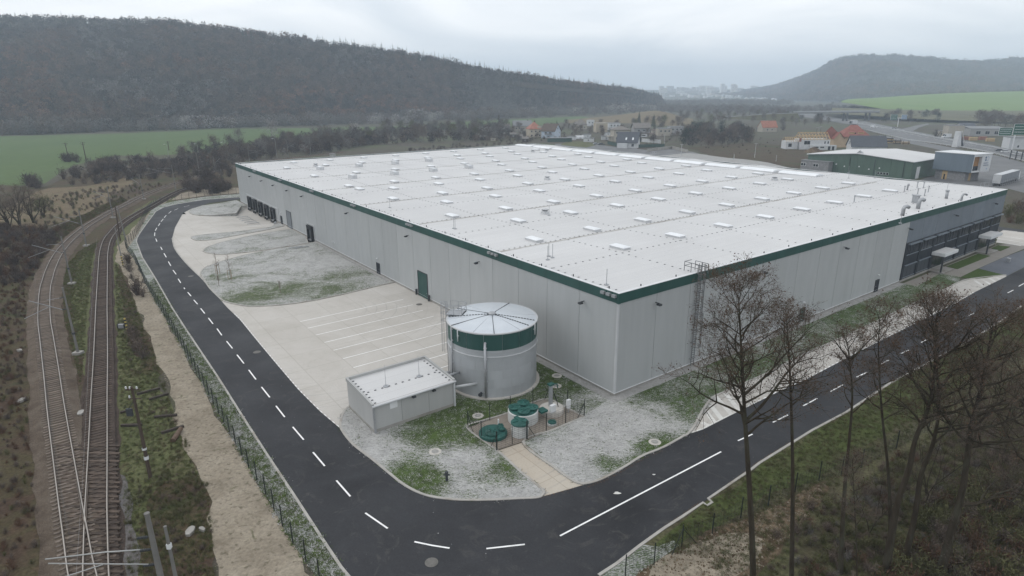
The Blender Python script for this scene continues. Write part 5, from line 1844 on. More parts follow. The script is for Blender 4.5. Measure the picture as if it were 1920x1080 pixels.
for i, (p, h, lab) in enumerate(masts):
    mast(p, h, lab, i not in (6, 10), block=i < 6)
fmast = mast((-22.55, 31.85), 8.7, 'large concrete mast at the bottom edge of the picture with white tubular brackets', False, block=False, r=.24)
br = link('bracket', None, fmast)
MB().tube([(-.6, .05, 6.0), (-3.4, .3, 5.6), (-7.5, .5, 4.9)], .042, 8).tube([(-.6, 0, 4.9), (-7.2, .3, 4.75)], .038, 8).tube([(-3.5, 0, 4.9), (-6.8, -.8, 4.2)], .034, 8).build('arm', mat('white_arm_mat', (.34, .345, .34), .08, 2, rough=.4), br, smooth=True)
q = MB()
for z in (7.0, 6.05, 4.9):
    q.tube([(-.2, 0, z), (-.95, .02, z - .12)], .04, 6)
    for k in range(6):
        q.tube([(-.3 - k * .11, 0, z - .02 - k * .015), (-.36 - k * .11, 0, z - .03 - k * .015)], .09, 8)
q.build('insulator', M['dark_metal'], br)
m2 = mast((-21.7, 32.0), 7.6, 'thin second pole right behind the large mast at the bottom edge', False, block=False, r=.15)
MB().box(-.12, .12, -.12, .12, 6.0, 6.35).build('clamp', M['white_metal'], m2)

# contact and carrier wires along the left track
wr = thing('overhead_wire', 'thin overhead wires strung above the left railway track', 'wire')
sup = [(-56.5, 20)] + [nearest(L1, p) for p, h, l in masts[:6]] + [nearest(L1, masts[8][0])]
sup[0] = nearest(L1, (-55, 26))
path = resample([p for p in L1], 3.0)
MB().tube([(p[0], p[1], 6.0) for p in path], .006, 4, False).build('contact_wire', M['dark_metal'], wr)
MB().tube([(p[0], p[1], 6.9 + .45 * abs(sin(i * 3.0 / 38 * pi))) for i, p in enumerate(path)], .007, 4, False).build('carrier_wire', M['dark_metal'], wr)
wr2 = thing('signal_cable', 'single pale wire sagging above the grass strip between the tracks', 'wire')
MB().tube([(x, y, z) for x, y, z in [(-28.13,32,3.67),(-30.56,36,3.91),(-34.24,42,4.1),(-37.7,48,5.41),(-42.42,56,6.78),(-48.98,67,8.37),(-56.81,80,9.71),(-66.85,97,11.42)]], .006, 4, False).build('wire', M['arm'], wr2)

# wooden poles, signal, markers
p = (-33.1,48.25)
wpole = thing('wooden_pole', 'dark leaning timber pole with white insulators beside the siding', 'pole', (*p, 0))
MB().tube([(0, 0, -.1), (-.12, .25, 9.0)], [.17, .11], 9).build('pole', M['wood_pole'], wpole)
MB().bar((-.75, .25, 8.75), (.5, .25, 8.75), .11).bar((-.6, .2, 7.9), (.55, .2, 7.9), .08).build('crossarm', M['wood_pole'], wpole)
q = MB()
for x, z in ((-.65, 8.9), (-.3, 8.9), (.3, 8.9), (-.5, 8.02)):
    q.lathe([(.07, z - .08), (.07, z + .12), (0, z + .16)], 8, (x, .25))
q.build('insulator', M['white_metal'], wpole)
MB().lathe([(.2, 1.9), (.2, 2.25)], 9).lathe([(.2, 2.9), (.2, 3.1)], 9).build('band', M['white_metal'], wpole)
MB().box(-1.0, -.5, .1, .3, 6.2, 6.9).bar((-.75, .2, 6.9), (-.2, .2, 7.6), .06).build('signal_lamp', M['dark_metal'], wpole)
M['stripe'] = None
ts = NT('hazard_stripe_mat')
vs_ = ts.coord('O', (1, 1, 1))
wv = ts.n('ShaderNodeTexWave', wave_type='BANDS', bands_direction='Z'); wv.inputs['Scale'].default_value = .62
ts.link(vs_, wv.inputs['Vector'])
M['stripe'] = ts.done(ts.ramp(wv.outputs['Fac'], [(.49, (.42, .33, .10)), (.51, (.02, .02, .02))]), .6)
mk_ = thing('track_marker', 'short black and yellow striped post in the grass right of the siding', 'marker post', (*(-56.73,84.47), 0))
MB().tube([(0, 0, 0), (-.1, .1, 2.1)], .13, 8).build('post', M['stripe'], mk_)
mk2 = thing('marker_box', 'small pale box with black edges beside the striped post', 'box', (*(-58.31,85.78), 0))
MB().box(-.5, .5, -.2, .2, .1, .7).build('box', M['arm'], mk2)
MB().box(-.55, -.42, -.22, .22, 0, .75).box(.42, .55, -.22, .22, 0, .75).build('legs', M['dark'], mk2)
tp = thing('lamp_pole', 'thin grey pole on the bank top with a striped black and yellow foot', 'pole', (*(-79.28,120.9), 0))
MB().tube([(0, 0, 2.2), (-.4, .5, 8.2)], [.1, .07], 8).build('pole', M['mast'], tp)
MB().tube([(0.15, -.2, 0), (0, 0, 2.2)], .12, 8).build('foot', M['stripe'], tp)
ap_ = thing('paired_pole', 'paired wooden poles joined as a narrow frame beside the siding curve', 'pole', (*(-92.85,143.5), 0))
MB().tube([(-.7, 0, 0), (-.25, 0, 8.2)], [.16, .11], 8).build('pole', M['wood_pole'], ap_)
MB().tube([(.7, 0, 0), (.2, 0, 8.2)], [.16, .11], 8).build('pole', M['mast'], ap_)
MB().bar((-.6, 0, 1.6), (.6, 0, 1.6), .12).bar((-.5, 0, 3.6), (.5, 0, 3.6), .12).bar((-.4, 0, 5.6), (.4, 0, 5.6), .12).build('brace', M['wood_pole'], ap_)
for (p, h, lab) in (((-249.5,352.5), 8, 'left of the two dark power poles standing by the bush in the green field'), ((-225.3,331.3), 9.8, 'right and taller of the two power poles by the bush in the green field'), ((-214.5,393.7), 5.6, 'lone short pole with a crossarm at the field edge above the dark thicket')):
    t = thing('power_pole', lab, 'pole', (*p, 0), .3, 'power poles in the field')
    MB().tube([(0, 0, 0), (0, 0, h)], [.24, .17], 8).build('pole', M['wood_pole'], t)
    MB().bar((-1.3, 0, h - .4), (1.3, 0, h - .4), .16).bar((-.9, 0, h - 1.2), (.9, 0, h - 1.2), .14).build('crossarm', M['wood_pole'], t)
    MB().tube([(-1.2, 0, h - .3), (-1.2, 0, h)], .09, 6).tube([(1.2, 0, h - .3), (1.2, 0, h)], .09, 6).build('insulator', M['arm'], t)
for (p, h, lab) in (((-178.4,326), 9.0, 'hooked street lamp beyond the curve above the bush'), ((-154.2,338.1), 9, 'hooked street lamp left of the far warehouse corner'), ((-124.9,333.6), 11, 'hooked street lamp behind the far left roof edge'), ((-166.3,333.3), 8.6, 'hooked street lamp rising from the dark thicket at left')):
    t = thing('street_lamp', lab, 'street lamp', (*p, 0), 2.8, 'hooked lamps along the railway')
    MB().tube([(0, 0, 0), (0, 0, h - .8), (.3, 0, h - .2), (.9, 0, h), (1.5, 0, h - .15)], [.1, .08, .06, .06, .05], 8).build('pole', M['arm'], t)
    MB().box(1.2, 2.0, -.16, .16, h - .32, h - .14).build('lamp_head', M['white_metal'], t)
# old sleepers lying in the grass
M['old_timber'] = mat('old_timber_mat', (.050, .040, .033), .3, 2, rough=.9)
rd = random.Random(3)
for (a, b, lab) in (((-43.66,64.36), (-41.78,65.82), 'dark discarded timber beam lying flat near the pole head, topmost'), ((-41.49,63.03), (-40.05,64.45), 'short dark beam lying just below the topmost discarded timber'), ((-38.66,59.02), (-36.47,59.45), 'dark old beam lying across the edge of the tan bank'), ((-36.13,55.73), (-34.51,57.08), 'long dark beam at the bank edge above the brown log'), ((-42.94,60), (-42.06,60.7), 'stub of old timber lying beside the siding ballast'), ((-41.18,57.27), (-39.09,57.36), 'thin dark plank in the grass left of the leaning pole')):
    L = hypot(b[0] - a[0], b[1] - a[1])
    t = MB().box(-L / 2, L / 2, -.14, .14, 0, .24).build('timber_beam', M['old_timber'], None, ((a[0] + b[0]) / 2, (a[1] + b[1]) / 2, .03), atan2(b[1] - a[1], b[0] - a[0]))
    tag(t, lab, 'timber beam', 'discarded timbers beside the track')
a, b = (-34.07,54.09), (-34.41,56.34)
tag(MB().tube([(a[0], a[1], .22), (b[0], b[1], .3)], [.26, .22], 9).build('log', mat('log_mat', (.105, .070, .048), .25, 2), None), 'brown log lying beneath the beams at the edge of the tan bank', 'log')
for (p, s, lab) in (((-47.22,59.93), 1.0, 'pale short concrete bar lying between the tracks'), ((-67.22,77.38), .7, 'whitish stone block in the brown scrub left of the track'), ((-55.99,62.96), .9, 'pale broken slab in the brown scrub left of the track'), ((-25.73,40.77), .8, 'flat pale stone in the grass near the bank below the leaning pole'), ((-24.84,40.95), .5, 'small pale stone beside the flat one near the bank')):
    t = MB().prism([(s * .7 * cos(a) * rd.uniform(.8, 1.1), s * .4 * sin(a) * rd.uniform(.7, 1.1)) for a in [2 * pi * i / 7 for i in range(7)]], 0, .25).build('stone_block', M['plinth'], None, (*p, .05), rd.uniform(0, 3))
    tag(t, lab, 'stone block')

# ---------------------------------------------------------------- trees and scrub
M['bark'] = mat('bark_mat', (.046, .038, .028), .30, 1.6, 5, rough=1.0, spec=.02, stretch=(2, 2, .5), dirt=((.070, .070, .050), .50, .7))
M['twig'] = mat('twig_mat', (.125, .102, .084), .25, .6, 3, rough=1.0, spec=0)
M['seed'] = mat('seed_cone_mat', (.10, .062, .042), .35, 2, rough=1.0, spec=0)


def brush(name, cols, rnd=.18, spec=.0, gain=1.0):
    """twig or leaf mass seen from afar: tone varies within a crown and from plant to plant"""
    cols = [tuple(x * gain for x in q) for q in cols]
    t = NT(name)
    v = t.coord('O', rnd=True)
    f = t.noise(v, .55, 4, .7)
    c = t.ramp(f, [(.28 + .44 * i / (len(cols) - 1), q) for i, q in enumerate(cols)])
    oi = t.n('ShaderNodeObjectInfo')
    c = t.mix(1.0, c, t.ramp(oi.outputs['Random'], [(0, 1 - rnd), (1, 1 + rnd)]), 'MULTIPLY')
    return t.done(c, .95, spec)


M['brush_brown'] = brush('brown_brush_mat', [(.072, .056, .046), (.118, .094, .078), (.155, .126, .106)])
M['brush_dark'] = brush('dark_brush_mat', [(.050, .041, .038), (.080, .066, .060), (.108, .091, .081)])
M['brush_grey'] = brush('grey_brush_mat', [(.090, .084, .078), (.145, .135, .125), (.190, .178, .165)])
M['brush_frost'] = brush('frosted_brush_mat', [(.150, .138, .132), (.270, .256, .246), (.380, .370, .360)])
M['brush_olive'] = brush('olive_brush_mat', [(.060, .062, .030), (.098, .098, .050), (.130, .124, .068)])
M['brush_rust'] = brush('rust_brush_mat', [(.064, .038, .028), (.108, .066, .046), (.132, .092, .064)])
M['needle'] = brush('needle_mat', [(.012, .024, .018), (.024, .042, .030), (.036, .056, .040)])
M['ever'] = brush('evergreen_scrub_mat', [(.020, .030, .024), (.034, .046, .036), (.052, .062, .048)])


class Bush:
    """grows branches into two meshes: wood and fine twigs"""

    def __init__(self, seed):
        self.r = random.Random(seed)
        self.wood, self.twig, self.cone = MB(), MB(), MB()

    def rv(self, s=1.0):
        r = self.r
        return Vector((r.gauss(0, s), r.gauss(0, s), r.gauss(0, s)))

    def sliver(self, a, b, w):
        d = b - a
        s = d.cross(self.rv())
        if s.length < 1e-5:
            return
        s.normalize()
        self.twig.add([tuple(a - s * w), tuple(a + s * w), tuple(b)], [(0, 1, 2)])

    def spray(self, p, d, L, w, n, cones):
        r = self.r
        for i in range(n):
            q = (d + self.rv(.55)); q.normalize()
            m = p + q * L * r.uniform(.4, .7)
            e = m + (q + self.rv(.35) + Vector((0, 0, .15))).normalized() * L * r.uniform(.4, .8)
            self.sliver(p, m, w); self.sliver(m, e, w * .8)
            for k in range(2):
                t = m.lerp(e, r.uniform(0, .8))
                self.sliver(t, t + (q + self.rv(.7)).normalized() * L * .4, w * .7)
            if cones and r.random() < cones:
                c = m.lerp(e, r.random()) + self.rv(.03)
                s = r.uniform(.03, .06)
                u = self.rv(1).normalized() * s; v = self.rv(1).normalized() * s
                self.cone.add([tuple(c - u), tuple(c + v), tuple(c + u), tuple(c - v)], [(0, 1, 2, 3)])

    def branch(self, p, d, L, r0, level, cfg):
        r = self.r
        n = 5 if level < 2 else 3
        pts, d = [p.copy()], d.normalized()
        for i in range(n):
            d = (d + self.rv(cfg['wander']) + Vector((0, 0, cfg['lift']))).normalized()
            pts.append(pts[-1] + d * (L / n))
        rad = [max(.006, r0 * (1 - .82 * i / n)) for i in range(n + 1)]
        self.wood.tube(pts, rad, 6 if level == 0 else (5 if level == 1 else 3), False)
        kids = cfg['kids'][level] if level < len(cfg['kids']) else 0
        if not kids:
            for i in range(1, n + 1):
                self.spray(pts[i], (pts[i] - pts[i - 1]).normalized(), cfg['tl'], cfg['tw'], cfg['tn'], cfg['cones'])
            return
        for k in range(kids):
            t = r.uniform(.25, 1.0) * n
            i = min(int(t), n - 1)
            q = pts[i].lerp(pts[i + 1], t - i)
            ax = (pts[i + 1] - pts[i]).normalized()
            side = ax.cross(self.rv()).normalized()
            nd = (ax * r.uniform(.5, 1.0) + side * r.uniform(.6, 1.0))
            self.branch(q, nd, L * r.uniform(.38, .62) * (1.15 - .4 * t / n), max(.008, rad[i] * .6), level + 1, cfg)
        self.spray(pts[-1], d, cfg['tl'], cfg['tw'], cfg['tn'], cfg['cones'])


def big_tree(label, path, r0, seed, limbs, crown_from, reach, cones=.40, dens=1.0, lean=(0, 0), forks=()):
    """a foreground tree: trunk along path, limbs of stated places, fine crown"""
    b = Bush(seed)
    path = [Vector(p) for p in path]
    base = path[0].copy()
    rel = [p - base for p in path]
    sm = [Vector(p) for p in spline([tuple(p) for p in rel], 4)]
    n = len(sm)
    H = sm[-1].z
    cfg = dict(wander=.16, lift=.07, kids=[round(5 * dens), round(4 * dens)], tl=.44, tw=.0060, tn=3, cones=cones)
    tr = MB()
    r0 *= .86
    tr.tube([sm[0] - Vector((0, 0, .3))] + sm, [r0 * 1.25] + [max(.02, r0 * (1 - .88 * (i / (n - 1)) ** .9)) for i in range(n)], 9)
    r = b.r
    for k in range(limbs):
        t = crown_from + (1 - crown_from) * ((k + r.uniform(0, .9)) / limbs)
        x = t * (n - 1)
        i = min(int(x), n - 2)
        p = sm[i].lerp(sm[i + 1], x - i)
        a = k * 2.4 + r.uniform(-.5, .5)
        up = .35 + .9 * t
        d = Vector((cos(a) + lean[0], sin(a) + lean[1], up))
        L = reach * (1.25 - .85 * t) * r.uniform(.75, 1.2)
        b.branch(p, d, L, max(.03, r0 * (1 - .85 * t) * .62), 0, cfg)
    for (t, dx, dz, L, rr) in forks:
        x = t * (n - 1); i = min(int(x), n - 2)
        b.branch(sm[i].lerp(sm[i + 1], x - i), Vector((dx, r.uniform(-.35, .35), dz)), L, rr, 0, cfg)
    t = thing('bare_tree', label, 'tree', tuple(base), 0, 'tall bare trees in front of the road')
    tr.build('trunk', M['bark'], t, smooth=True)
    c = b.wood.build('crown', M['bark'], t)
    b.twig.build('twigs', M['twig'], c)
    if b.cone.v:
        tag(b.cone.build('seed_cones', M['seed'], c), kind='stuff')
    return t


big_tree('tallest bare tree of the row, its dark crown against the grey warehouse wall', [(16.69,34.3,-0.04),(16.02,34.3,4.96),(15.22,34.3,9.95),(14.63,34.3,13.45),(14.06,34.3,17.13),(13.67,34.3,19.58),(13.34,34.3,21.74)], .27, 11, 26, .44, 5.2, dens=1.15,
         forks=((.50, .9, .8, 6.5, .12), (.58, .8, 1.0, 5.5, .10), (.52, -1, .45, 5.0, .09), (.60, -1, .35, 4.6, .08)))
big_tree('slim straight bare tree just right of the tallest one, crown small and thin', [(19.64,35,-0.08),(18.9,35,6.1),(18.29,35,10.66),(17.62,35,14.93),(17.11,35,17.87),(16.67,35,19.98)], .20, 12, 20, .55, 2.6, dens=.85)
big_tree('thin crooked bare tree between the slim one and the twin trunks', [(23.63,36,-0.1),(23.07,36,4.41),(22.67,36,8.32),(22.49,36,10.81),(22.16,36,14.19),(21.65,36,16.47),(21.18,36,18.14)], .20, 13, 16, .60, 2.6, dens=.85, forks=((.86, -.7, .9, 2.6, .07), (.86, .6, 1.0, 2.6, .07)))
big_tree('slender upright bare tree behind the crooked one with a twiggy top over the road', [(28.17,37.5,-0.73),(27.33,37.5,4.11),(26.42,37.5,8.14),(25.48,37.5,11.54),(24.79,37.5,14.38),(24.21,37.5,17.11),(23.98,37.5,19)], .17, 14, 18, .50, 3.2, dens=.95)
big_tree('stout bare tree forking right of centre, trunk leaning to the right', [(26.81,36,0.01),(26.68,36,3.49),(26.6,36,6.15),(26.89,36,8.71),(26.88,36,10.98),(27.29,36,13.57),(27.18,36,15.87),(26.79,36,18.1),(26.49,36,19.9)], .32, 15, 24, .52, 4.6, dens=1.1,
         forks=((.62, -.6, 1.0, 3.6, .11), (.8, .9, 1.0, 4.2, .10)))
big_tree('leaning dark bare tree close behind the stout forking one', [(28.59,36.8,-0.11),(28.66,36.8,2.82),(28.6,36.8,5.09),(28.42,36.8,7.73),(28.74,36.8,10.02),(28.63,36.8,12.73),(27.96,36.8,15.49),(27.32,36.8,17.76),(26.82,36.8,19.24)], .27, 16, 20, .50, 4.2, dens=1.0, forks=((.55, 1, .25, 5.2, .08), (.7, 1, .5, 4.0, .07)))
big_tree('heavy leaning bare tree at the right edge with long limbs reaching right', [(30.23,35.3,0.02),(30.24,35.3,2.69),(30.23,35.3,4.7),(30.3,35.3,7.07),(30.12,35.3,9.57),(29.83,35.3,12.18),(29.85,35.3,14.69),(29.8,35.3,16.56),(29.66,35.3,18.37),(29.61,35.3,19.44)], .36, 17, 24, .48, 5.0, dens=1.1,
         forks=((.30, 1, .10, 6.0, .13), (.50, 1, .28, 8.0, .14), (.55, 1, .05, 7.0, .08), (.62, 1, .12, 6.5, .10), (.74, 1, .15, 6.5, .10)))
big_tree('bare tree at the far right rim, its branches entering from outside', [(41.69,39,-3.11),(39.96,39,2.86),(38.46,39,7.95),(37.27,39,11.88),(36.25,39,15.19),(35.18,39,17.97)], .30, 18, 26, .30, 5.5, dens=1.05, lean=(-.5, 0))
big_tree('thin young bare tree among the trunks near the bottom right', [(23.41,33.5,0.32),(22.65,33.5,4.72),(22.13,33.5,7.24),(21.64,33.5,9.66),(21.32,33.5,11.22)], .07, 19, 12, .35, 1.6, dens=.7, cones=.2)


SAP = []
for k in range(3):
    b = Bush(80 + k)
    cfg = dict(wander=.14, lift=.10, kids=[6, 3], tl=.5, tw=.007, tn=3, cones=.15)
    for j in range(2 + k % 2):
        a = j * 2.2 + k
        b.branch(Vector((0, 0, -.1)), Vector((cos(a) * .16, sin(a) * .16, 1)), b.r.uniform(5.5, 8.5), .05, 0, cfg)
    q = MB()
    q.add(b.wood.v, b.wood.f); nw = len(b.wood.f)
    me = q.mesh('stems', M['bark'])
    b2 = MB(); b2.add(b.twig.v, b.twig.f); b2.add(b.cone.v, b.cone.f)
    SAP.append((me, b2.mesh('twigs', M['twig'])))
rsp = random.Random(12)
for p in scatter([(21.24,32.48),(25.95,40.25),(34.29,47.17),(44.54,55.22),(59.37,65.86),(81.13,78.63),(75.71,60.44),(46.22,34.6),(26.97,28.44)], 26, rsp, (), 1.6):
    m1, m2_ = SAP[rsp.randrange(3)]
    t = thing('sapling', 'thin twiggy sapling in the undergrowth between the big bare trees', 'tree', (*p, 0), rsp.uniform(0, 6), 'saplings in the wooded corner')
    link('stems', m1, t); link('twigs', m2_, t)
    s_ = rsp.uniform(.6, 1.1); t.scale = (s_, s_, s_)


# ------------- shared small plants
def far_tree_mesh(name, seed, h, w, m, n_limb=9, fuzz=420, blade=.10, trunk_frac=.3, flat=1.0):
    """a bare tree for the middle distance: tapered trunk, limbs and a haze of twigs, one mesh"""
    r = random.Random(seed)
    q = MB()
    rv = lambda s: Vector((r.gauss(0, s), r.gauss(0, s), r.gauss(0, s)))
    top = Vector((r.uniform(-.4, .4), r.uniform(-.4, .4), h * .9))
    q.tube([(0, 0, -.2), tuple(top * .5 + rv(.1)), tuple(top)], [h * .018, h * .012, .02], 5, False)
    tips = []
    for k in range(n_limb):
        t = trunk_frac + (1 - trunk_frac) * k / n_limb * .9
        p = top * t
        a = k * 2.4 + r.uniform(-.4, .4)
        L = w * .55 * (1.2 - .6 * t) * r.uniform(.7, 1.15)
        e = p + Vector((cos(a), sin(a), .55 + .7 * t)).normalized() * L
        m_ = p.lerp(e, .5) + rv(.12)
        q.tube([p, m_, e], [h * .006, h * .004, .012], 3, False)
        tips += [(m_, L), (e, L), (p.lerp(e, .75), L)]
    tips += [(top, w * .3), (top * .85, w * .35)]
    for i in range(fuzz):
        c, L = tips[r.randrange(len(tips))]
        c = c + rv(L * .26)
        d = (rv(1) + Vector((0, 0, .8)) + (c - top * .45) * (1.2 / h)).normalized() * r.uniform(.5, 1.3) * h * .09
        s = d.cross(rv(1))
        if s.length < 1e-4:
            continue
        s = s.normalized() * blade * r.uniform(.5, 1.2)
        q.add([tuple(c - s), tuple(c + s), tuple(c + d)], [(0, 1, 2)])
    return q.mesh(name, m)


def shrub_mesh(name, seed, h, w, m, stems=14, fuzz=260, blade=.05):
    r = random.Random(seed)
    q = MB()
    rv = lambda s: Vector((r.gauss(0, s), r.gauss(0, s), r.gauss(0, s)))
    for i in range(stems):
        a = r.uniform(0, 6.28); f = r.uniform(.1, 1)
        e = Vector((cos(a) * w * .5 * f, sin(a) * w * .5 * f, h * (1.05 - .45 * f * f) * r.uniform(.7, 1.05)))
        b = Vector((cos(a) * w * .12 * f, sin(a) * w * .12 * f, -.1))
        m_ = b.lerp(e, .5) + rv(h * .05) + Vector((0, 0, h * .06))
        q.tube([b, m_, e], [.03 * h ** .5, .02 * h ** .5, .006], 3, False)
        for j in range(fuzz // stems):
            t = r.uniform(.25, 1)
            c = b.lerp(m_, t * 2) if t < .5 else m_.lerp(e, t * 2 - 1)
            c = c + rv(.10 * w)
            c.z = max(c.z, .02)
            d = (rv(1) + Vector((0, 0, .9))).normalized() * r.uniform(.12, .3) * h
            s = d.cross(rv(1)).normalized() * blade * r.uniform(.5, 1.2)
            q.add([tuple(c - s), tuple(c + s), tuple(c + d)], [(0, 1, 2)])
    return q.mesh(name, m)


def conifer_mesh(name, seed, h, w, m, tiers=16):
    r = random.Random(seed)
    q = MB().tube([(0, 0, -.2), (0, 0, h * .95)], [h * .018, .02], 5, False)
    for k in range(tiers):
        t = k / tiers
        z = h * (.10 + .88 * t)
        R = w * .5 * (1 - t) ** .85 + .12
        n = 10
        for i in range(n):
            a = 2 * pi * (i + r.random()) / n
            L = R * r.uniform(.7, 1.15)
            d = Vector((cos(a), sin(a), 0)); s = Vector((-sin(a), cos(a), 0)) * L * .28
            p = Vector((0, 0, z + r.uniform(-.2, .2)))
            e = p + d * L - Vector((0, 0, L * .38))
            m1 = p + d * L * .55 - Vector((0, 0, L * .10))
            q.add([tuple(p), tuple(m1 - s), tuple(e), tuple(m1 + s)], [(0, 1, 2), (0, 2, 3)])
    return q.mesh(name, m)


def clump_mesh(name, seed, h, w, m, n=80, face=1.3, low=.15):
    """crown of a wood seen from far: leaf-clump faces through an egg-shaped volume"""
    r = random.Random(seed)
    q = MB()
    for i in range(n):
        while True:
            v = Vector((r.uniform(-1, 1), r.uniform(-1, 1), r.uniform(-1, 1)))
            if .35 < v.length < 1:
                break
        c = Vector((v.x * w * .5, v.y * w * .5, h * (low + (1 - low) * (v.z * .5 + .5))))
        d = Vector((r.gauss(0, 1), r.gauss(0, 1), r.gauss(0, 1) + .6)).normalized() * face * r.uniform(.6, 1.4)
        s = d.cross(Vector((r.gauss(0, 1), r.gauss(0, 1), r.gauss(0, 1)))).normalized() * face * r.uniform(.25, .6)
        q.add([tuple(c - s - d * .5), tuple(c + s - d * .5), tuple(c + d * .5)], [(0, 1, 2)])
    q.tube([(0, 0, -1), (0, 0, h * .7)], [.25, .08], 3, False)
    return q.mesh(name, m)


def plant(name, me, p, s, lab, cat, group=None, rz=None, z=0.0):
    o = link(name, me, None, (p[0], p[1], z), rz if rz is not None else rnd.uniform(0, 6.28))
    o.scale = (s, s, s)
    return tag(o, lab, cat, group)


rnd = random.Random(21)
FT = {k: [far_tree_mesh('thicket_tree', 100 + 10 * j + i, 9, 7.2, M[mm], 10, 760, .11) for i in range(3)] for j, (k, mm) in enumerate((('brown', 'brush_brown'), ('grey', 'brush_grey'), ('dark', 'brush_dark'), ('olive', 'brush_olive'), ('frost', 'brush_frost'), ('rust', 'brush_rust')))}
SH = {k: [shrub_mesh('scrub_bush', 300 + 10 * j + i, 1.0, 1.3, M[mm], 12, 260, .022) for i in range(3)] for j, (k, mm) in enumerate((('brown', 'brush_brown'), ('dark', 'brush_dark'), ('olive', 'brush_olive'), ('rust', 'brush_rust'), ('grey', 'brush_grey'), ('ever', 'ever')))}
CN = [conifer_mesh('spruce', 400 + i, 10, 4.2, M['needle']) for i in range(2)]
POP = [far_tree_mesh('spruce', 410, 14, 1.6, M['brush_dark'], 16, 420, .08, .1)]

# the thicket behind the rails and along the field (each a tree one could count)
belts = [
    ([(-177.4,333.9),(-182.3,370.4),(-179,414.9),(-163.5,440.2),(-151.4,448.9),(-128.7,478.2),(-111.7,512.4),(-90.75,434.7),(-103.57,382.6),(-120.1,353.7),(-135,323.5),(-141.5,285),(-146.4,275.5)], 70, 6.0, 9.5, ('brown', 'brown', 'dark', 'grey'), 'bare grey brown tree in the thicket behind the railway', 'thicket behind the railway'),
    ([(-162,481),(-124,569.9),(-92.6,617.6),(-46.84,631.5),(-1.67,626.5),(2.64,467.3),(-22.16,448.5),(-51.7,441.1),(-80.29,433.9),(-105.15,401.5)], 64, 7.5, 11.5, ('brown', 'grey', 'grey', 'dark', 'olive'), 'bare tree in the wood left of the village', 'wood left of the village'),
    ([(119.9,457.5),(144.3,515.1),(176.3,547.8),(195.4,524),(163.2,424.4),(130.6,392.7),(109.37,394.2)], 46, 7.5, 11, ('ever', 'dark', 'ever', 'brown'), 'dark dense tree in the grove between the village and the building sites', 'grove right of the village'),
    ([(233.4,600.4),(328.7,750.8),(398.6,803.3),(318.8,629.6),(250.3,548),(207.2,509.2)], 22, 5, 8, ('grey', 'brown', 'dark'), 'bare tree standing before the overpass embankment', 'trees before the overpass'),
    ([(454.4,794.8),(531.2,854.9),(527,783.7),(443.5,657.9),(412.7,661.8),(399.5,687.4)], 22, 7, 12, ('dark', 'brown', 'ever'), 'dark tree on the bank beside the highway sign', 'trees beside the highway'),
    ([(457.3,623.5),(483.6,590.9),(424.7,501.9),(421.6,530.6),(407.1,547.5)], 18, 8, 14, ('grey', 'brown', 'brown'), 'bare tree behind the industrial sheds', 'trees behind the industrial sheds'),
]
FT['ever'] = [far_tree_mesh('grove_tree', 180 + i, 9, 6.5, M['ever'], 10, 620, .12, .12) for i in range(3)]
for poly, n, h0, h1, kinds, lab, grp in belts:
    for p in scatter(poly, n, rnd, (), 1.2):
        k = kinds[rnd.randrange(len(kinds))]
        s = rnd.uniform(h0, h1) / 9
        plant('bare_tree', FT[k][rnd.randrange(3)], p, s, lab, 'tree', grp)
for (px, h, lab) in (((-174.4,460.7), 14.5, 'tall pale frosted tree rising above the thicket and the green field'), ((-117.2,477.3), 12, 'broad pale grey tree at the right end of the thicket'), ((-186.5,432.8), 11, 'bare tree with many upright stems at the field edge')):
    plant('frosted_tree', FT['frost' if h > 11.5 else 'grey'][0], px, h / 9, lab, 'tree')
# dark bushes along the field, left
for (poly, n, h0, h1, kinds, lab, grp) in (
        ([(-188.5,254.7),(-202.6,292.2),(-212.7,330.6),(-196.9,335),(-172.2,320.5),(-164.5,333.2),(-146.9,319.1),(-118.3,265),(-116.2,240.8),(-135.1,249.2),(-154.7,253.2),(-162.3,241.3),(-173.1,238.8)], 120, 2.4, 5.2, ('dark', 'dark', 'brown'), 'dark leafless bush in the belt between field and railway', 'bush belt by the field'),
        ([(-125.2,234),(-113.2,217.9),(-103.3,212.8),(-101.12,225),(-109.84,240.5),(-119.7,239.5)], 34, 2.2, 4.5, ('dark', 'dark', 'brown'), 'dark leafless bush inside the bend before the warehouse corner', 'bushes at the far bend'),
        ([(-83.12,128.3),(-76.2,118.5),(-68.23,107.59),(-63.04,99.84),(-65.8,102.23),(-73.49,112.8)], 9, 1.2, 2.3, ('dark', 'brown'), 'low dark bush between siding and tan bank', 'bushes beside the siding'),
        ([(-56.43,84.89),(-52.21,79.76),(-46.06,71.8),(-46.73,71.17),(-52.16,77.88)], 9, .9, 1.8, ('dark', 'brown'), 'low brown bush between siding and tan bank', 'bushes beside the siding'),
        ([(140.6,173),(159.7,188.3),(160.3,177.3),(137,150.1),(128.6,150.4),(129.2,158.3)], 34, 2.0, 4.0, ('brown', 'rust', 'olive'), 'brown scrub bush on the slope beyond the office corner', 'scrub beyond the office'),
        ([(-189.8,242.4),(-182.7,239.2),(-175.8,230.6),(-179.9,230.8)], 6, 3, 5, ('dark',), 'dark bush at the near corner of the green field', 'bushes at the field corner'),
        ([(-242.2,337.7),(-232.6,337.1),(-221.6,320.7),(-230.2,321.2)], 6, 3.5, 5, ('dark',), 'dark bush below the power poles in the field', 'bushes below the power poles')):
    for p in scatter(poly, n, rnd, (), .6):
        k = kinds[rnd.randrange(len(kinds))]
        plant('scrub_bush', SH[k][rnd.randrange(3)], p, rnd.uniform(h0, h1), lab, 'bush', grp)
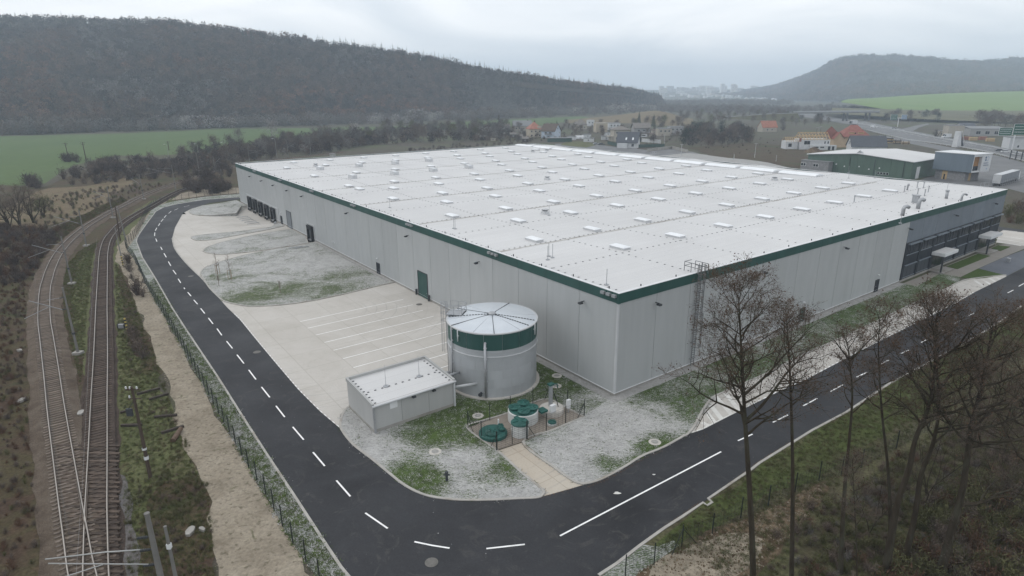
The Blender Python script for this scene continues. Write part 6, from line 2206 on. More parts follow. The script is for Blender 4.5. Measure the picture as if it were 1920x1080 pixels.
# bare trees at the left edge
for i, (p, h, lab) in enumerate((((-132.2,159.2), 11, 'bare many-stemmed tree at the left edge above the scrub, leftmost'), ((-131.4,161.9), 10, 'bare tree second from the left edge above the dark scrub'), ((-131.1,166.1), 8.5, 'bare slender tree right of the pair at the left edge'), ((-133.7,173.7), 6, 'small yellowish bare tree at the right of the left-edge group'))):
    b = Bush(60 + i)
    cfg = dict(wander=.18, lift=.08, kids=[5, 4], tl=.8, tw=.025, tn=3, cones=0)
    for k in range(5):
        a = k * 1.3 + i
        b.branch(Vector((0, 0, -.1)), Vector((cos(a) * .3, sin(a) * .3, 1)), h * b.r.uniform(.75, 1.0), .16, 0, cfg)
    t = thing('bare_tree', lab, 'tree', (*p, 0), 0)
    b.wood.build('trunk', M['bark'], t)
    b.twig.build('crown', M['brush_brown'] if i < 3 else M['brush_olive'], t)

# village trees and conifers
for (p, h, k, lab) in (((140.2,696.1), 14, 0, 'broad dark spruce behind the low-roofed village house'), ((141.4,630), 13.5, 1, 'narrow dark spruce right of the broad one in the village'), ((44.87,621.3), 8, 0, 'small dark spruce behind the white and blue gabled house'), ((-20.05,592.1), 9, 1, 'dark round evergreen left of the long grey-roofed house'),
                       ((471.7,906.2), 13, 0, 'dark evergreen clump left of the overpass end'), ((554.1,936.7), 12, 1, 'dark evergreen behind the highway sign'), ((573.1,776.7), 10, 0, 'small dark conifer on the bank below the green slope')):
    plant('spruce', CN[k], p, h / 10, lab, 'tree')
plant('spire_tree', POP[0], (-10.61,566.5), 17 / 14, 'very slim dark spire-shaped tree left of the village roofs', 'tree')
plant('bare_tree', FT['grey'][1], (438,577.8), 15 / 9, 'tall pale bare tree above the industrial sheds', 'tree')
plant('bare_tree', FT['grey'][2], (420,538.3), 13 / 9, 'second tall pale bare tree right of the first above the sheds', 'tree')
plant('bare_tree', FT['brown'][2], (702.9,1400.5), 10 / 9, 'lone bare tree on the skyline left of the green slope', 'tree')
vil = [(-31.14,470.1),(-14.45,609.2),(28.02,642.9),(78.45,658),(125.7,674.4),(164.7,608),(128.3,456.8),(89.67,403.7),(66.49,431.9),(39.94,464.2),(0.61,437)]
for p in scatter(vil, 85, rnd, ([(21.29,506.8),(42.53,504.9),(36.67,434.2),(18.33,435.6)], [(74.06,461.4),(96.32,459.5),(78.73,373.8),(60.48,375.1)], [(11.77,541.6),(23.6,540.5),(20.37,465.8),(10.14,466.7)]), 3):
    k = ('grey', 'brown', 'dark', 'brown')[rnd.randrange(4)]
    plant('garden_tree', FT[k][rnd.randrange(3)], p, rnd.uniform(3.0, 7.5) / 9, 'bare garden tree among the village houses', 'tree', 'garden trees in the village')
mid = [(114.5,613.6),(182.4,771.4),(276.8,940.1),(374.6,969.5),(397.9,877),(275,679.1),(194.4,604.8),(150.9,574.3)]
for p in scatter(mid, 60, rnd, (), 4):
    plant('bare_tree', FT[('brown', 'grey', 'brown', 'olive')[rnd.randrange(4)]][rnd.randrange(3)], p, rnd.uniform(6, 11) / 9, 'bare tree in the loose wood behind the village', 'tree', 'loose wood behind the village')
for (p, h, lab) in (((464.8,731.7), 6, 'round dark bush on the dry bank left of the sheds'), ((319.3,473.9), 5, 'bare bushy tree on the highway verge'), ((242.6,564.7), 5, 'bush at the left of the building sites')):
    plant('verge_bush', SH['dark'][0], p, h / 1.0, lab, 'bush')

# ------------- masses nobody could count
def mass(name, pts, meshes):
    return scatter_stuff(name, pts, meshes)


for k_, c_ in (('hill_brown', [(.060, .044, .035), (.105, .078, .062), (.140, .108, .088)]), ('hill_dark', [(.036, .030, .028), (.062, .052, .047), (.090, .076, .068)]), ('hill_rust', [(.085, .046, .030), (.140, .080, .054), (.175, .108, .076)]), ('hill_grey', [(.075, .070, .066), (.125, .116, .108), (.175, .164, .154)])):
    M[k_] = brush(k_ + '_mat', c_, .42)
CL = [clump_mesh('crown', 500 + i, 11, 9, M[k], 95, 1.35) for i, k in enumerate(('hill_grey', 'hill_dark', 'hill_brown', 'hill_brown', 'hill_rust', 'hill_dark'))]
CLF = [clump_mesh('crown', 520 + i, 13, 12, M[k], 150, 1.3, .05) for i, k in enumerate(('brush_frost', 'brush_grey', 'brush_brown', 'brush_grey'))]
CLN = [conifer_mesh('fir', 540 + i, 14, 5, M['needle'], 9) for i in range(2)]


def hill_forest(name, strip, n, seed, lo=-.02, hi=1.06, dark=None, smin=.8, smax=1.25):
    r = random.Random(seed)
    pts = []
    for i in range(n):
        s, t = r.random(), lo + (hi - lo) * r.random()
        x, y, z = strip.at(s, t)
        q = mnoise.noise(Vector((x * .0045, y * .0045, seed))) + .6 * mnoise.noise(Vector((x * .013, y * .013, seed + 4)))
        pick = min(5, max(0, int(2.6 + 4.8 * q + r.gauss(0, .8))))
        fir = dark(s, t, r) if dark else False
        if fir:
            pick = 6 + r.randrange(2)
        pts.append((x, y, z - 1.5, r.uniform(smin, smax) * (1.0 if pick < 6 else .95), r.uniform(0, 6.28), pick))
    return mass(name, pts, CL + CLN)


rq = random.Random(31)
pts = []
for i in range(420):
    s_ = rq.random() ** .75
    x, y, z = hill_left.at(s_, rq.uniform(.965, 1.03))
    pts.append((x, y, z - 1, rq.uniform(.95, 1.5) * (1.0 if s_ > .4 else .9), rq.uniform(0, 6), 6 + rq.randrange(2) if rq.random() < (.85 if s_ > .45 else .3) else rq.randrange(6)))
mass('ridge_trees', pts, CL + CLN)
hill_forest('hillside_forest', hill_left, 15000, 5, dark=lambda s, t, r: (t > .86 and r.random() < .45) or (s > .86 and r.random() < .6) or r.random() < .03)
rq = random.Random(3)
pts = []
for i in range(90):
    s_ = rq.uniform(.42, .98) if i % 3 else rq.gauss(.52, .035)
    x, y, z = hill_right.at(s_, rq.uniform(.96, 1.02))
    pts.append((x, y, z - 1, rq.uniform(1.6, 2.7), rq.uniform(0, 6), 1 + rq.randrange(3)))
mass('ridge_trees', pts, CL)
hill_forest('distant_forest', hill_right, 9000, 6, smin=1.4, smax=2.2, dark=lambda s, t, r: (t > .9 and r.random() < .2))
r_ = random.Random(9)
foot = [(-554.4,513.6),(-499,533.7),(-446.4,552.5),(-410.2,567.1),(-374.6,586.7),(-336.6,607.6),(-293.6,648.9),(-248.3,674.5),(-196.1,690.4),(-153.6,708.5),(-98.06,739),(-39.08,802.5),(30.18,859.4),(109.85,924.8),(207.5,1025.7),(259.3,1101)]
foot2 = [(-642.1,596.6),(-503.5,624.6),(-415.8,652.4),(-318.5,704.8),(-217.8,768),(-112,845.5),(34.47,982.2),(130.1,1096.6),(308.1,1309.7)]
pts = []
for i in range(1700):
    a = r_.random() * (len(foot) - 1); j = min(int(a), len(foot) - 2); w = a - j
    p0 = (foot[j][0] * (1 - w) + foot[j + 1][0] * w, foot[j][1] * (1 - w) + foot[j + 1][1] * w)
    b = a / (len(foot) - 1) * (len(foot2) - 1); j = min(int(b), len(foot2) - 2); w = b - j
    p1 = (foot2[j][0] * (1 - w) + foot2[j + 1][0] * w, foot2[j][1] * (1 - w) + foot2[j + 1][1] * w)
    t = r_.random() ** .8
    x, y = p0[0] + (p1[0] - p0[0]) * t, p0[1] + (p1[1] - p0[1]) * t
    q = mnoise.noise(Vector((x * .02, y * .02, 2)))
    if r_.random() > .62 + 1.1 * q and t < .5:
        continue
    fr_ = mnoise.noise(Vector((x * .024, y * .024, 9))) > .16
    pts.append((x, y, -.5, r_.uniform(.4, 1.0) + max(0, q) * .7, r_.uniform(0, 6.28), 0 if fr_ and r_.random() < .75 else 1 + r_.randrange(3)))
mass('valley_wood', pts, CLF)
pts = []
for poly, n, s0, s1 in (([(323.2,1399.3),(425.8,1372.6),(487.5,1187),(478.5,1056.6),(401.2,918.4),(344.1,975),(280.9,1012),(242.2,1046.2)], 420, .5, .9), ([(478.4,1189),(660.1,1360.3),(620,1156.8),(561.6,984.8),(478.6,950.5),(419.7,961.2)], 160, .4, .75), ([(442.6,1913.3),(666.1,2153),(794.9,1982.5),(741,1641.8),(597.3,1487.2),(472.2,1523.5),(352.2,1498.7)], 500, .6, 1.1)):
    for p in scatter(poly, n, r_):
        pts.append((p[0], p[1], 0, r_.uniform(s0, s1), r_.uniform(0, 6.28), 1 + r_.randrange(3)))
for i in range(240):                               # trees along the top of the green slope
    s = r_.random(); x, y, z = field_swell.at(s, 1.02 + .25 * r_.random())
    if s > .55:
        pts.append((x, y, z - 1, r_.uniform(.35, .75), r_.uniform(0, 6.28), 1 + r_.randrange(3)))
mass('valley_wood', pts, CLF)

pts = []
for poly, n, s0, s1 in (([(-177.4,333.9),(-182.3,370.4),(-179,414.9),(-163.5,440.2),(-151.4,448.9),(-128.7,478.2),(-111.7,512.4),(-90.75,434.7),(-103.57,382.6),(-120.1,353.7),(-135,323.5),(-141.5,285),(-146.4,275.5)], 420, .30, .62), ([(-162,481),(-124,569.9),(-92.6,617.6),(-46.84,631.5),(-1.67,626.5),(2.64,467.3),(-22.16,448.5),(-51.7,441.1),(-80.29,433.9),(-105.15,401.5)], 420, .35, .70), ([(119.9,457.5),(144.3,515.1),(176.3,547.8),(195.4,524),(163.2,424.4),(130.6,392.7),(109.37,394.2)], 90, .35, .7), ([(-31.14,470.1),(-12.96,544),(24.24,555.3),(46.21,538.3),(39.94,464.2),(0.61,437)], 200, .10, .28), ([(46.21,538.3),(94.23,615.9),(144.7,610.3),(137.4,490.1),(98.34,411.5),(68.67,422.5),(43.84,463.9)], 130, .08, .24), ([(-202.6,292.2),(-212.7,330.6),(-196.9,335),(-172.2,320.5),(-146.9,319.1),(-118.3,265),(-116.2,240.8),(-135.1,249.2),(-154.7,253.2),(-162.3,241.3)], 260, .14, .32), ([(128.3,456.8),(181.5,486.2),(199.2,450.9),(166.5,361),(128.8,326.8),(109.42,345.4)], 120, .05, .14), ([(-64.7,383.6),(-42.36,422),(15.38,435.9),(14.31,405.1),(-25.4,380.9),(-51.04,355.6)], 120, .1, .25)):
    for p in scatter(poly, n, r_):
        pts.append((p[0], p[1], -.5, r_.uniform(s0, s1), r_.uniform(0, 6.28), r_.choice((0, 1, 2, 3, 5, 5))))
mass('thicket_understory', pts, CL)

# low scrub, dead weeds and grass beside the railway and in the wooded corner
tuft = MB()
rt = random.Random(2)
for i in range(14):
    a = rt.uniform(0, 6.28); q = rt.uniform(0, .16); l = rt.uniform(.12, .34)
    x, y = q * cos(a), q * sin(a)
    dx, dy = rt.gauss(0, .1), rt.gauss(0, .1)
    tuft.add([(x - .012, y, 0), (x + .012, y + .01, 0), (x + dx, y + dy, l)], [(0, 1, 2)])
T_G = tuft.mesh('tuft', brush('grass_tuft_mat', [(.072, .086, .034), (.106, .122, .052), (.126, .134, .070)]))
T_B = tuft.mesh('tuft', brush('dry_tuft_mat', [(.075, .058, .036), (.120, .096, .062), (.165, .140, .098)]))
T_F = tuft.mesh('tuft', brush('frost_tuft_mat', [(.20, .21, .19), (.30, .31, .30), (.38, .39, .39)]))
T_D = tuft.mesh('tuft', brush('dark_tuft_mat', [(.056, .064, .026), (.082, .092, .038), (.104, .108, .052)]))
rc_ = random.Random(6)


def clump(seed, blades, spread, rise, wid):
    r = random.Random(seed)
    q = MB()
    for i in range(blades):
        a = r.gauss(.6, .8) + (pi if r.random() < .5 else 0)
        x, y = r.gauss(0, spread), r.gauss(0, spread * .5)
        l = r.uniform(.12, .34)
        w = wid * r.uniform(.6, 1.3)
        dx, dy = cos(a) * l, sin(a) * l
        q.add([(x - dy / l * w, y + dx / l * w, 0), (x + dy / l * w, y - dx / l * w, 0), (x + dx, y + dy, r.uniform(.3, 1) * rise)], [(0, 1, 2)])
    return q


C_G = clump(1, 12, .14, .14, .035).mesh('grass_clump', brush('lawn_clump_mat', [(.050, .072, .024), (.080, .112, .036), (.105, .135, .052)]))
C_D = clump(2, 10, .16, .10, .035).mesh('grass_clump', brush('dark_clump_mat', [(.040, .046, .026), (.070, .078, .046), (.105, .108, .075)]))
C_F = clump(3, 12, .16, .12, .04).mesh('grass_clump', brush('frost_clump_mat', [(.27, .27, .255), (.38, .38, .37), (.47, .47, .46)]))
C_E = clump(4, 9, .16, .06, .04).mesh('grass_clump', brush('earth_clump_mat', [(.085, .072, .056), (.125, .110, .088), (.17, .155, .13)]))
rs = random.Random(14)


def field_of(name, areas, meshes, avoid=()):
    pts = []
    for poly, n, s0, s1, picks in areas:
        for p in scatter(poly, n, rs, avoid):
            pts.append((p[0], p[1], 0.02, rs.uniform(s0, s1), rs.uniform(0, 6.28), picks[rs.randrange(len(picks))]))
    return mass(name, pts, meshes)


rail_zone = [offset(L1, 2.5) + offset(L1, -2.5)[::-1], offset(L2, 2.0) + offset(L2, -2.0)[::-1]]
scr = SH['rust'] + SH['dark'] + SH['olive'] + SH['brown']
field_of('roadside_scrub', [
    ([(-164.4,152.4),(-136.4,161.3),(-116.3,151.1),(-108.05,145),(-94.58,120.9),(-82.04,100.21),(-66.77,79.04),(-49.84,57.37),(-38.54,43.44),(-30.68,32.87),(-36.36,28.87),(-78.04,57.7)], 5200, .22, .7, (0, 1, 2, 9, 10, 11, 9, 6)),
    ([(-170,152.6),(-136.4,161.3),(-119.9,156.2),(-110.8,150.9),(-104.31,134.4),(-92.16,113.2),(-93.68,100.43)], 600, .8, 2.0, (0, 1, 3, 4, 5, 9, 10)),
    ([(-160.3,204.9),(-154.3,235.2),(-131.1,241.4),(-125.8,231.3),(-127.6,207),(-120.6,181.5),(-113.3,158.6),(-113.5,151),(-128,157.7)], 260, .4, 1.3, (6, 7, 9, 10, 11)),
    ([(-34.92,47.87),(-32.45,48.66),(-28.91,49.46),(-26.13,45.09),(-23.87,40.69),(-21.73,35.64),(-26.44,34.21),(-30.91,40.76)], 260, .2, .5, (6, 7, 8, 6, 9)),
    ([(-73.22,109.35),(-57.76,89.39),(-45.03,71.78),(-35.99,58.31),(-28.91,49.46),(-32.32,51.24),(-38.24,57.24),(-48.22,70.26),(-58.34,84.92)], 120, .2, .5, (6, 7, 8, 9)),
], scr, rail_zone)
field_of('wood_undergrowth', [
    ([(17.52,33.87),(20.09,40.3),(27.63,45.31),(37.84,51.4),(47.1,57.32),(62.91,68.71),(101.19,96.72),(100.29,68.19),(49.37,28.29),(16.54,26.77)], 1000, .35, 1.1, (0, 6, 7, 8, 9, 10, 11)),
    ([(24.84,33.81),(33.43,42.77),(49.03,51.28),(67,60.55),(63.58,46.87),(41.73,30.23)], 800, .7, 1.8, (0, 1, 9, 10, 6, 7, 6)),
    ([(17.52,33.87),(21.76,40.29),(31.44,47.19),(46.35,56.25),(65.5,68.68),(62.75,56.05),(36.81,32.36)], 900, .3, .8, (6, 7, 8, 9, 10, 12)),
], scr + SH['grey'])
field_of('grass_tufts', [
    ([(-87.31,129.3),(-80.02,120.5),(-64.89,99.88),(-51.4,80.72),(-43.02,68.68),(-32.49,53.1),(-26.54,45.47),(-23.59,40.08),(-20.28,33.7),(-27.45,33.75),(-32.19,40.77),(-37.91,49.55),(-50.11,70.29),(-68.4,99.95)], 5000, .6, 1.2, (0, 0, 3, 1)),
    ([(-87.48,113.1),(-96.99,134.2),(-99.15,144.8),(-71,100),(-53.7,71.91),(-51.07,64.59),(-57.56,71.96),(-70.82,89.62)], 4200, .6, 1.2, (0, 0, 0, 1)),
    ([(-116.3,151.1),(-123.6,171.8),(-132.6,209.4),(-124.3,198.4),(-116.9,175.6),(-106.74,150.8),(-104.81,142.2)], 1500, 1, 2.2, (1, 1, 0)),
    ([(10.54,38.6),(16.65,44.18),(22.9,49.34),(30.38,54.97),(44.47,65.36),(68.13,81.8),(81.89,92.55),(80.17,82.64),(56.24,65.9),(38.99,53.27),(27.82,45.68),(22.6,40.28),(18.28,34.83),(15.16,33.42),(14.58,37.45)], 9000, .6, 1.3, (3, 3, 0, 1)),
    ([(19.72,33.85),(26.74,43.52),(44.15,56.27),(70.84,75.11),(65.48,56.02),(36.81,32.36)], 9000, .7, 1.6, (3, 3, 1, 0)),
], [T_G, T_B, T_F, T_D], rail_zone)
field_of('lawn_tufts', [
    (lawn_near, 8000, .5, 1.4, (1, 2, 2, 2, 0, 3)),
    ([(7.65,58.69),(4.32,56.1),(1.02,53.7),(5.14,47.54),(6.6,46.89),(10.48,49.47),(14.69,52.58),(17.81,55.01),(22.93,62.98),(21.89,67.5),(11.29,61)], 7000, .5, 1.4, (1, 2, 2, 2, 3, 0)),
    ([(11.29,61),(22.18,68.53),(34.7,77.47),(53.78,91.05),(68.73,101.7),(74.88,101.58),(55.05,86.76),(38.18,74.38),(24.97,64.53)], 7000, .5, 1.4, (0, 0, 1, 2)),
    (lawn_big, 7000, .6, 1.6, (1, 2, 2, 3, 0)),
    ([(-68.51,132.6),(-68.64,140.4),(-58.8,153.8),(-52.84,149.3),(-47.56,140.1),(-56.51,132.7),(-63.5,129.8)], 1300, .6, 1.6, (1, 2, 3, 2)),
    ([(-12.34,35.57),(-14.33,36.09),(-17.81,40.33),(-24.84,49.84),(-34.62,63.33),(-51.46,86.55),(-65.83,105.93),(-68.13,112.4),(-48.04,84.54),(-28.5,58.11),(-18.71,44.95),(-12.67,36.81)], 6000, .5, 1.4, (0, 1, 2, 0, 3)),
], [C_G, C_D, C_F, C_E], [[wp(-17.1, -1.1), wp(-5.8, -1.2), wp(-5.9, 4.3), wp(-17.1, 4.2)], [wp(-25.4, 9), wp(-15.5, 9), wp(-15.5, 15.9), wp(-25.4, 15.9)], [wp(-8.36 + 5.7 * cos(a), 12.19 + 5.7 * sin(a)) for a in [i * .39 for i in range(16)]]])
# clods on the soil bank and the mound
clod = MB().add([(-.5, -.4, -.2), (.5, -.3, -.2), (.4, .5, -.2), (-.4, .4, -.2), (.05, .0, .42)], [(0, 1, 4), (1, 2, 4), (2, 3, 4), (3, 0, 4)])
field_of('soil_clods', [([(-60.22,93.08),(-51.33,80.71),(-44.89,71.78),(-39.32,63.78),(-32.65,53.1),(-26.09,45.09),(-21.62,36.15),(-11.96,34.1),(-14.33,36.09),(-17.81,40.33),(-21.42,45.42),(-28.59,55.03),(-34.62,63.33),(-41.31,72.53),(-51.46,86.55),(-64.94,104.34)], 2600, .05, .13, (0,))], [clod.mesh('clod', M['tan_soil'])])
field_of('soil_clods', [([(8.77,36.16),(13.9,39.27),(20.67,42.89),(27.92,46.84),(24.48,42.51),(18.93,37.41),(16.05,33.88)], 2400, .10, .36, (0, 1))], [clod.mesh('clod', M['dark_soil']), clod.mesh('clod', M['tan_soil'])])

# ---------------------------------------------------------------- houses and the far side of the site
def plain(name, c, v=.08, rough=.8, **k):
    return mat(name, c, v, k.pop('scale', .6), 4, rough, **k)


HM = dict(white=plain('white_render_mat', (.52, .53, .54)), bluewhite=plain('pale_blue_render_mat', (.44, .50, .58)), cream=plain('cream_render_mat', (.42, .37, .29)), beige=plain('beige_render_mat', (.36, .33, .28)),
          grey=plain('grey_render_mat', (.30, .30, .30)), peach=plain('peach_render_mat', (.44, .33, .22)), darkwood=plain('dark_timber_mat', (.060, .050, .044)),
          red=plain('red_tile_mat', (.235, .092, .072), .18), orange=plain('orange_tile_mat', (.29, .125, .085), .2), brown=plain('brown_tile_mat', (.095, .072, .058), .15), slate=plain('slate_roof_mat', (.075, .082, .095), .12),
          greyroof=plain('grey_roof_mat', (.20, .205, .21), .12), taupe=plain('taupe_roof_mat', (.17, .155, .14), .15), timber=plain('new_timber_mat', (.46, .33, .18), .15), green=plain('green_shed_mat', (.040, .075, .062), .1), block=plain('block_wall_mat', (.22, .22, .225), .2, scale=1.6))


def window(parent, face, x, z, w, h, hw, hd, frame='white'):
    """a window set into a wall face: f front (-y), b back, l left (-x), r right"""
    q = MB()
    t = .10
    q.box(-w / 2, w / 2, -.06, .03, 0, t).box(-w / 2, w / 2, -.06, .03, h - t, h).box(-w / 2, -w / 2 + t, -.06, .03, t, h - t).box(w / 2 - t, w / 2, -.06, .03, t, h - t)
    if w > 1.4:
        q.box(-.04, .04, -.05, .03, t, h - t)
    loc, rz = {'f': ((x, -hd, z), 0), 'b': ((x, hd, z), pi), 'l': ((-hw, x, z), -pi / 2), 'r': ((hw, x, z), pi / 2)}[face]
    f = q.build('window', HM[frame], parent, loc, rz)
    MB().box(-w / 2 + t, w / 2 - t, -.03, .028, t, h - t).build('pane', M['glass'], f)
    return f


def house(name, label, cat, loc, yaw, w, d, he, hr, roof='x', wall='white', tile='greyroof', wins=(), chim=(), over=.4, trim=None, extra=None):
    """w along x, d along y; roof 'x' / 'y' = gable with its ridge along that axis, 'hip', 'flat', 'shed'"""
    t = thing(name, label, cat, loc, yaw)
    hw, hd = w / 2, d / 2
    q = MB()
    q.box(-hw, hw, -hd, hd, -.5, he)
    if roof == 'x':
        for s in (-hw, hw):
            q.add([(s, -hd, he), (s, hd, he), (s, 0, hr - .05)], [(0, 1, 2)])
    if roof == 'y':
        for s in (-hd, hd):
            q.add([(-hw, s, he), (hw, s, he), (0, s, hr - .05)], [(0, 1, 2)])
    wl_ = q.build('wall', HM[wall], t)
    r = MB()
    th = .18
    if roof in 'xy':
        a, b = (hw, hd) if roof == 'x' else (hd, hw)
        k = (hr - he) / b
        for s in (-1, 1):
            pr = [(0, hr), (s * (b + over), he - over * k), (s * (b + over), he - over * k + th), (0, hr + th)]
            vs = []
            for e in (-a - over, a + over):
                for (y, z) in pr:
                    vs.append((e, y, z) if roof == 'x' else (y, e, z))
            r.add(vs, [(0, 1, 2, 3), (7, 6, 5, 4), (0, 4, 5, 1), (1, 5, 6, 2), (2, 6, 7, 3), (3, 7, 4, 0)])
    elif roof == 'hip':
        m = min(hw, hd) * .95
        o = over
        vs = [(-hw - o, -hd - o, he), (hw + o, -hd - o, he), (hw + o, hd + o, he), (-hw - o, hd + o, he)]
        if hw >= hd:
            vs += [(-hw + m, 0, hr), (hw - m, 0, hr)]
            fs = [(0, 1, 5, 4), (1, 2, 5), (2, 3, 4, 5), (3, 0, 4)]
        else:
            vs += [(0, -hd + m, hr), (0, hd - m, hr)]
            fs = [(0, 1, 4), (1, 2, 5, 4), (2, 3, 5), (3, 0, 4, 5)]
        r.add(vs, fs + [(3, 2, 1, 0)])
        r.box(-hw - o, hw + o, -hd - o, hd + o, he - .2, he - .002)
    elif roof == 'flat':
        r.box(-hw - .15, hw + .15, -hd - .15, hd + .15, he, he + .35)
    elif roof == 'shed':
        r.add([(-hw - over, -hd - over, he), (hw + over, -hd - over, he), (hw + over, hd + over, hr), (-hw - over, hd + over, hr),
               (-hw - over, -hd - over, he + th), (hw + over, -hd - over, he + th), (hw + over, hd + over, hr + th), (-hw - over, hd + over, hr + th)],
              [(0, 3, 2, 1), (4, 5, 6, 7), (0, 1, 5, 4), (1, 2, 6, 5), (2, 3, 7, 6), (3, 0, 4, 7)])
    rf_ = r.build('roof', HM[tile], t)
    for (x, y) in chim:
        MB().box(x - .35, x + .35, y - .3, y + .3, he, hr + .9).box(x - .42, x + .42, y - .37, y + .37, hr + .9, hr + 1.0).build('chimney', HM['brown'], rf_)
    for (f, x, z, a, b) in wins:
        window(t, f, x, z, a, b, hw, hd)
    return t


def rows(face, xs, zs, w=1.2, h=1.3):
    return [(face, x, z, w, h) for x in xs for z in zs]


# village, left to right
house('cottage', 'low dark brown cottage at the left end of the village', 'house', (-19.12,523.6), .1, 11.5, 8, 3.0, 6.4, 'hip', 'darkwood', 'taupe', rows('f', (-3.5, 0, 3), (1.0,)), over=.7)
h = house('long_house', 'long house with a pale grey roof and one small dormer', 'house', (10.32,589), .12, 17, 10, 4.0, 8.6, 'x', 'beige', 'greyroof', rows('f', (-6, -3, 1, 5), (1.2,)) + rows('r', (-2, 2), (1.2, 4.4)), ((5, 0),))
MB().box(-2.4, -.4, -4.6, -1.5, 4.6, 6.6).build('dormer', HM['taupe'], h)
house('annex', 'small white annex with a window left of the long grey-roofed house', 'house', (-4.13,599.1), .1, 6, 5, 3.2, 5.2, 'x', 'white', 'taupe', rows('f', (1,), (1.2,)))
h = house('cream_house', 'cream house with a bright orange red tiled roof', 'house', (17.86,494.7), .25, 10, 10, 6.4, 11.5, 'hip', 'cream', 'orange', rows('f', (-3.2, 0, 3.2), (1.0, 3.9)) + rows('r', (-2, 2), (1.0, 3.9)), ((1, 1.5),))
MB().box(1.5, 4.5, -4.9, -2.0, 6.4, 8.4).build('dormer', HM['cream'], h)
h = house('gabled_house', 'pale blue and white gabled house with a brown roof and gable turned to the right', 'house', (30.61,484.6), -.62, 12, 8.6, 5.6, 10.4, 'x', 'bluewhite', 'brown', rows('r', (0,), (6.6,), .9, 1.2) + rows('r', (2.6,), (3.4,), .6, 1.2) + rows('f', (-2, 2), (3.0,), 2.2, 1.5), over=.6)
MB().box(-2.2, 4.2, -5.6, -4.32, 2.6, 2.8).box(-2.2, 4.2, -5.6, -5.5, 2.8, 3.7).build('balcony', HM['greyroof'], h)
house('shed', 'low dark flat-roofed shed in front of the blue and white gabled house', 'shed', (34.1,444.1), .0, 17, 4.5, 2.6, 2.9, 'flat', 'green', 'greyroof', over=.2)
house('hip_house', 'beige village house with a tall taupe hipped roof', 'house', (65.63,600.6), .1, 10.5, 9, 4.4, 9.2, 'hip', 'beige', 'taupe', rows('f', (-3, 0, 3), (1.2,)), over=.6)
house('flat_house', 'small white flat-topped house beyond the beige hipped one', 'house', (82.27,657.5), .1, 7, 6, 5.5, 5.8, 'flat', 'white', 'white', rows('f', (-2, 1.5), (2.6,)))
house('cube_house', 'cream cube-shaped house with a single upper window', 'house', (77.58,550), .12, 10.2, 9, 7.6, 8, 'flat', 'cream', 'beige', rows('f', (.8,), (4.6,)) + rows('r', (-2, 2), (1.5, 4.5)))
house('terrace_house', 'white house with an upper terrace behind the cream cube', 'house', (95.08,588.6), .1, 11, 8, 5.8, 6.2, 'flat', 'white', 'greyroof', rows('f', (-3, 0, 3), (3.2,), 1.4))
h = house('villa', 'two-storey pale villa with a low taupe hipped roof behind the new slate-roofed house', 'house', (77.71,450.6), .12, 11.5, 10, 8.0, 10.2, 'hip', 'beige', 'taupe', rows('f', (-3.6, 0, 3.6), (1.4, 5.2), 1.6, 1.5), over=.7)
MB().box(-7.4, -5.76, -4, 3, .0, 3.2).box(-9.6, -5.76, -4.4, 3, 3.2, 3.5).build('porch', HM['beige'], h)
h = house('new_house', 'new white house with a slate roof and two roof windows, nearest to the warehouse', 'house', (73.64,394.8), -.38, 12.5, 9.5, 3.9, 9.4, 'x', 'white', 'slate', rows('l', (-1.2,), (4.2,), 1.3, 2.2) + rows('l', (-2.6, 2.4), (1.0,)) + rows('f', (-3.5, 3.6), (.9,), 1.6, 1.8), over=.7)
for x in (-.8, 3.4):
    MB().add([(x - .45, -4.1, 4.78), (x + .45, -4.1, 4.78), (x + .45, -2.9, 6.17), (x - .45, -2.9, 6.17)], [(0, 1, 2, 3)]).build('roof_window', M['skylight'], h, (0, -.05, .16))
MB().box(-5.2, .5, -7.4, -4.76, -.3, 2.9).build('garage', HM['white'], h)
house('barn_house', 'low wide house with a pale reddish roof left of the tall spruces', 'house', (110.4,539.3), .1, 13.5, 9, 4.6, 8.2, 'x', 'grey', 'taupe', rows('f', (-3, 1.5), (1.6,), 2.0, 1.2), over=.8)
house('raw_house', 'unfinished flat-roofed house with dark openings at the right end of the village', 'house', (121.7,504), .06, 11, 8, 5.4, 5.8, 'flat', 'beige', 'greyroof', rows('f', (-3.4, 0, 3.2), (2.9,), 1.6, 1.4), over=.2)
house('raw_house', 'taller half of the unfinished pair, with an upper slab and three openings', 'house', (134.1,516), .06, 11, 8, 6.2, 6.6, 'flat', 'grey', 'greyroof', rows('f', (-3.4, 0, 3.2), (3.4,), 1.5, 1.5), over=.3)
gt = thing('greenhouse', 'arched pale plastic greenhouse right of the blue and white house', 'greenhouse', (*(51.22,474.2), 0), .1)
MB().lathe([(2.4, -3), (2.4, 3)], 12, a0=0, a1=pi).build('cover', HM['white'], gt).rotation_euler = (pi / 2, 0, 0)
gt.rotation_euler = (0, 0, pi / 2 + .1)
cv = thing('caravan', 'white caravan parked behind the new slate-roofed house', 'caravan', (*(100.83,481.4), 0), .2)
MB().add([(-2.8, -1.1, .5), (2.8, -1.1, .5), (2.8, 1.1, .5), (-2.8, 1.1, .5), (-2.2, -1.1, 2.5), (2.5, -1.1, 2.5), (2.5, 1.1, 2.5), (-2.2, 1.1, 2.5)], [(0, 3, 2, 1), (4, 5, 6, 7), (0, 1, 5, 4), (1, 2, 6, 5), (2, 3, 7, 6), (3, 0, 4, 7)]).build('body', HM['white'], cv)
MB().box(-1.5, 1.2, -1.14, -1.11, 1.4, 2.1).build('window', M['glass'], cv)
MB().tube([(.2, -1.1, .33), (.2, -.9, .33)], .33, 10).tube([(.2, .9, .33), (.2, 1.1, .33)], .33, 10).build('wheel', M['dark'], cv)


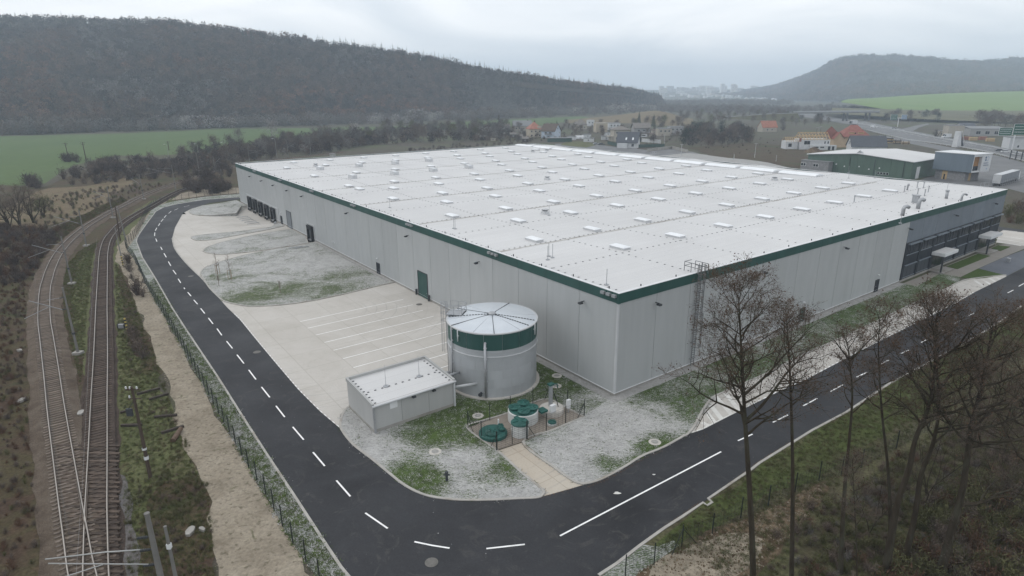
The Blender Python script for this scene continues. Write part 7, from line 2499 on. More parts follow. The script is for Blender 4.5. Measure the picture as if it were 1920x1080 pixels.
def wall_run(name, label, cat, a, b, h, m, n, gap=.04, thick=.16):
    t = thing(name, label, cat)
    a, b = Vector((*a, 0)), Vector((*b, 0))
    for i in range(n):
        p, q = a.lerp(b, (i + .02) / n), a.lerp(b, (i + .98) / n)
        MB().bar((p.x, p.y, h / 2 - .1), (q.x, q.y, h / 2 - .1), thick, h + .2).build('panel', m, t)
    return t


wall_run('garden_wall', 'white panelled garden wall right of the new slate-roofed house', 'wall', (91.11,439.5), (101.04,424.6), 2.4, HM['white'], 8)
wall_run('garden_fence', 'dark green board fence along the road before the white garden wall', 'fence', (75.92,392.6), (97,397.1), 1.9, HM['green'], 12)
wall_run('garden_fence', 'short dark fence left of the white garage', 'fence', (64.44,420.6), (68.33,401.2), 2.1, HM['green'], 5)
wall_run('concrete_barrier', 'pale concrete barrier wall behind the warehouse roof, curving to the right', 'wall', (78.77,363.5), (97.98,383.4), 1.8, M['plinth'], 10)
wall_run('concrete_barrier', 'pale concrete barrier wall continuing right behind the warehouse', 'wall', (97.98,383.4), (100.4,355.5), 1.8, M['plinth'], 7)

gs = None
for i, p in enumerate([(-27.18,492.6),(-21.16,469.3),(-6.06,502.9),(1.54,490.1),(6.59,467),(10.07,446),(44.62,463.8),(58.12,485.1),(54.59,442.4),(69.43,461.7),(77.98,508),(90.2,460),(107.22,480.9),(120,531.2),(126,457),(-12.92,458)]):
    w_ = rnd.uniform(3, 6)
    if i % 6 == 0 or gs is None:
        gs = house('garden_shed', 'small outbuilding among the village houses', 'shed', p, rnd.uniform(-.4, .4), w_, 3.4, 2.2, 3.4, ('x', 'flat', 'shed')[(i // 6) % 3], ('darkwood', 'white', 'beige')[(i // 6) % 3], ('taupe', 'greyroof', 'brown')[(i // 6) % 3], rows('f', (0,), (.8,), .9, .8), over=.2)
        gs['group'] = 'outbuildings in the village'
    else:
        dup(gs, p, rnd.uniform(-.5, .5), scale=(rnd.uniform(.7, 1.2), 1, rnd.uniform(.85, 1.2)))

# ground of the far side
sheet('village_lane', [(29.45,425.5),(51.99,433),(65.3,401.4),(83.12,373.5),(99.23,387.1),(105.2,361.7),(103.56,317.6),(92.88,318.2),(70.41,341.8),(45.29,376.1),(28,404.1)], M['old_asphalt'], (6, .8), seed=51)
sheet('back_yard', [(81.91,341.1),(100.4,355.5),(124.8,316.3),(126.4,271.6),(119,245.6),(102.31,246.4),(86.15,294.4)], M['gravel'], (4, .6), seed=52)
sheet('building_plot', [(109.95,390.2),(159,424.7),(172.8,405.9),(184.3,359.8),(186.4,340.6),(153.3,325.3),(129.8,279.3),(122.9,311.4),(107.6,339.5)], M['scrub_ground'], (5, 1.5), seed=53)
sheet('building_plot', [(184.4,452.2),(211.2,460.6),(241.8,418.2),(247.3,362.4),(266.2,390.8),(276.7,466.1),(238.9,469.4),(213.2,483.4)], M['ground'], (5, 1.2), seed=54)
sheet('garden_lawn', [(38.96,443.7),(53.69,447.5),(56.16,414.6),(47.47,394.7),(32.37,416.4)], M['verge_grass'], (3, .6), seed=55)
sheet('works_yard', [(147.2,229.5),(171.9,251.4),(201.4,264),(258.5,336),(244.8,297.2),(226.1,233.2),(170.8,170.3),(171,195.9),(174.9,218.9),(160.1,219.5)], M['old_asphalt'], (6, .6), seed=56)
sheet('highway', [(507.2,1261.4),(459.9,978.5),(411.5,793),(399.4,719.9),(353.4,573.9),(319.2,462.4),(302.8,396.2),(274.5,320.8),(232.9,225.8),(206.3,198.8),(243.9,283.8),(269,350.9),(277.5,390),(280.2,444.2),(302.7,520.6),(343.9,637.1),(370,745),(397.9,877),(452.6,1124.5)], M['old_asphalt'], z=.18)
sheet('service_road', [(349,565.9),(387.9,611.5),(436.7,664.5),(424.1,643.5),(376.1,584.6),(342.5,538.6)], M['old_asphalt'], z=.184)
sheet('service_road', [(288.8,501.5),(262.1,416.7),(249.5,365.7),(202.8,249.9),(191.6,220.8),(205.2,237.1),(228.2,282.5),(263.8,368.3),(280.2,444.2)], M['old_asphalt'], (8, .4), seed=58)
hm = MB()
for pts_ in ([(375.8,744.2),(371.8,678.8),(328.8,540),(294.6,428.1),(283.6,370.5),(258.3,301.2)], [(392.1,727.7),(343.8,558.1),(312.2,452),(295.6,386.6),(270.3,315.6)]):
    for a, b in zip(resample(pts_, 9)[::2], resample(pts_, 9)[1::2]):
        hm.ribbon([a, b], .25, .188)
structure('highway_marking', hm, M['paint'])
gr = thing('guard_rail', 'long pale crash barrier along the near side of the highway', 'guard rail')
ln = [(331.2,613.1),(297.1,510.7),(275.7,437),(272.4,382.5),(263.4,343.3),(238.8,277.7)]
MB().ribbon(ln, .12, .45, False, .85).build('beam', M['trim'], gr)
q = MB()
for p in resample(ln, 6):
    q.box(p[0] - .07, p[0] + .07, p[1] - .07, p[1] + .07, 0, .8)
q.build('post', M['trim'], gr)
gr = thing('guard_rail', 'crash barrier between the two directions of the highway', 'guard rail')
ln = [(373.3,703.5),(334,548.8),(303.4,441.2),(289.4,378.2),(265.1,309.4)]
MB().ribbon(ln, .12, .6, False, .95).build('beam', M['trim'], gr)
q = MB()
for p in resample(ln, 6):
    q.box(p[0] - .07, p[0] + .07, p[1] - .07, p[1] + .07, .18, .9)
q.build('post', M['trim'], gr)

# the road bridge
ob = thing('overpass', 'grey concrete road bridge on thick piers crossing the highway', 'bridge', (0, 0, 0))
a, b = Vector((*(323,723.5), 0)), Vector((*(422.1,737.7), 0))
d = (b - a).normalized(); s = Vector((-d.y, d.x, 0))
q = MB()
q.bar((a.x, a.y, 9.6), (b.x, b.y, 9.6), 11, 1.5)
q.build('deck', plain('bridge_concrete_mat', (.17, .17, .17), .15), ob)
for sgn in (-5.4, 5.4):
    MB().bar(a + s * sgn + Vector((0, 0, 10.9)), b + s * sgn + Vector((0, 0, 10.9)), .12, .9).build('railing', M['steel'], ob)
for t_ in (.30, .62, .9):
    p = a.lerp(b, t_)
    q = MB()
    for sgn in (-3.2, 3.2):
        w_ = p + s * sgn
        q.tube([(w_.x, w_.y, -1), (w_.x, w_.y, 8.9)], 1.1, 10)
    q.build('pier', plain('pier_concrete_mat', (.10, .10, .10), .15), ob)
emb = MB()
e0 = Vector((*(276.8,821.8), 0))
for p, z in ((a - d * 1.0, 9.2), (a.lerp(e0, .4), 7.0), (e0, 1.5)):
    for off in (-14, -6, 6, 14):
        w_ = p + s * off
        emb.v.append((w_.x, w_.y, z if abs(off) < 10 else -1))
for i in range(2):
    for j in range(3):
        k = i * 4 + j
        emb.f.append((k, k + 1, k + 5, k + 4))
emb.f.append((0, 1, 2, 3))
structure('embankment', emb, M['rough_grass'])
road_up = MB()
for p, z in ((a - d * 1.0, 9.3), (a.lerp(e0, .4), 7.1), (e0, 1.6)):
    for off in (-5, 5):
        w_ = p + s * off
        road_up.v.append((w_.x, w_.y, z + .05))
road_up.f += [(0, 1, 3, 2), (2, 3, 5, 4)]
structure('ramp_road', road_up, M['old_asphalt'])

# building sites on the right
h = house('house_shell', 'white house under construction with bare timber rafters instead of a roof', 'building site', (180.4,377.7), -.08, 17, 11, 5.8, 5.9, 'none', 'white', 'white',
          [('f', -4.6, 2.9, 3.6, 2.2), ('f', 5.6, 3.3, .9, 1.6), ('f', 7.4, 3.3, .9, 1.6)] + rows('r', (-2, 2), (3.2,)), over=.3)
for o in [c for c in h.children if c.name.startswith('roof')]:
    bpy.data.objects.remove(o)
MB().box(-3, 11.5, -8.2, -5.52, -.5, 2.7).build('lower_storey', HM['white'], h)
q = MB().box(-1.6, 1.2, -8.23, -8.19, 1.2, 1.9)
q.box(2.2, 4.4, -8.23, -8.19, 1.2, 1.9).box(6.6, 8.0, -8.23, -8.19, -.2, 2.1).box(8.9, 10.2, -8.23, -8.19, -.2, 2.1)
q.build('opening', M['dark'], h)
MB().box(-16, -9.0, -3.5, 4.5, -.5, 4.6).build('side_wing', HM['white'], h)
MB().box(-14.5, -12.6, -3.53, -3.49, 1.4, 3.4).build('opening', M['dark'], h)
rafter = MB()
for s_ in (-1, 1):
    rafter.bar((0, s_ * 6.1, 5.55), (0, 0, 9.6), .16, .26)
rafter.bar((0, -3.2, 7.5), (0, 3.2, 7.5), .14, .2)
rf_me = rafter.mesh('rafter', HM['timber'])
for i in range(10):
    link('rafter', rf_me, h, (-8.3 + i * 1.85, 0, 0))
q = MB().bar((-8.6, 0, 9.66), (8.6, 0, 9.66), .2, .3)
for s_ in (-1, 1):
    q.bar((-8.6, s_ * 5.5, 5.95), (8.6, s_ * 5.5, 5.95), .2, .25).bar((-8.6, s_ * 2.9, 7.75), (8.6, s_ * 2.9, 7.75), .18, .22)
q.build('purlin', HM['timber'], h)
raf2 = MB()
for s_ in (-1, 1):
    raf2.bar((-12.5, .5 + s_ * 4.6, 4.4), (-12.5, .5, 7.0), .15, .24)
for i in range(6):
    link('rafter', raf2.mesh('rafter', HM['timber']), h, (-3.2 + i * 1.3, 0, 0))
MB().box(-9.4, -8.2, -6, -5.6, 4.6, 6.6).build('red_sheeting', HM['red'], h)
h = house('red_roof_house', 'large peach house with a steep dusty red tiled roof and two dormers', 'house', (211.4,390.8), -.12, 15, 12, 6.4, 13.2, 'hip', 'peach', 'red', rows('f', (-1.5, 1.5, 4.5), (3.4,)), over=.9)
MB().box(-12.5, -7.52, -6.5, 3, -.5, 5.4).add([(-12.9, -6.6, 5.3), (-7.2, -6.6, 5.3), (-10.0, -6.6, 8.9)], [(0, 1, 2)]).build('side_wing', HM['peach'], h)
MB().bar((-13.4, -2, 5.3), (-10.0, -2, 9.0), 10.2, .25, (0, 1, 0)).build('wing_roof', HM['red'], h)
MB().add([(-13.2, -7.2, 5.0), (-10.0, -7.2, 9.1), (-10.0, 3.4, 9.1), (-13.2, 3.4, 5.0)], [(0, 1, 2, 3)]).add([(-10.0, -7.2, 9.1), (-6.8, -7.2, 5.2), (-6.8, 3.4, 5.2), (-10, 3.4, 9.1)], [(0, 1, 2, 3)]).build('wing_roof', HM['red'], h)
for x in (-2.6, 2.8):
    dm = MB().box(x - 1.7, x + 1.7, -5.2, -2.0, 7.6, 9.0).build('dormer', HM['timber'], h)
    MB().add([(x - 2, -5.5, 8.95), (x + 2, -5.5, 8.95), (x + 1.2, -1.0, 10.4), (x - 1.2, -1.0, 10.4)], [(0, 1, 2, 3)]).build('dormer_roof', HM['red'], dm)
MB().box(-1.0, -.1, -5.22, -5.19, 7.8, 8.8).build('pane', M['glass'], h)
MB().add([(7.9, -6.8, 6.3), (14.5, -6.0, 3.2), (14.5, 5, 3.2), (7.9, 6.4, 6.3)], [(0, 1, 2, 3)]).build('porch_roof', HM['red'], h)
MB().box(8, 13.8, -5, 4.5, -.5, 2.9).build('porch', HM['darkwood'], h)
h = house('slate_house', 'white house with a long dark slate roof just behind the green hall', 'house', (197.5,349.2), -.20, 17.5, 9.5, 4.2, 9.3, 'x', 'white', 'slate', rows('l', (-.8, .8), (4.6,), .8, 2.0), over=.5)
house('red_cottage', 'small far cottage with a red roof among the trees left of the building sites', 'house', (219.9,543.4), .1, 13, 9, 4, 9, 'x', 'beige', 'orange', rows('f', (-2, 2), (1.2,)))
sp = thing('soil_heap', 'dark heap of excavated soil before the white house shell', 'soil heap', (*(170.9,354.1), 0))
q = MB().lathe([(5.5, -.2), (4.0, 1.0), (2.0, 2.3), (.6, 2.9), (0, 3.0)], 14)
q.v = [(x + mnoise.noise(Vector((x, y, z))) * .8, y + mnoise.noise(Vector((y, z, x))) * .8, z) for x, y, z in q.v]
q.build('heap', M['dark_soil'], sp)
for i, (p, s_, lab) in enumerate((((250,417.6), (5.5, 3, 3.2), 'tall stack of timber and scaffolding right of the slate-roofed house'), ((252.2,410.7), (4.0, 2.5, 2.4), 'middle stack of building timber beside the service road'), ((253.4,404.1), (4.5, 2.5, 1.7), 'low dark stack of boards at the right end of the timber yard'))):
    t = thing('timber_stack', lab, 'timber stack', (*p, 0), -.2)
    for k in range(5):
        MB().box(-s_[0] / 2 + rnd.uniform(-.2, .2), s_[0] / 2, -s_[1] / 2, s_[1] / 2, k * s_[2] / 5, (k + .85) * s_[2] / 5).build('board_layer', HM[('timber', 'darkwood', 'taupe')[(k + i) % 3]], t)
    for x in (-s_[0] * .4, s_[0] * .3):
        MB().box(x - .1, x + .1, -s_[1] / 2 - .2, -s_[1] / 2 - .02, 0, s_[2] + .8).build('stake', HM['darkwood'], t)
for (p, h_, lab) in (((127.4,326.9), 7.5, 'lamp post behind the roof lights at the left of the back yard'), ((92.5,340.5), 6.0, 'thin lamp post by the concrete barrier'), ((98.09,403.1), 7.0, 'street lamp by the dark green garden fence'), ((219.8,449.2), 9, 'dark wooden pole behind the timber rafters'), ((217.2,449.4), 8.4, 'thinner dark pole left of the one behind the rafters'), ((131,308.4), 3.2, 'short white post on the scrubby plot'), ((113.1,317), 3.0, 'short white vent post behind the roof lights')):
    t = thing('lamp_post', lab, 'post', (*p, 0))
    MB().tube([(0, 0, 0), (0, 0, h_)], [.13, .08], 6).build('pole', M['wood_pole'] if 'dark' in lab and 'green' not in lab else M['trim'], t)
    if h_ > 5:
        MB().bar((-.9, 0, h_ - .1), (.9, 0, h_ - .1), .16, .12).build('lamp_arm', M['trim'], t)

# the green hall and the grey block building
gA, gB, gC = Vector((*(155.6,240.9), 0)), Vector((*(130.8,275.2), 0)), Vector((*(168.2,245.8), 0))
gu = (gB - gA); GW = gu.length; gu.normalize()
gv = Vector((-gu.y, gu.x, 0))
if gv.dot(gC - gA) < 0:
    gv = -gv
GD = 34.0
gh = thing('green_hall', 'low green steel hall with a broad pale roof beyond the warehouse', 'hall', tuple(gA), atan2(gu.y, gu.x))
sgn = 1 if Vector((-gu.y, gu.x, 0)).dot(gv) > 0 else -1
GH0, GH1 = 6.9, 8.6
M['hall_green'] = panel_mat('hall_green_mat', (.078, .125, .098), .08)


def Y(v):
    return v * sgn


for i, (a, b) in enumerate(run(16, GW)):
    za = lambda x: GH0 + (GH1 - GH0) * (1 - abs(x - GW / 2) / (GW / 2))
    a2, b2 = a + .02, b - .02
    MB().add([(a2, 0, -.3), (b2, 0, -.3), (b2, 0, za(b2)), (a2, 0, za(a2)), (a2, Y(.15), -.3), (b2, Y(.15), -.3), (b2, Y(.15), za(b2)), (a2, Y(.15), za(a2))],
             [(0, 1, 2, 3), (7, 6, 5, 4), (0, 4, 5, 1), (1, 5, 6, 2), (2, 6, 7, 3), (3, 7, 4, 0)]).build('wall_panel', M['hall_green'], gh)
for i, (a, b) in enumerate(run(7, GD - .2, .18)):
    y0, y1 = sorted((Y(a + .02), Y(b - .02)))
    MB().box(0, .15, y0, y1, -.3, GH0 - .05).box(GW - .15, GW, y0, y1, -.3, GH0 - .05).build('wall_panel', M['hall_green'], gh)
y0, y1 = -.5, GD + .3
MB().add([(-.5, Y(y0), GH0), (GW / 2, Y(y0), GH1 + .05), (GW + .5, Y(y0), GH0), (-.5, Y(y1), GH0), (GW / 2, Y(y1), GH1 + .05), (GW + .5, Y(y1), GH0)], [(0, 1, 4, 3), (1, 2, 5, 4)]).build('roof', M['roof'], gh)
MB().bar((-.5, Y(y0), GH0 - .1), (GW / 2, Y(y0), GH1 - .05), .12, .28).bar((GW / 2, Y(y0), GH1 - .05), (GW + .5, Y(y0), GH0 - .1), .12, .28).bar((-.5, Y(y0), GH0 - .1), (-.5, Y(y1), GH0 - .1), .14, .24).build('verge_trim', M['white_metal'], gh)
MB().add([(GW / 2 - 1.2, Y(1), GH1), (GW / 2 + 1.2, Y(1), GH1), (GW / 2, Y(1), GH1 + 1.2), (GW / 2 - 1.2, Y(2.2), GH1), (GW / 2 + 1.2, Y(2.2), GH1), (GW / 2, Y(2.2), GH1 + .9)], [(0, 1, 2), (0, 2, 5, 3), (1, 4, 5, 2), (3, 5, 4)]).build('roof_vent', M['steel'], gh)
q = MB(); yy = sorted((Y(4), Y(7)))
q.box(-.06, -.005, yy[0], yy[1], 0, 4.6)
q.build('gate', M['white_metal'], gh)
for x in (3.0, 14, 24):
    q = MB(); yy = sorted((Y(-.12), Y(-.005))); q.tube([(x, Y(-.12), 0), (x, Y(-.12), GH0 - .2)], .09, 6); q.build('downpipe', M['dark_metal'], gh)
for i in range(4):
    q = MB(); yy = sorted((Y(-.06), Y(-.004))); q.box(8.2 + i * 1.15, 9.1 + i * 1.15, yy[0], yy[1], .9, 1.9)
    w_ = q.build('window', M['white_metal'], gh)
    q = MB(); yy = sorted((Y(-.08), Y(-.062))); q.box(8.28 + i * 1.15, 9.02 + i * 1.15, yy[0], yy[1], .98, 1.82); q.build('pane', M['glass'], w_)
for x, z in ((12, 3.4), (16, 2.6), (20, 3.3), (26, 2.9), (29.5, 3.5)):
    MB().tube([(x, 0, z), (x, Y(-.14), z)], .28, 10).build('wall_fan', M['white_metal'], gh)
ln_ = thing('lean_to', 'grey unrendered block annex with two double windows at the left of the green hall', 'annex', tuple(gA + gu * (GW * .80) - gv * 3.6), atan2(gu.y, gu.x))
q = MB(); yy = sorted((Y(0), Y(3.4))); q.box(-3, GW * .22, yy[0], yy[1], -.3, 4.3); q.build('wall', HM['block'], ln_)
q = MB(); yy = sorted((Y(-.2), Y(3.4))); q.box(-3.2, GW * .22 + .2, yy[0], yy[1], 4.302, 4.5); q.build('roof', HM['greyroof'], ln_)
for x in (1.4, 7.0):
    q = MB(); yy = sorted((Y(-.06), Y(-.005))); q.box(x, x + 2.3, yy[0], yy[1], 2.0, 3.3); w_ = q.build('window', M['white_metal'], ln_)
    for k in (.12, 1.25):
        q = MB(); yy = sorted((Y(-.09), Y(-.062))); q.box(x + k, x + k + .95, yy[0], yy[1], 2.12, 3.18); q.build('pane', M['glass'], w_)

gb0, gb1, gb2 = Vector((*(167.5,245), 0)), Vector((*(172.2,234.8), 0)), Vector((*(193.2,252), 0))
bx = (gb1 - gb0); BW = bx.length; bx.normalize()
by = Vector((-bx.y, bx.x, 0)); BD = 8.5
bb = thing('office_block', 'grey block building with a big blue-grey overhanging upper box and a framed loggia', 'building', tuple(gb0), atan2(bx.y, bx.x))
M['box_grey'] = panel_mat('blue_grey_panel_mat', (.135, .170, .205), .05)
for r_i in range(5):
    for i, (a, b) in enumerate(run(7, BW)):
        off_ = .5 * (r_i % 2) * (BW / 7)
        a2, b2 = max(0, a + off_ - BW / 14), min(BW, b + off_ - BW / 14)
        if not (r_i < 4 and a2 < BW * .42 and b2 > BW * .25) and b2 - a2 > .2:
            MB().box(a2 + .02, b2 - .02, 0, .25, r_i * .74 - .2, r_i * .74 + .5).build('block_course', HM['block'], bb)
MB().box(.05, BW - .05, .06, BD - .05, -.2, 3.55).build('wall_core', HM['block'], bb)
MB().box(BW - .06, BW + .02, .3, BD, -.2, 3.5).build('side_wall', HM['block'], bb)
d_ = MB().box(BW * .25, BW * .42, -.05, .05, 0, 3.4).build('entrance', HM['timber'], bb)
MB().box(BW * .31, BW * .36, -.09, -.051, 0, 2.1).build('door', M['dark'], d_)
MB().box(BW + .03, BW + .08, 2.2, 3.6, .2, 3.2).build('side_panel', HM['timber'], bb)
Z0, Z1 = 3.6, 10.2
for i, (a, b) in enumerate(run(7, BW + 3.1, -.8)):
    MB().box(a + .015, b - .015, -.9, -.75, Z0, Z1).build('upper_panel', M['box_grey'], bb)
MB().box(-.8, BW + .1, -.74, BD + 1.5, Z0 + .02, Z1 - .02).build('upper_core', M['dark_cladding'], bb)
MB().box(-.95, BW + 2.6, -1.05, BD + 1.9, Z1, Z1 + .22).build('roof', M['white_metal'], bb)
fx_ = BW + .1
lg = MB()
YA, YB = -.9, BD * .50
lg.box(fx_, fx_ + 2.2, YA + .16, YA + .45, Z0, Z1 - .01).box(fx_, fx_ + 2.2, YA + .35, YB, Z0, Z0 + .5).box(fx_, fx_ + 2.2, YA + .35, YB, Z1 - .8, Z1 - .02)
lo = lg.build('loggia_frame', M['white_metal'], bb)
MB().box(fx_ + .02, fx_ + 1.3, YA + .46, YB - .01, Z0 + .51, Z1 - .81).build('loggia_wall', plain('amber_wall_mat', (.24, .125, .045), .2), lo)
MB().box(fx_ + 1.31, fx_ + 1.36, YA + .46, YB - .01, Z0 + .51, Z0 + 2.2).build('loggia_glass', M['glass'], lo)
sp_ = MB().box(fx_, fx_ + 2.3, YB + .01, BD + 1.6, Z0, Z1 - .02).build('sign_wall', HM['white'], bb)
lg_blue = plain('logo_blue_mat', (.05, .10, .19), .1)
lg_pale = plain('logo_pale_mat', (.24, .33, .45), .1)
yc = (YB + BD + 1.6) / 2
fx2 = fx_ + 2.32
MB().tube([(fx2, yc - .7, 8.9), (fx2 + .03, yc - .7, 8.9)], .42, 14).tube([(fx2, yc - .6, 8.0), (fx2 + .03, yc - .6, 8.0)], .38, 14).build('logo_dots', lg_blue, sp_)
q = MB()
for i in range(14):
    a = -2.2 + i * .3
    q.bar((fx2 + .015, yc + .5 + .75 * cos(a), 8.5 + .75 * sin(a)), (fx2 + .015, yc + .5 + .75 * cos(a + .3), 8.5 + .75 * sin(a + .3)), .03, .16, (0, 0, 1))
q.build('logo_arc', lg_pale, sp_)
q = MB()
for z, n_ in ((6.7, 9), (5.9, 10)):
    for i in range(n_):
        y = yc - 1.5 + i * .33
        q.box(fx2, fx2 + .03, y, y + .24, z, z + .1).box(fx2, fx2 + .03, y, y + .07, z + .1, z + .34)
        if i % 2:
            q.box(fx2, fx2 + .03, y + .08, y + .24, z + .24, z + .34)
q.build('sign_lettering', lg_blue, sp_)
MB().tube([(fx2, yc + .9, 4.7), (fx2 + .03, yc + .9, 4.7)], .32, 12).build('logo_dots', lg_pale, sp_)
wd = thing('white_wedge', 'white wedge-shaped sheet structure with a dark slope behind the grey block roof', 'wedge', (*(273.6,382.4), 0), .35)
MB().add([(-3.2, 0, -.2), (1.0, 0, -.2), (-1.4, 0, 9.4), (-2.6, 0, 9.4), (-3.2, 3, -.2), (1.0, 3, -.2), (-1.4, 3, 9.4), (-2.6, 3, 9.4)], [(0, 1, 2, 3), (7, 6, 5, 4), (0, 4, 5, 1), (1, 5, 6, 2), (2, 6, 7, 3), (3, 7, 4, 0)]).build('sheet', HM['white'], wd)
MB().bar((-1.2, 1.5, 9.3), (3.2, 1.5, .5), 2.4, .3).build('slope', HM['slate'], wd)
MB().bar((-.8, -.1, 9.6), (3.6, -.1, .8), .3, .3).build('edge', HM['white'], wd)

# sheds and halls beyond the highway
def shed(name, lab, p, yaw, w, d, he, hr, wall, tile, roof='shed', wins=()):
    return house(name, lab, 'shed', p, yaw, w, d, he, hr, roof, wall, tile, wins, over=.3)


shed('pale_hall', 'pale windowless hall block with two panels beyond the highway', (328.8,470.1), -.2, 10.5, 9, 8.2, 8.4, 'beige', 'greyroof', 'flat')
shed('blue_shed', 'blue-grey shed with a pitched roof right of the pale hall', (355.2,495.3), -.2, 10, 10, 6.5, 8.6, 'grey', 'slate', 'x', rows('f', (0,), (2,), 3.5, 2))
shed('long_shed', 'long low open shed with a pale flat roof beyond the highway', (360.7,482.2), -.24, 23, 12, 5.2, 6.4, 'grey', 'greyroof', 'shed', rows('f', (-6, 0, 6), (1.2,), 3.0, 2.4))
shed('low_row', 'low pale garage row left of the pale hall', (331.9,484.8), -.2, 7, 5, 3.2, 3.4, 'beige', 'greyroof', 'flat', rows('f', (-2, 1), (.6,), 1.2, 1.8))
shed('white_hall', 'white hall at the right edge beyond the highway sign', (299.7,369.4), -.3, 15, 10, 6.5, 6.8, 'white', 'greyroof', 'flat', rows('f', (-3, 1), (1.0,), 1.0, 1.4))
for i, (p, lab) in enumerate((((318.9,441), 'rust brown stack of pallets by the pale hall'), ((319.7,435.9), 'second brown stack of pallets beside the first'), ((329.5,440.1), 'orange brown stack of goods before the long shed'), ((324,425.7), 'low brown heap of goods at the right of the long shed'))):
    t = thing('pallet_stack', lab, 'pallet stack', (*p, 0), -.25)
    for k in range(4):
        MB().box(-2.3, 2.3, -1.2, 1.2, k * .55, k * .55 + .42).build('pallet', HM['orange' if i % 2 == 0 else 'timber'], t)
# noise screen posts on the verge at the right edge
ns = thing('post_row', 'row of dark posts with a rail along the works yard at the right edge', 'fence')
for x in range(7):
    p = (249.1,311.7); p2 = (247.3,287.9)
    q_ = (p[0] + (p2[0] - p[0]) * x / 6, p[1] + (p2[1] - p[1]) * x / 6)
    MB().box(-.18, .18, -.18, .18, 0, 4.6).build('post', M['dark_metal'], ns, (*q_, 0))
MB().bar((*(249.1,311.7), 2.4), (*(247.3,287.9), 2.4), .1, .2).build('rail', M['dark_metal'], ns)
yf = thing('yard_fence', 'thin grey picket fence between the works yard and the warehouse', 'fence')
line = [(167.1,219.2),(172.7,221.6),(177.8,222.7),(189.8,231.9),(204,243.3),(220.7,255.9)]
for i, p in enumerate(resample(line, 2.2)):
    MB().box(-.05, .05, -.05, .05, 0, 2.0).build('post', M['steel'], yf, (*p, 0))
MB().ribbon(line, .04, 1.7, False, 1.78).ribbon(line, .04, .5, False, .58).build('rail', M['steel'], yf)


# signs over the highway
def gantry(lab, p, yaw, post_h, panels_):
    t = thing('highway_sign', lab, 'highway sign', (*p, 0), yaw)
    MB().tube([(0, 0, 0), (0, 0, post_h)], .32, 8).build('post', M['white_metal'], t)
    x0 = min(a for a, *_ in panels_); x1 = max(b for _, b, *_ in panels_)
    MB().bar((x0, .1, post_h - .2), (x1, .1, post_h - .2), .4, .5).build('beam', M['white_metal'], t)
    for (a, b, z0, z1, m) in panels_:
        s = MB().box(a, b, -.3, -.15, z0, z1).build('panel', M['white_metal'], t)
        MB().box(a + .15, b - .15, -.33, -.301, z0 + .15, z1 - .15).build('face', m, s)
        q = MB()
        n_ = 3
        for k in range(n_):
            z = z1 - (z1 - z0) * (.28 + .24 * k)
            x = a + .6
            while x < b - .9:
                wd_ = rnd.choice((.25, .4))
                q.box(x, x + wd_, -.35, -.331, z, z + .30); x += wd_ + .16
        q.build('sign_lettering', M['white_metal'], s)
    return t


sgreen = plain('sign_green_mat', (.012, .085, .055), .1, .5)
sblue = plain('sign_blue_panel_mat', (.12, .20, .30), .1, .5)
gantry('blue framed green direction sign with a second panel on one T-shaped pale post', (368.3,604), -.1, 8.4, [(-7.6, -1.6, 6.4, 11.6, sgreen), (2.0, 7.0, 7.0, 11.2, sblue)])
gantry('large dark green direction sign over the highway at the right edge', (290,363), -.15, 10.0, [(-9.0, -1.9, 8.0, 12.4, sgreen), (-1.6, 5.0, 8.4, 14.6, sgreen)])

# ---------------------------------------------------------------- vehicles
paint = {k: mat(k + '_car_paint_mat', c, .05, .5, 2, .35, spec=.5) for k, c in (('white', (.58, .59, .60)), ('silver', (.34, .35, .36)), ('black', (.025, .027, .030)), ('grey', (.22, .225, .23)))}
wheel_me = MB().tube([(0, -.11, 0), (0, .11, 0)], .33, 14).mesh('wheel', M['dark'])
rim_me = MB().tube([(0, -.125, 0), (0, .125, 0)], .19, 10).mesh('rim', M['steel'])


def wheels(t, xs, y, r=.33):
    for x in xs:
        for s in (-1, 1):
            w = link('wheel', wheel_me, t, (x, s * y, r)); w.scale = (r / .33, 1, r / .33)
            link('rim', rim_me, w)


def loft(secs, hw0, hw1, z0, name, m, t):
    """body from side outline points (x, z): lower width hw0, upper hw1 above z0"""
    q = MB(); n = len(secs)
    for s in (-1, 1):
        for (x, z) in secs:
            q.v.append((x, s * (hw0 if z <= z0 else hw1), z))
    q.f.append(tuple(reversed(range(n)))); q.f.append(tuple(range(n, 2 * n)))
    for i in range(n):
        j = (i + 1) % n
        q.f.append((i, j, n + j, n + i))
    return q.build(name, m, t)


def car(lab, p, yaw, col, z=0.0):
    t = thing('car', lab, 'car', (*p, z), yaw)
    loft([(-2.1, .35), (2.1, .35), (2.15, .7), (1.1, .92), (-1.75, .98), (-2.15, .85)], .87, .84, .6, 'body', paint[col], t)
    loft([(-1.85, .97), (1.05, .92), (.35, 1.42), (-1.2, 1.46)], .80, .66, 1.0, 'cabin', M['glass'], t)
    loft([(.30, 1.42), (-1.2, 1.46), (-1.1, 1.52), (.2, 1.49)], .66, .6, 1.47, 'roof', paint[col], t)
    wheels(t, (-1.3, 1.3), .8)
    for s in (-.6, .6):
        MB().box(2.1, 2.17, s - .16, s + .16, .62, .74).build('headlight', M['white_metal'], t)
    return t


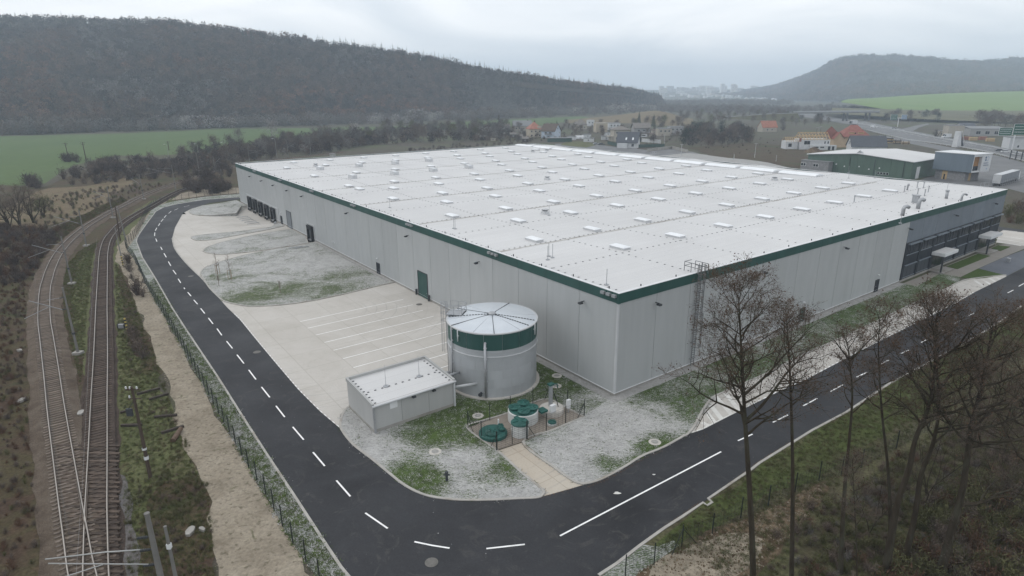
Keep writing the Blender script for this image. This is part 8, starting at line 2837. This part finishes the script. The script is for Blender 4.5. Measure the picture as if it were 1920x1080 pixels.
def van(lab, p, yaw, z=0.0, h=2.5, L=5.4):
    t = thing('van', lab, 'van', (*p, z), yaw)
    loft([(-L / 2, .35), (L / 2, .35), (L / 2, .95), (L / 2 - .7, 1.25), (L / 2 - 1.35, h - .15), (L / 2 - 1.7, h), (-L / 2, h)], 1.0, .95, 1.0, 'body', paint['white'], t)
    q = MB()
    for s in (-1, 1):
        q.add([(L / 2 - .85, s * .985, 1.35), (L / 2 - 1.35, s * .985, h - .4), (L / 2 - 2.0, s * .985, h - .4), (L / 2 - 2.0, s * .985, 1.35)], [(0, 1, 2, 3)])
    q.add([(L / 2 - .68, -.85, 1.3), (L / 2 - .68, .85, 1.3), (L / 2 - 1.29, .85, h - .22), (L / 2 - 1.29, -.85, h - .22)], [(0, 1, 2, 3)])
    q.build('windscreen', M['glass'], t)
    wheels(t, (-L / 2 + 1.0, L / 2 - 1.0), .9)
    return t


def lorry(lab, p, yaw, box_m, L=7.5, h=3.6, cab_m='white', z=0.0):
    t = thing('truck', lab, 'truck', (*p, z), yaw)
    MB().box(-L / 2, L / 2 - 1.9, -1.25, 1.25, 1.0, h).build('cargo_box', box_m, t)
    MB().box(-L / 2 + .02, L / 2 - 1.92, -1.22, 1.22, h + .002, h + .06).build('cargo_roof', M['trim'], t)
    MB().box(-L / 2, L / 2 - .2, -.5, .5, .65, .99).build('chassis', M['dark'], t)
    loft([(L / 2 - 1.75, .5), (L / 2 + .1, .5), (L / 2 + .15, 1.6), (L / 2 - .1, h - .7), (L / 2 - 1.2, h - .35), (L / 2 - 1.75, h - .35)], 1.2, 1.15, 1.2, 'cab', paint[cab_m], t)
    MB().add([(L / 2 + .16, -1.0, 1.75), (L / 2 + .16, 1.0, 1.75), (L / 2 - .06, 1.0, h - .9), (L / 2 - .06, -1.0, h - .9)], [(0, 1, 2, 3)]).build('windscreen', M['glass'], t)
    xs = [-L / 2 + 1.0, L / 2 - .9] if L < 9 else [-L / 2 + 1.0, -L / 2 + 2.3, -L / 2 + 3.6, L / 2 - 3.6, L / 2 - .9]
    wheels(t, xs, 1.05, .48)
    MB().box(-L / 2 - .04, -L / 2, -1.2, 1.2, 1.05, h - .05).build('rear_door', M['trim'], t)
    return t


lorry('white box truck with a brown front driving under the overpass end', (346.1,642.1), 0.5 + pi, HM['white'], 9.0, 4.6, 'grey', .19)
van('white van seen from the front on the highway below the sign', (337.2,588.9), -.95, .19)
car('pale car on the highway just left of the sign post', (345.1,570.5), -.35, 'silver', .19)
van('white van parked beside the pale hall beyond the highway', (317.4,459.8), pi + .1, .0, 2.9, 6.4)
car('dark car on the highway at the right, left one of a close pair', (276.2,353.7), -.45, 'black', .02)
car('white car on the highway at the right, right one of a close pair', (273.2,345.8), -.45, 'white', .02)
car('silver car parked in the village lane left of a black one', (56.44,416.8), .05, 'silver', .03)
car('black car parked in the village lane right of the silver one', (59.64,414.4), .05, 'black', .03)
tr_a, tr_b = Vector((*(174.7,222.2), 0)), Vector((*(193.9,237.6), 0))
dd = (tr_b - tr_a)
lorry('grey semi-trailer truck with a curtain-sided trailer parked in the works yard', ((tr_a.x + tr_b.x) / 2, (tr_a.y + tr_b.y) / 2), atan2(dd.y, dd.x), plain('curtain_side_mat', (.19, .20, .215), .1), max(12.0, dd.length), 4.1, 'white', .05)

# ---------------------------------------------------------------- the town at the end of the valley
TOWN = [plain('town_white_mat', (.80, .80, .80), .1), plain('town_cream_mat', (.66, .63, .58), .1), plain('town_grey_mat', (.50, .50, .50), .1)]
TW = {}


def town_block(n_floor, w, d):
    key = (n_floor, w, d)
    if key not in TW:
        q = MB(); g = MB()
        h_ = n_floor * 3.0 + 1
        q.box(-w / 2, w / 2, -d / 2, d / 2, -3, h_).box(-w / 2 + 2, -w / 2 + 6, -2, 2, h_, h_ + 2.5).box(-w / 2 - .3, w / 2 + .3, -d / 2 - .3, d / 2 + .3, h_, h_ + .5)
        for f in range(n_floor):
            x = -w / 2 + 1.5
            while x < w / 2 - 2:
                g.box(x, x + 1.8, -d / 2 - .12, -d / 2 - .02, 1.4 + 3 * f, 2.9 + 3 * f); x += 3.4
        TW[key] = (q, g.mesh('windows', M['glass']))
    return TW[key]


rtn = random.Random(77)
cnt = 0
for (px0, px1, yd0, yd1, n_, fl_, wid) in ((1335, 1362, 3550, 3750, 7, (12, 14, 16), 22), (1218, 1330, 3500, 4300, 30, (4, 5, 8, 8), 48), (1362, 1450, 3400, 4300, 26, (3, 4, 6, 8), 44), (1215, 1460, 2900, 3450, 46, (2, 3, 3), 26), (1380, 1450, 2300, 2900, 16, (2, 2), 15)):
    for i in range(n_):
        yd = rtn.uniform(yd0, yd1)
        px = rtn.uniform(px0, px1)
        x = (px - 960) / 1151.9 * yd * 1.0
        nf = rtn.choice(fl_)
        w_ = round(wid * rtn.choice((.6, 1.0, 1.0)))
        q, g = town_block(nf, w_, 13)
        mm = rtn.choice(TOWN)
        key = (nf, w_, mm.name)
        if key not in TW:
            TW[key] = q.mesh('town_building', mm)
        o = link('town_building', TW[key], None, (x, yd, ground_z(x, yd)), rtn.uniform(-.3, .3))
        hi = nf >= 12
        tag(o, 'tall pale tower block in the hazy town at the end of the valley' if hi else ('long pale apartment block in the hazy town at the end of the valley' if nf > 3 else 'low pale building in the hazy outskirts of the town'), 'building', 'town towers' if hi else ('town apartment blocks' if nf > 3 else 'town outskirts'))
        link('windows', g, o)

# ---------------------------------------------------------------- air
hz = MB().box(-3600, 3600, -420, 5600, -6, 236).build('haze', None)
hz['kind'] = 'stuff'
hmat = bpy.data.materials.new('haze_mat')
hmat.use_nodes = True
ht = hmat.node_tree
ht.nodes.clear()
ho = ht.nodes.new('ShaderNodeOutputMaterial')
hv = ht.nodes.new('ShaderNodeVolumePrincipled')
hv.inputs['Color'].default_value = (.74, .87, 1.0, 1)
hv.inputs['Density'].default_value = .00029
hv.inputs['Anisotropy'].default_value = .0
ht.links.new(hv.outputs[0], ho.inputs['Volume'])
hz.data.materials.append(hmat)
